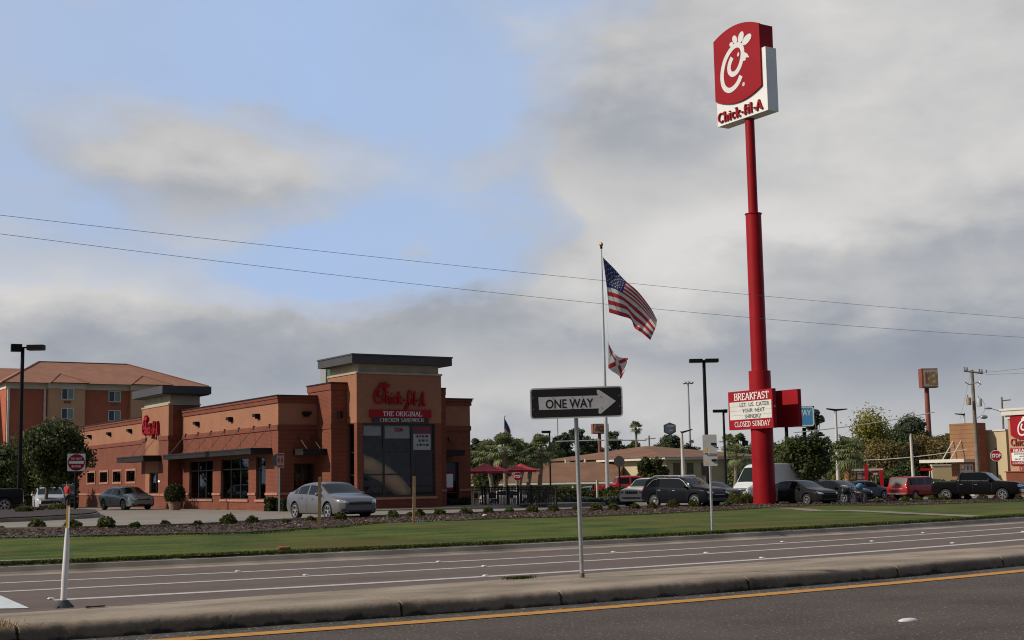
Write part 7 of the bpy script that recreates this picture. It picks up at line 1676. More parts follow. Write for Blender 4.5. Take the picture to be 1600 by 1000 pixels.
def palm(label, px, dep, ytop, ycen, hw, group=None, lean=0., base_px=None, nf=30, trunk=True, name='palm_tree', seed=1, m=None, boots=False, dead=0.):
    rg_ = random.Random(seed * 13 + int(px)); s = 2100 / dep; b = GD(base_px if base_px is not None else px, dep); c = GD(px, dep)
    hz = Zat(px, ycen, dep); R_ = hw / s; t = thing(name, label, 'palm tree', b, 0, group)
    hub = Vector((c.x, c.y, hz))
    if trunk:
        mb = MB(); P = [Vector((b.x, b.y, b.z - .1)), b.lerp(hub, .5) + Vector((.05, 0, 0)), hub]; r0 = .22 if not boots else .3
        mb.tube(P, [r0 * 1.1, r0 * .85, r0], 10)
        if boots:
            for i in range(60): a = i * 2.4; q = b.lerp(hub, i / 60.); d = Vector((math.cos(a), math.sin(a), .8)); mb.tube([q, q + d * .28], [.07, .03], 4)
        mb.build('trunk', M_ptrunk if not boots else mat('palm boots', (.26, .13, .07), .95, var=.3, scale=5), t, 60)
    V = []; F_ = []; T = []
    for i in range(nf):
        el = R(rg_.choice([70, 50, 35, 20, 5, -15, -35, -50]) + rg_.uniform(-8, 8)); az = rg_.uniform(0, 2 * math.pi); L_ = R_ * rg_.uniform(.5, .72)
        d = Vector((math.cos(az) * math.cos(el), math.sin(az) * math.cos(el), math.sin(el))); tip = hub + d * L_ * .75; tone = rg_.random()
        sd = d.cross(Vector((0, 0, 1))).normalized(); nn = sd.cross(d).normalized()
        for pt0, pt1, w_ in ((hub, tip, .025),):
            k = len(V); V += [pt0 - sd * w_, pt0 + sd * w_, pt1 + sd * w_, pt1 - sd * w_]; F_.append((k, k + 1, k + 2, k + 3)); T.append(tone)
        for j in range(13):                                   # folded fan of leaflets, tips drooping
            a = R(-105 + 210 * j / 12); dd = d * math.cos(a) + sd * math.sin(a); ll = R_ * .42 * (1 - .25 * abs(j - 6) / 6) * rg_.uniform(.85, 1.1)
            p1 = tip + dd * ll * .6 + nn * .03; p2 = tip + dd * ll + Vector((0, 0, -ll * .32)); wv = dd.cross(nn).normalized() * (R_ * .035)
            k = len(V); V += [tip, p1 + wv, p2, p1 - wv]; F_.append((k, k + 1, k + 2, k + 3)); T.append(tone * .7 + rg_.random() * .3)
    o = t.location; me = bpy.data.meshes.new('crown'); me.from_pydata([(v.x - o.x, v.y - o.y, v.z - o.z) for v in V], [], F_); me.materials.append(m or L_palm)
    at = me.attributes.new('tone', 'FLOAT', 'FACE'); at.data.foreach_set('value', np.array(T, dtype=np.float32)); cr = bpy.data.objects.new('crown', me); link(cr); cr.parent = t
    return t
# left of the restaurant
tree('dark leafy street tree beside the do not enter sign, in front of the hotel', 83, 84, 650, 772, 64, 'wide', L_oak, 11000, .10, tpx=70, leaf=.10, seed=3, clumps=64, gap=.85)
tree('dense dark green tree at the left edge behind the lot lamp', 8, 96, 690, 800, 48, 'wide', L_dark, 9000, .2, leaf=.13, seed=5, clumps=50)
tree('lower green tree behind the pale sedan', 75, 112, 722, 800, 60, 'wide', L_green, 6000, .15, leaf=.14, seed=6, clumps=40)
tree('dark shaggy tree behind the left lot lamp, between two other trees', 38, 104, 705, 800, 40, 'wide', L_dark, 6000, .15, leaf=.13, seed=9, clumps=40)
# between restaurant and flagpole
tree('dark spreading tree behind the left red umbrella', 765, 124, 704, 766, 42, 'wide', L_oak, 6000, .14, leaf=.14, seed=2, clumps=40)
for i, (px, dep, yt, yc, hw, bx, lb) in enumerate([(788, 112, 676, 704, 38, 790, 'palm below the distant flag'), (820, 112, 688, 714, 34, 803, 'leaning palm between the two red umbrellas'), (762, 116, 690, 712, 34, 772, 'palm nearest the restaurant corner'),
        (847, 114, 672, 702, 34, 840, 'tallest palm of the clump, left of the small lot lamp'), (806, 120, 684, 706, 32, 812, 'palm behind the stop sign'), (832, 118, 690, 716, 30, 818, 'low palm right of the stop sign')]):
    palm(lb, px, dep, yt, yc, hw, 'palms behind the patio', base_px=bx, nf=48, seed=i + 1)
palm('lone tall palm against the sky above the motel roof', 995.5, 235, 654, 668, 15, base_px=997, nf=40, seed=21)
palm('short palm left of the red pylon', 1152, 122, 690, 712, 26, base_px=1146, nf=34, seed=22, group='palms near the pylon')
palm('palm behind the white van, left of the pylon', 1140, 150, 675, 692, 20, base_px=1140, nf=30, seed=23, group='palms near the pylon')
palm('thick trunked palm between the black sedan and the red canopy', 1326, 108, 670, 706, 40, base_px=1322, nf=46, seed=24, boots=True)
# pines and far woods
far = [(745, 230, 682, 735, 16, 'pine', L_pine), (880, 245, 672, 745, 22, 'pine', L_pine), (905, 250, 664, 745, 24, 'pine', L_pine), (925, 255, 672, 748, 22, 'pine', L_dark), (957, 250, 668, 745, 24, 'pine', L_pine), (975, 262, 690, 748, 16, 'pine', L_pine),
       (862, 235, 690, 745, 22, 'wide', L_dark), (800, 240, 700, 750, 30, 'wide', L_dark), (992, 270, 688, 720, 13, 'wide', L_dark), (1050, 275, 676, 722, 25, 'pine', L_pine), (1035, 270, 690, 725, 18, 'wide', L_dark), (1075, 280, 690, 722, 18, 'wide', L_dark)]
for i, (px, dep, yt, yb, hw, sh, m) in enumerate(far):
    nm = ['first', 'second', 'third', 'fourth', 'fifth', 'sixth', 'seventh', 'eighth', 'ninth', 'tenth', 'eleventh', 'twelfth']
    place_ = ['just right of the restaurant', 'left of the one way sign post', 'over the one way sign post', 'behind the far rust sign', 'right of the flagpole', 'low, right of the flagpole', 'broad, right of the small lot lamp', 'behind the clump of palms', 'under the lone tall palm', 'under the hexagonal sign', 'left of the hexagonal sign', 'right of the hexagonal sign'][i]
    tree('distant %s tree %s' % ('dark pine' if sh == 'pine' else 'rounded', place_), px, dep, yt, yb, hw, sh, m, 2600, .25, 'far trees behind the motel', leaf=.3, seed=i + 30)
# motel garden tree
tree('rounded olive tree in front of the cream motel wall', 1020, 102, 708, 762, 27, 'round', L_oak, 7000, .12, leaf=.11, seed=50, clumps=40)
# right side
tree('large dark leafy tree behind the sedans beside the pylon', 1256, 100, 666, 762, 54, 'wide', L_oak, 7500, .14, leaf=.12, seed=51, clumps=52, gap=.85)
tree('tall thin pine standing behind the blue inn sign', 1278, 205, 632, 712, 18, 'pine', L_pine, 3200, .3, 'far trees on the right', leaf=.28, seed=52)
tree('small pine between the message board and the small lot lamp', 1156, 190, 674, 735, 22, 'pine', L_green, 2600, .25, 'far trees on the right', leaf=.26, seed=53)
tree('ragged green tree hidden behind the red pylon', 1190, 185, 682, 745, 30, 'wide', L_dark, 4000, .25, 'far trees on the right', leaf=.27, seed=54)
tree('broad green tree under the blue inn sign', 1236, 180, 682, 745, 26, 'wide', L_green, 3600, .25, 'far trees on the right', leaf=.25, seed=55)
tree('yellowing pointed tree right of the white swept lamp', 1358, 148, 650, 800, 84, 'cone', L_yel, 9000, .25, 'far trees on the right', leaf=.2, seed=56, clumps=46)
tree('green tree with rusty patches below the yellowing tree', 1376, 142, 686, 784, 50, 'wide', L_rust, 5000, .2, 'far trees on the right', leaf=.2, seed=66, clumps=40)
tree('dark green tree between the yellowing tree and the round topped pine', 1400, 165, 662, 780, 50, 'wide', L_dark, 7000, .25, 'far trees on the right', leaf=.22, seed=57, clumps=46)
tree('round topped pine high above the brown trees', 1426, 190, 650, 715, 36, 'wide', L_pine, 6000, .3, 'far trees on the right', leaf=.24, seed=58, clumps=40)
tree('rust brown cypress right of the white concrete lamp', 1450, 150, 672, 778, 46, 'wide', L_rust, 7000, .25, 'far trees on the right', leaf=.2, seed=59, clumps=46)
tree('rust brown cypress beside the tan screen wall', 1478, 155, 670, 778, 38, 'wide', L_rust, 7000, .25, 'far trees on the right', leaf=.2, seed=60, clumps=46)
tree('dark tree top showing above the striped block', 1492, 200, 668, 740, 24, 'wide', L_dark, 3500, .25, 'far trees on the right', leaf=.26, seed=61)
tree('dim green tree behind the palm trunk', 1332, 170, 690, 780, 46, 'wide', L_dark, 5500, .25, 'far trees on the right', leaf=.22, seed=62, clumps=40)
tree('low green tree behind the red canopies', 1408, 138, 725, 782, 34, 'wide', L_dark, 4500, .15, 'far trees on the right', leaf=.17, seed=63)
tree('bright green sapling beside the tan screen wall', 1445, 134, 742, 778, 16, 'wide', L_green, 2200, .08, leaf=.13, seed=64)
tree('low tree mass left of the red pylon behind the white van', 1160, 140, 716, 770, 30, 'wide', L_dark, 4000, .15, 'far trees on the right', leaf=.17, seed=65)
# continuous far woods as a mass low on the skyline
def woods(name, segs, m):
    bl = []
    rg_ = random.Random(5)
    for px0, px1, dep, yt, n in segs:
        for i in range(n):
            px = px0 + (px1 - px0) * rg_.random(); p = GD(px, dep * rg_.uniform(.95, 1.15)); zt = Zat(px, yt, dep); h = zt + 1.5
            r = rg_.uniform(2.2, 4.5); z = -1 + h * rg_.random() ** .7 - r * .5; bl.append((p.x, p.y, max(z, .5), r, r * .7))
    root = crown_mesh(name, None, m, bl, 26000, .42, (0, 0, 0)); root['kind'] = 'stuff'
woods('far_woods', [(-250, 140, 330, 725, 70), (735, 1010, 310, 712, 60), (1010, 1700, 320, 703, 130), (1290, 1500, 215, 698, 130)], L_dark)
# hedges
def hedge(name, label, pts, dep_fix, h, w, m, n, leaf=.06, group=None, z0=None):
    P = [GD(px, d) for px, d in pts]; L_ = sum((P[i + 1] - P[i]).length for i in range(len(P) - 1)); C = []
    for _ in range(n):
        i = rng.randrange(len(P) - 1); t_ = rng.random(); p = P[i].lerp(P[i + 1], t_); d = (P[i + 1] - P[i]).normalized(); nn = Vector((-d.y, d.x, 0))
        a, b = rng.uniform(-1, 1), rng.uniform(0, 1)
        if rng.random() < .75:
            if rng.random() < .5: a = math.copysign(1 + rng.gauss(0, .1), a)
            else: b = 1 + rng.gauss(0, .06)
        hh = h * (1 + .12 * math.sin(p.x * 2.3) + .08 * math.sin(p.x * 5.1))
        C.append(tuple(p + nn * a * w / 2 + Vector((0, 0, b * hh))))
    C = np.array(C); base = P[0]; A = rvec(len(C)); Bv = np.cross(A, rvec(len(C))); s = leaf * nrg.uniform(.5, 1.3, len(C))[:, None]
    o = quads_np(C - np.array(base), A * s, Bv * s * .7, name, m, nrg.random(len(C)), kind=None); o.location = base; return tag(o, label, 'hedge', group)
hedge('clipped_hedge', 'low clipped hedge under the big tower window', [(573, 76.5), (728, 81)], None, .52, .9, L_hedge, 9000, .06)
hedge('clipped_hedge', 'dark hedge block left of the tower behind the silver sedan', [(446, 76), (478, 77)], None, 1.35, .9, L_hedge, 5000, .06)
hedge('clipped_hedge', 'small hedge at the brick corner by the pedestrian sign', [(416, 73.5), (434, 73.8)], None, .62, .7, L_hedge, 2500, .05)
hedge('clipped_hedge', 'short hedge between the corner and the entrance', [(437, 72.5), (452, 72.8)], None, .55, .7, L_hedge, 2000, .05)
hedge('clipped_hedge', 'long dark hedge in front of the white suv and the flagpole', [(838, 96), (905, 92), (968, 90)], None, .95, 1.6, L_hedge, 8000, .08)
hedge('juniper_bed', 'grey green juniper mounds in front of the long hedge', [(893, 88), (966, 86)], None, .45, 2., leaf_mat('juniper', (.03, .045, .03), (.12, .16, .11), 2.), 6000, .06)
hedge('clipped_hedge', 'green hedge right of the dark octagon post', [(950, 88), (984, 87)], None, .75, 1.2, L_shrub, 4000, .07)
hedge('boundary_hedge', 'loose green hedge between the red canopy and the red capped pickup', [(1378, 112), (1425, 114)], None, 1.3, 2, L_shrub, 6000, .1)
hedge('boundary_hedge', 'dark hedge behind the red capped pickup and in front of the screen wall', [(1440, 122), (1500, 124)], None, 1.2, 1.5, L_green, 5000, .1)
hedge('boundary_hedge', 'hedge along the left lot behind the parked cars', [(-60, 110), (120, 112)], None, 2.0, 2, L_dark, 8000, .12)
# round shrubs along the bed
def shrub(label, p, w, h, m=L_shrub, n=420, group='small round shrubs along the mulch bed', name='shrub'):
    n = int(n * 1.6); d = rvec(n); d[:, 2] = np.abs(d[:, 2]); r = .55 + .5 * nrg.random(n) ** .6
    lump = 1 + .18 * np.sin(d[:, 0] * 5 + p.x * 3) * np.cos(d[:, 1] * 4 + p.x)
    C = d * (r * lump)[:, None] * np.array([w / 2, w / 2, h]); A = rvec(n); Bv = np.cross(A, rvec(n)); s = .042 * nrg.uniform(.5, 1.4, n)[:, None]
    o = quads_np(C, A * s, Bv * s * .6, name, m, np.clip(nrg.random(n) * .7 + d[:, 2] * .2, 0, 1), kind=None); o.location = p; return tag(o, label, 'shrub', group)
row = [(2, 831, 11), (57, 828, 27), (112, 829, 31), (165, 829, 33), (211, 828, 20), (258, 825, 15), (309, 824, 16), (357, 822, 29), (394, 820, 20), (447, 820, 15), (486, 817, 16), (532, 815, 23), (614, 811, 21), (641, 809, 14), (656, 809, 18), (687, 807, 22), (727, 805, 24),
       (763, 804, 18), (796, 803, 15), (831, 803, 22), (865, 801, 19), (899, 799, 9), (932, 800, 23), (959, 799, 21), (992, 797, 18), (1019, 797, 17), (1052, 795, 24), (1084, 794, 22), (1106, 793, 20), (1137, 791, 17), (1280, 786, 18), (1300, 786, 14), (1372, 786, 16),
       (1415, 785, 16), (1435, 784, 16), (1457, 783, 14), (1475, 783, 19), (1535, 781, 19), (1512, 782, 14), (1590, 780, 15)]
refs = ['at the left edge of the bed', 'left of the white delineator', 'behind the top of the white delineator', 'first to the right of the white delineator', 'below the front of the green sedan', 'below the planter pot', 'below the dining windows, smallest there',
        'widest one below the brick corner', 'right of the widest one below the corner', 'low one left of the silver sedan', 'behind the left wooden stake', 'under the nose of the silver sedan', 'between silver sedan and right stake', 'touching the right stake from the left', 'touching the right stake from the right',
        'below the tower window, right half', 'below the right wing door', 'below the left red umbrella', 'below the patio fence, small', 'below the patio fence, middle', 'below the right end of the patio fence', 'tiny one behind the one way post', 'first right of the one way post', 'second right of the one way post',
        'below the cream suv nose', 'below the rear wheel of the black suv', 'below the doors of the black suv', 'below the front wheel of the black suv', 'left of the back-facing parking sign', 'between parking sign and pylon', 'below the pylon sedan nose', 'left of the parked bicycles', 'first right of the bicycles',
        'below the red capped pickup, left', 'below the red capped pickup, middle', 'below the red capped pickup, right', 'below the rear wheel of the black pickup', 'below the doors of the black pickup', 'between the doors and rear wheel of the black pickup', 'below the black pickup bumper']
for (px, py, w), rf in zip(row, refs):
    p = G(px, py); s = 2100 / ((p - O).dot(FW)); p.z += .05; ww = w / s * .88; shrub('small green shrub ' + rf, p, ww, ww * rng.uniform(.42, .66), L_shrub if rng.random() < .8 else L_green)
for px, py, w, h, lb in ((1150, 789, 34, 21, 'loose bush at the left foot of the pylon'), (1168, 788, 24, 17, 'bush touching the pylon foot from the left'), (1222, 785, 32, 19, 'bright bush touching the pylon foot from the right'), (1250, 785, 30, 17, 'bright bush below the windshield of the pylon sedan'), (1202, 789, 16, 7, 'low tuft right in front of the pylon foot')):
    p = G(px, py); s = 2100 / ((p - O).dot(FW)); shrub(lb, p, w / s, h / s, L_yel if 'bright' in lb else L_shrub, 900, 'loose bushes round the pylon foot')
for px, py, w, lb in ((1393, 785, 18, 'purplish shrub right of the bicycles'), (1496, 782, 16, 'purplish shrub below the black pickup bed'), (1558, 781, 16, 'purplish shrub below the black pickup front wheel'), (1574, 780, 16, 'purplish shrub below the black pickup headlight'), (1345, 787, 24, 'purplish shrub behind the bicycles')):
    p = G(px, py); s = 2100 / ((p - O).dot(FW)); shrub(lb, p, w / s, w / s * .5, L_purp, 350, 'purplish shrubs at the right of the bed')
for px, py, w, lb in ((38, 806, 26, 'low grey shrub on the left island'), (88, 803, 30, 'low shrub under the left tree on the island'), (60, 804, 14, 'tiny shrub beside the lamp footing')):
    p = G(px, py); s = 2100 / ((p - O).dot(FW)); p.z += .2; shrub(lb, p, w / s, w / s * .35, L_shrub, 350, 'island shrubs')
# planter with clipped ball
b = place(273, 796, 81); b.z = .12; t = thing('potted_bush', 'round clipped bush in a tan pot against the dark brick tower side', 'potted plant', b)
s = 2100 / ((b - O).dot(FW)); mb = MB(); mb.lathe(b, [(.0, .0), (.30, 0), (.40, .5), (.44, .52), (.44, .58), (.38, .58), (.36, .5), (0, .5)], 18); mb.build('pot', mat('tan clay pot', (.22, .14, .09), .8, var=.15), t, 40)
n = 2600; d = rvec(n); C = d * (.62 * nrg.uniform(.8, 1.04, n))[:, None] + np.array([0, 0, 1.0]); A = rvec(n); Bv = np.cross(A, rvec(n)); ss_ = .05 * nrg.uniform(.5, 1.3, n)[:, None]
o = quads_np(C, A * ss_, Bv * ss_ * .6, 'foliage', L_hedge, nrg.random(n), kind=None, parent=t)

# trees across the road behind the viewer: they give the shop glass something to mirror
bl = []
for i in range(70): bl.append((rng.uniform(-30, 90), rng.uniform(-62, -48), rng.uniform(.5, 4.2), rng.uniform(1.6, 3.4), rng.uniform(1.2, 2.2)))
o = crown_mesh('roadside_woods', None, L_dark, bl, 9000, .35, (0, 0, 0)); o['kind'] = 'stuff'

tree('rust brown cypress behind the white concrete lamp', 1420, 152, 682, 780, 38, 'wide', L_rust, 7000, .25, 'far trees on the right', leaf=.2, seed=71, clumps=46)
# ============================================================ patio, small structures, people
M_fence = mat('black fence metal', (.012, .012, .013), .5, var=.1)
a = Vector((41.6, 68.6, 0)); b = atX(869, 792, 0.001)
pe = place(869, 790, 75.5)
f0 = Vector((a.x, a.y, zg(a.x, a.y))); f1 = Vector((pe.x, pe.y, zg(pe.x, pe.y)))
def fence(label, f0, f1, h, name='patio_fence', n=None):
    t = thing(name, label, 'fence', f0, 0, 'black patio fence runs'); d = (f1 - f0); L_ = d.length; d.normalize(); F = Frame(f0, (d.x, d.y, 0), (0, 0, 1)); sl = (f1.z - f0.z) / L_
    mb = MB()
    for v in (.12, h - .18, h - .03): mb.fbox(F, 0, L_, v - .018, v + .018, -.018, .018)
    mb.build('rail', M_fence, t)
    k = max(2, int(L_ / .125)); mb = MB()
    for i in range(k + 1): u = L_ * i / k; mb.fbox(F, u - .011, u + .011, .06, h, -.011, .011)
    o = mb.build('pickets', M_fence, t); o['kind'] = 'stuff'
    for i in range(4): u = L_ * i / 3; mb = MB(); mb.fbox(F, u - .05, u + .05, -.3, h + .08, -.05, .05); mb.build('post', M_fence, t)
    return t
fence('black metal picket fence in front of the patio', f0, f1, 1.22)
fence('black metal picket fence closing the patio on its right side', f1, f1 + Vector((-1.5, 9.5, 0)), 1.22)
M_umb = mat('red canvas', (.45, .016, .03), .75, var=.08, scale=1.5)
def umbrella(label, px, dep, ytop, yedge, hw, name='patio_umbrella', group='red patio umbrellas'):
    b = GD(px, dep); s = 2100 / dep; t = thing(name, label, 'umbrella', b, 0, group); zt, ze, r = Zat(px, ytop, dep), Zat(px, yedge, dep), hw / s
    mb = MB(); mb.cyl(b, (b.x, b.y, zt), .03, .025, 8); mb.build('pole', mat('umbrella pole', (.25, .2, .16), .6), t)
    mb = MB(); n = 8; ring1 = [Vector((b.x + r * math.cos(2 * math.pi * i / n + .3), b.y + r * math.sin(2 * math.pi * i / n + .3), ze)) for i in range(n)]; apx = Vector((b.x, b.y, zt))
    vs = [apx]; 
    for k in (.35, .7, 1.): vs += [apx + (q - apx) * k + Vector((0, 0, -.06 * math.sin(k * 3.14))) for q in ring1]
    fs = [(0, 1 + i, 1 + (i + 1) % n) for i in range(n)] + [(1 + j * n + i, 1 + (j + 1) * n + i, 1 + (j + 1) * n + (i + 1) % n, 1 + j * n + (i + 1) % n) for j in range(2) for i in range(n)]
    lo = [v - Vector((0, 0, .12)) for v in vs[-n:]]; k0 = len(vs); vs += lo; fs += [(1 + 2 * n + i, k0 + i, k0 + (i + 1) % n, 1 + 2 * n + (i + 1) % n) for i in range(n)]
    mb.add(vs, fs); mb.build('canopy', M_umb, t); mb = MB()
    for q in ring1: mb.tube([apx - Vector((0, 0, .04)), q - Vector((0, 0, .03))], .012, 4)
    mb.build('ribs', M_rod, t); return t
umbrella('large red patio umbrella nearest the restaurant corner', 758, 86, 723.5, 736.5, 37)
umbrella('red patio umbrella half hidden between the two front ones', 778, 91, 727, 737, 22)
umbrella('red patio umbrella at the right end of the patio', 814, 88, 724, 734.5, 31)
umbrella('red umbrella peeking out behind the far left end of the restaurant', 127, 116, 742, 757, 30, name='rear_umbrella', group='red patio umbrellas')
M_tab = mat('dark table', (.02, .02, .022), .5)
def table(label, px, dep):
    b = GD(px, dep); t = thing('patio_table', label, 'table', b, 0, 'patio tables'); x, y, z = b
    mb = MB(); mb.cyl((x, y, z + .72), (x, y, z + .76), .5, .5, 20); mb.build('table_top', M_tab, t); mb = MB(); mb.cyl((x, y, z), (x, y, z + .72), .05, .05, 8); mb.cyl((x, y, z), (x, y, z + .03), .3, .28, 14); mb.build('pedestal', M_tab, t)
def chair(label, px, dep, rz):
    b = GD(px, dep); t = thing('patio_chair', label, 'chair', b, 0, 'patio chairs'); F = Frame(b, (math.cos(rz), math.sin(rz), 0), (0, 0, 1))
    mb = MB(); mb.fbox(F, -.22, .22, .43, .46, -.22, .22); mb.build('seat', M_tab, t); mb = MB(); mb.fbox(F, -.22, .22, .5, .88, -.24, -.21); mb.build('backrest', M_tab, t)
    for u in (-.2, .2):
        for n_ in (-.2, .2): mb = MB(); mb.fbox(F, u - .015, u + .015, 0, .43, n_ - .015, n_ + .015); mb.build('leg', M_tab, t)
for px, dep, lb in ((758, 86, 'dark round table under the left umbrella'), (778, 91, 'dark round table under the half hidden umbrella'), (814, 88, 'dark round table under the right umbrella'), (842, 84, 'dark round table near the right end of the fence')):
    table(lb, px, dep)
for px, dep, rz, lb in ((748, 85.5, .5, 'dark chair left of the left umbrella table'), (769, 86.2, 2.5, 'dark chair right of the left umbrella table'), (803, 87.5, .4, 'dark chair left of the right umbrella table'), (825, 88.2, 3.0, 'dark chair right of the right umbrella table'), (833, 83.6, .3, 'dark chair left of the end table'), (852, 84.2, 2.8, 'dark chair right of the end table')):
    chair(lb, px, dep, rz)
# drive-through boards and red canopies at the right
def board(label, px0, px1, y0, y1, dep, name='menu_board'):
    F = facing((px0 + px1) / 2, (y0 + y1) / 2, dep, 10); s = 2100 / dep; w, h = (px1 - px0) / s, (y1 - y0) / s; b = GD((px0 + px1) / 2, dep)
    t = thing(name, label, 'menu board', b, 0, 'drive through menu boards'); mb = MB(); mb.fbox(F, -w / 2, w / 2, -h / 2, h / 2, -.2, 0); c = mb.build('cabinet', M_trimb, t)
    mb = MB()
    for i in range(2): 
        for j in range(3): mb.fbox(F, -w * .44 + i * w * .46, -w * .44 + i * w * .46 + w * .4, h * (.40 - .28 * j) - h * .22, h * (.40 - .28 * j), .002, .02)
    mb.build('menu_panels', mat('menu panel', (.26, .2, .18), .5, var=.3, scale=3), c)
    mb = MB(); mb.fbox(F, -w * .45, w * .45, h * .41, h * .49, .002, .02); mb.build('header', M_white, c)
    for u in (-w * .35, w * .35): mb = MB(); mb.fbox(F, u - .05, u + .05, b.z - F.o.z - .1, -h / 2, -.14, -.04); mb.build('leg', M_trimb, t)
board('pair of menu boards under the red posted canopy', 1338, 1359, 737, 756, 112)
board('menu board half hidden by the large dark tree', 1269, 1291, 741, 753, 112)
def dcanopy(label, px0, px1, ytop, dep, posts, beams, roofw=None):
    b = GD((px0 + px1) / 2, dep); t = thing('drive_canopy', label, 'canopy', b, 0, 'red drive through canopies'); s = 2100 / dep
    F = facing((px0 + px1) / 2, ytop, dep, 0); w = (px1 - px0) / s
    mb = MB(); mb.fbox(F, -w / 2, w / 2, -.12, .04, -2.0, .3); mb.build('roof', M_alum, t)
    for px, pt, wpx in posts:
        u = (px - (px0 + px1) / 2) / s; mb = MB(); top = (yh(px) - pt) / s + HC; mb.fbox(F, u - wpx / 2 / s, u + wpx / 2 / s, b.z - F.o.z - .1, top - F.o.z, -.35, .35 + .003); mb.build('post', M_red, t)
dcanopy('drive through canopy on bold red posts', 1326, 1379, 733, 112, [(1353, 726, 5), (1376, 734.5, 5.5)], [])
dcanopy('drive through canopy with one red post behind the dark tree', 1266, 1292, 736, 113, [(1288, 735, 5)], [])
b = GD(1367, 110); F = facing(1368, 739, 110); mb = MB(); t = thing('lane_sign', 'small red and grey lane sign on a pale post under the red canopy', 'sign', b); s = 2100 / 110.
mb = MB(); mb.fbox(F, -4 / s, 4 / s, -3.5 / s, 0, 0, .04); mb.build('panel', M_alum, t); mb = MB(); mb.fbox(F, -4 / s, 4 / s, .002, 3.5 / s, 0, .04); mb.build('red_panel', M_red, t); mb = MB(); mb.fbox(F, -.04, .04, b.z - F.o.z, -3.5 / s, -.05, -.002); mb.build('post', M_trim, t)
b = GD(1447, 128); F = facing(1447, 733.5, 128); s = 2100 / 128.; t = thing('red_canopy_beam', 'long red clearance beam left of the tan screen wall', 'canopy', b); mb = MB(); mb.fbox(F, -9 / s, 9 / s, -1.8 / s, 1.8 / s, -.3, 0); mb.build('beam', M_red, t); mb = MB(); mb.tube([F.p(5.5 / s, -1.5 / s, -.1), Vector((F.p(2.0 / s, 0, -.1).x, F.p(2.0 / s, 0, -.1).y, b.z))], .06, 6); mb.build('strut', M_alum, t)
# sunlit low wall far behind the trees
b = GD(1394, 160); F = facing(1394, 754, 160); s = 2100 / 160.; mb = MB(); mb.fbox(F, -13 / s, 13 / s, -8 / s, 7 / s, -.3, 0); solo(mb, 'sunlit_wall', 'short sunlit yellow wall seen between the trees left of the red capped pickup', 'wall', mat('sunlit yellow wall', (.6, .5, .28), .8), base=b)

# ---- bicycles leaning together on the mulch
def bicycle(label, px, py, rz, col):
    b = G(px, py); b.z += .05; t = thing('bicycle', label, 'bicycle', b, 0, 'parked bicycles'); F = Frame(b, (math.cos(rz), math.sin(rz), 0), (0, 0, 1)); r = .34
    for u in (-.52, .52):
        mb = MB(); pts = [F.p(u + r * math.cos(a), r + r * math.sin(a), 0) for a in [2 * math.pi * k / 20 for k in range(21)]]; mb.tube(pts, .024, 5); w = mb.build('wheel', M_tyre, t, 60)
        mb = MB()
        for k in range(8): a = k * math.pi / 8; mb.tube([F.p(u + r * math.cos(a), r + r * math.sin(a), 0), F.p(u - r * math.cos(a), r - r * math.sin(a), 0)], .004, 3)
        mb.build('spokes', M_gal, w)
    mb = MB(); q = lambda u, v: F.p(u, v, 0)
    for a_, c in (((-.52, .34), (-.15, .32)), ((-.52, .34), (-.22, .78)), ((-.15, .32), (-.24, .88)), ((-.15, .32), (.38, .78)), ((-.22, .78), (.36, .84)), ((.52, .34), (.34, .98))): mb.tube([q(*a_), q(*c)], .02, 6)
    mb.build('frame', col, t, 60)
    mb = MB(); mb.tube([F.p(.34, .98, 0), F.p(.32, 1.04, .0)], .018, 5); mb.tube([F.p(.26, 1.02, -.26), F.p(.34, 1.05, 0), F.p(.26, 1.02, .26)], .016, 5); mb.build('handlebar', M_gal, t, 60)
    mb = MB(); mb.ell((0, 0, 0), .13, .07, .04, 10, 6); c = F.p(-.25, .92, 0); mb.v = [tuple(c + F.u * v[0] + F.n * v[1] + Vector((0, 0, v[2]))) for v in mb.v]; mb.build('saddle', M_trimb, t, 60)
    return t, F
b1, F1 = bicycle('black bicycle nearer the pylon, front wheel to the left', 1324, 789.5, 3.3, M_trimb)
b2, F2 = bicycle('dark bicycle under the blue bag, right of the other bicycle', 1343, 788.5, .2, mat('dark red frame', (.12, .02, .02), .4))
b3, F3 = bicycle('black bicycle standing behind the other two bicycles', 1333, 787, .9, M_trimb)
mb = MB(); mb.ell((0, 0, 0), .26, .16, .22, 12, 8); c = F2.p(.05, .98, .05); mb.v = [(v[0] * (1 + .15 * math.sin(v[2] * 20)) + c.x, v[1] + c.y, v[2] + c.z) for v in mb.v]; solo(mb, 'blue_bag', 'light blue bag hanging on the bicycles beside the black sedan', 'bag', mat('blue cloth', (.08, .25, .36), .7, var=.15, scale=6), smooth=60)
mb = MB(); mb.ell((0, 0, 0), .3, .2, .2, 12, 8); c = F1.p(-.05, .75, .1); mb.v = [(v[0] + c.x, v[1] + c.y, v[2] + c.z) for v in mb.v]; solo(mb, 'dark_bag', 'black bag strapped over the leftmost bicycle', 'bag', mat('black cloth', (.015, .015, .016), .8, var=.2, scale=6), smooth=60)
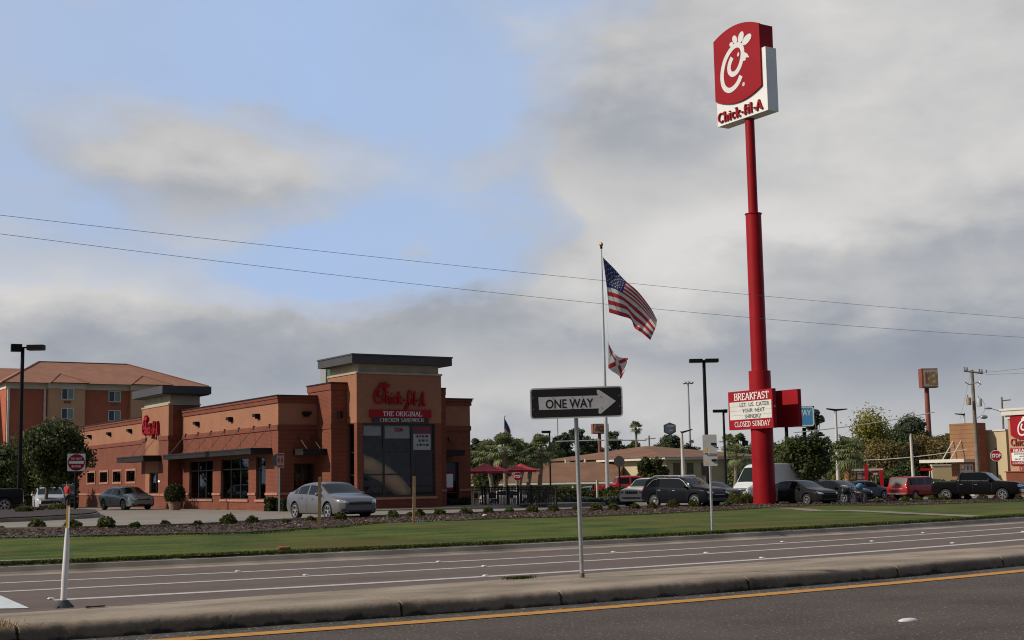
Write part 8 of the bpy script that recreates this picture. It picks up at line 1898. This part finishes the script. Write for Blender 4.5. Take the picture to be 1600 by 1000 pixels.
# ---- person by the parked cars at the left
def skin_mesh(name, joints, edges, m, parent, sub=2):
    me = bpy.data.meshes.new(name); me.from_pydata([j[:3] for j in joints], edges, []); o = bpy.data.objects.new(name, me); link(o)
    md = o.modifiers.new('s', 'SKIN'); me.skin_vertices[0].data[0].use_root = True
    for v, j in zip(me.skin_vertices[0].data, joints): v.radius = (j[3], j[4] if len(j) > 4 else j[3])
    ms = o.modifiers.new('u', 'SUBSURF'); ms.levels = ms.render_levels = sub
    dg = bpy.context.evaluated_depsgraph_get(); m2 = bpy.data.meshes.new_from_object(o.evaluated_get(dg)); bpy.data.objects.remove(o); m2.name = name
    m2.materials.clear(); m2.materials.append(m); m2.polygons.foreach_set('use_smooth', [True] * len(m2.polygons)); o = bpy.data.objects.new(name, m2); link(o); o.parent = parent; return o
b = place(104.5, 796, 82); b.z = zg(b.x, b.y) + .02
pr = thing('person', 'person in a red shirt and black trousers standing beside the parked cars', 'person', b, R(-60))
M_skin = mat('skin', (.32, .17, .11), .6, var=.05); M_hair = mat('dark hair', (.02, .014, .01), .7, var=.1); M_shirt = mat('red shirt', (.42, .02, .025), .8, var=.08, scale=6); M_trs = mat('black trousers', (.014, .014, .017), .85, var=.1, scale=6)
J = [(0, 0, .92, .13, .10), (0, 0, 1.12, .125, .09), (0, 0, 1.34, .15, .10), (0, 0, 1.45, .07), (0, 0, 1.50, .052), (0, .01, 1.58, .072), (0, .015, 1.67, .082),        # 0-6 pelvis to head
     (.1, 0, .86, .09), (.11, .01, .48, .06), (.11, -.02, .10, .042), (.11, .14, .04, .035), (-.1, 0, .86, .09), (-.12, .03, .48, .06), (-.13, .0, .10, .042), (-.13, .16, .04, .035),  # legs 7-14
     (.19, 0, 1.40, .055), (.25, .02, 1.14, .042), (.14, .24, 1.08, .032), (.07, .31, 1.10, .03), (-.19, 0, 1.40, .055), (-.25, .02, 1.14, .042), (-.15, .22, 1.04, .032), (-.08, .30, 1.06, .03)]
E_ = [(0, 1), (1, 2), (2, 3), (3, 4), (4, 5), (5, 6), (0, 7), (7, 8), (8, 9), (9, 10), (0, 11), (11, 12), (12, 13), (13, 14), (2, 15), (15, 16), (16, 17), (17, 18), (2, 19), (19, 20), (20, 21), (21, 22)]
for hand, sx in ((18, 1), (22, -1)):
    hx_, hy_, hz_ = J[hand][:3]
    for k in range(4):
        i = len(J); J.append((hx_ - sx * .03 + .0, hy_ + .045, hz_ - .03 + .02 * k, .009)); J.append((hx_ - sx * .065, hy_ + .05, hz_ - .035 + .02 * k, .008)); E_ += [(hand, i), (i, i + 1)]
    i = len(J); J.append((hx_ - sx * .01, hy_ + .0, hz_ + .05, .010)); E_.append((hand, i))
skin_mesh('body', J, E_, M_skin, pr)
skin_mesh('shirt', [(0, 0, .90, .155, .12), (0, 0, 1.12, .15, .115), (0, 0, 1.34, .17, .12), (0, 0, 1.43, .08), (.19, 0, 1.40, .075), (.235, .01, 1.2, .062), (-.19, 0, 1.40, .075), (-.235, .01, 1.2, .062)], [(0, 1), (1, 2), (2, 3), (2, 4), (4, 5), (2, 6), (6, 7)], M_shirt, pr)
skin_mesh('trousers', [(0, 0, .93, .15, .12), (.1, 0, .84, .105), (.11, .01, .48, .08), (.11, -.02, .10, .062), (-.1, 0, .84, .105), (-.12, .03, .48, .08), (-.13, 0, .10, .062)], [(0, 1), (1, 2), (2, 3), (0, 4), (4, 5), (5, 6)], M_trs, pr)
mb = MB(); mb.ell((0, -.012, 1.70), .092, .1, .085, 14, 10); mb.build('hair', M_hair, pr, 60, local=True)
mb = MB(); mb.ell((.03, .095, 1.655), .01, .006, .008, 6, 4); mb.ell((-.03, .095, 1.655), .01, .006, .008, 6, 4); mb.build('eyes', M_hair, pr, local=True)
mb = MB(); mb.ell((0, .105, 1.63), .012, .02, .018, 8, 6); mb.ell((.085, .01, 1.645), .012, .02, .028, 8, 6); mb.ell((-.085, .01, 1.645), .012, .02, .028, 8, 6); mb.build('nose_and_ears', M_skin, pr, 60, local=True)
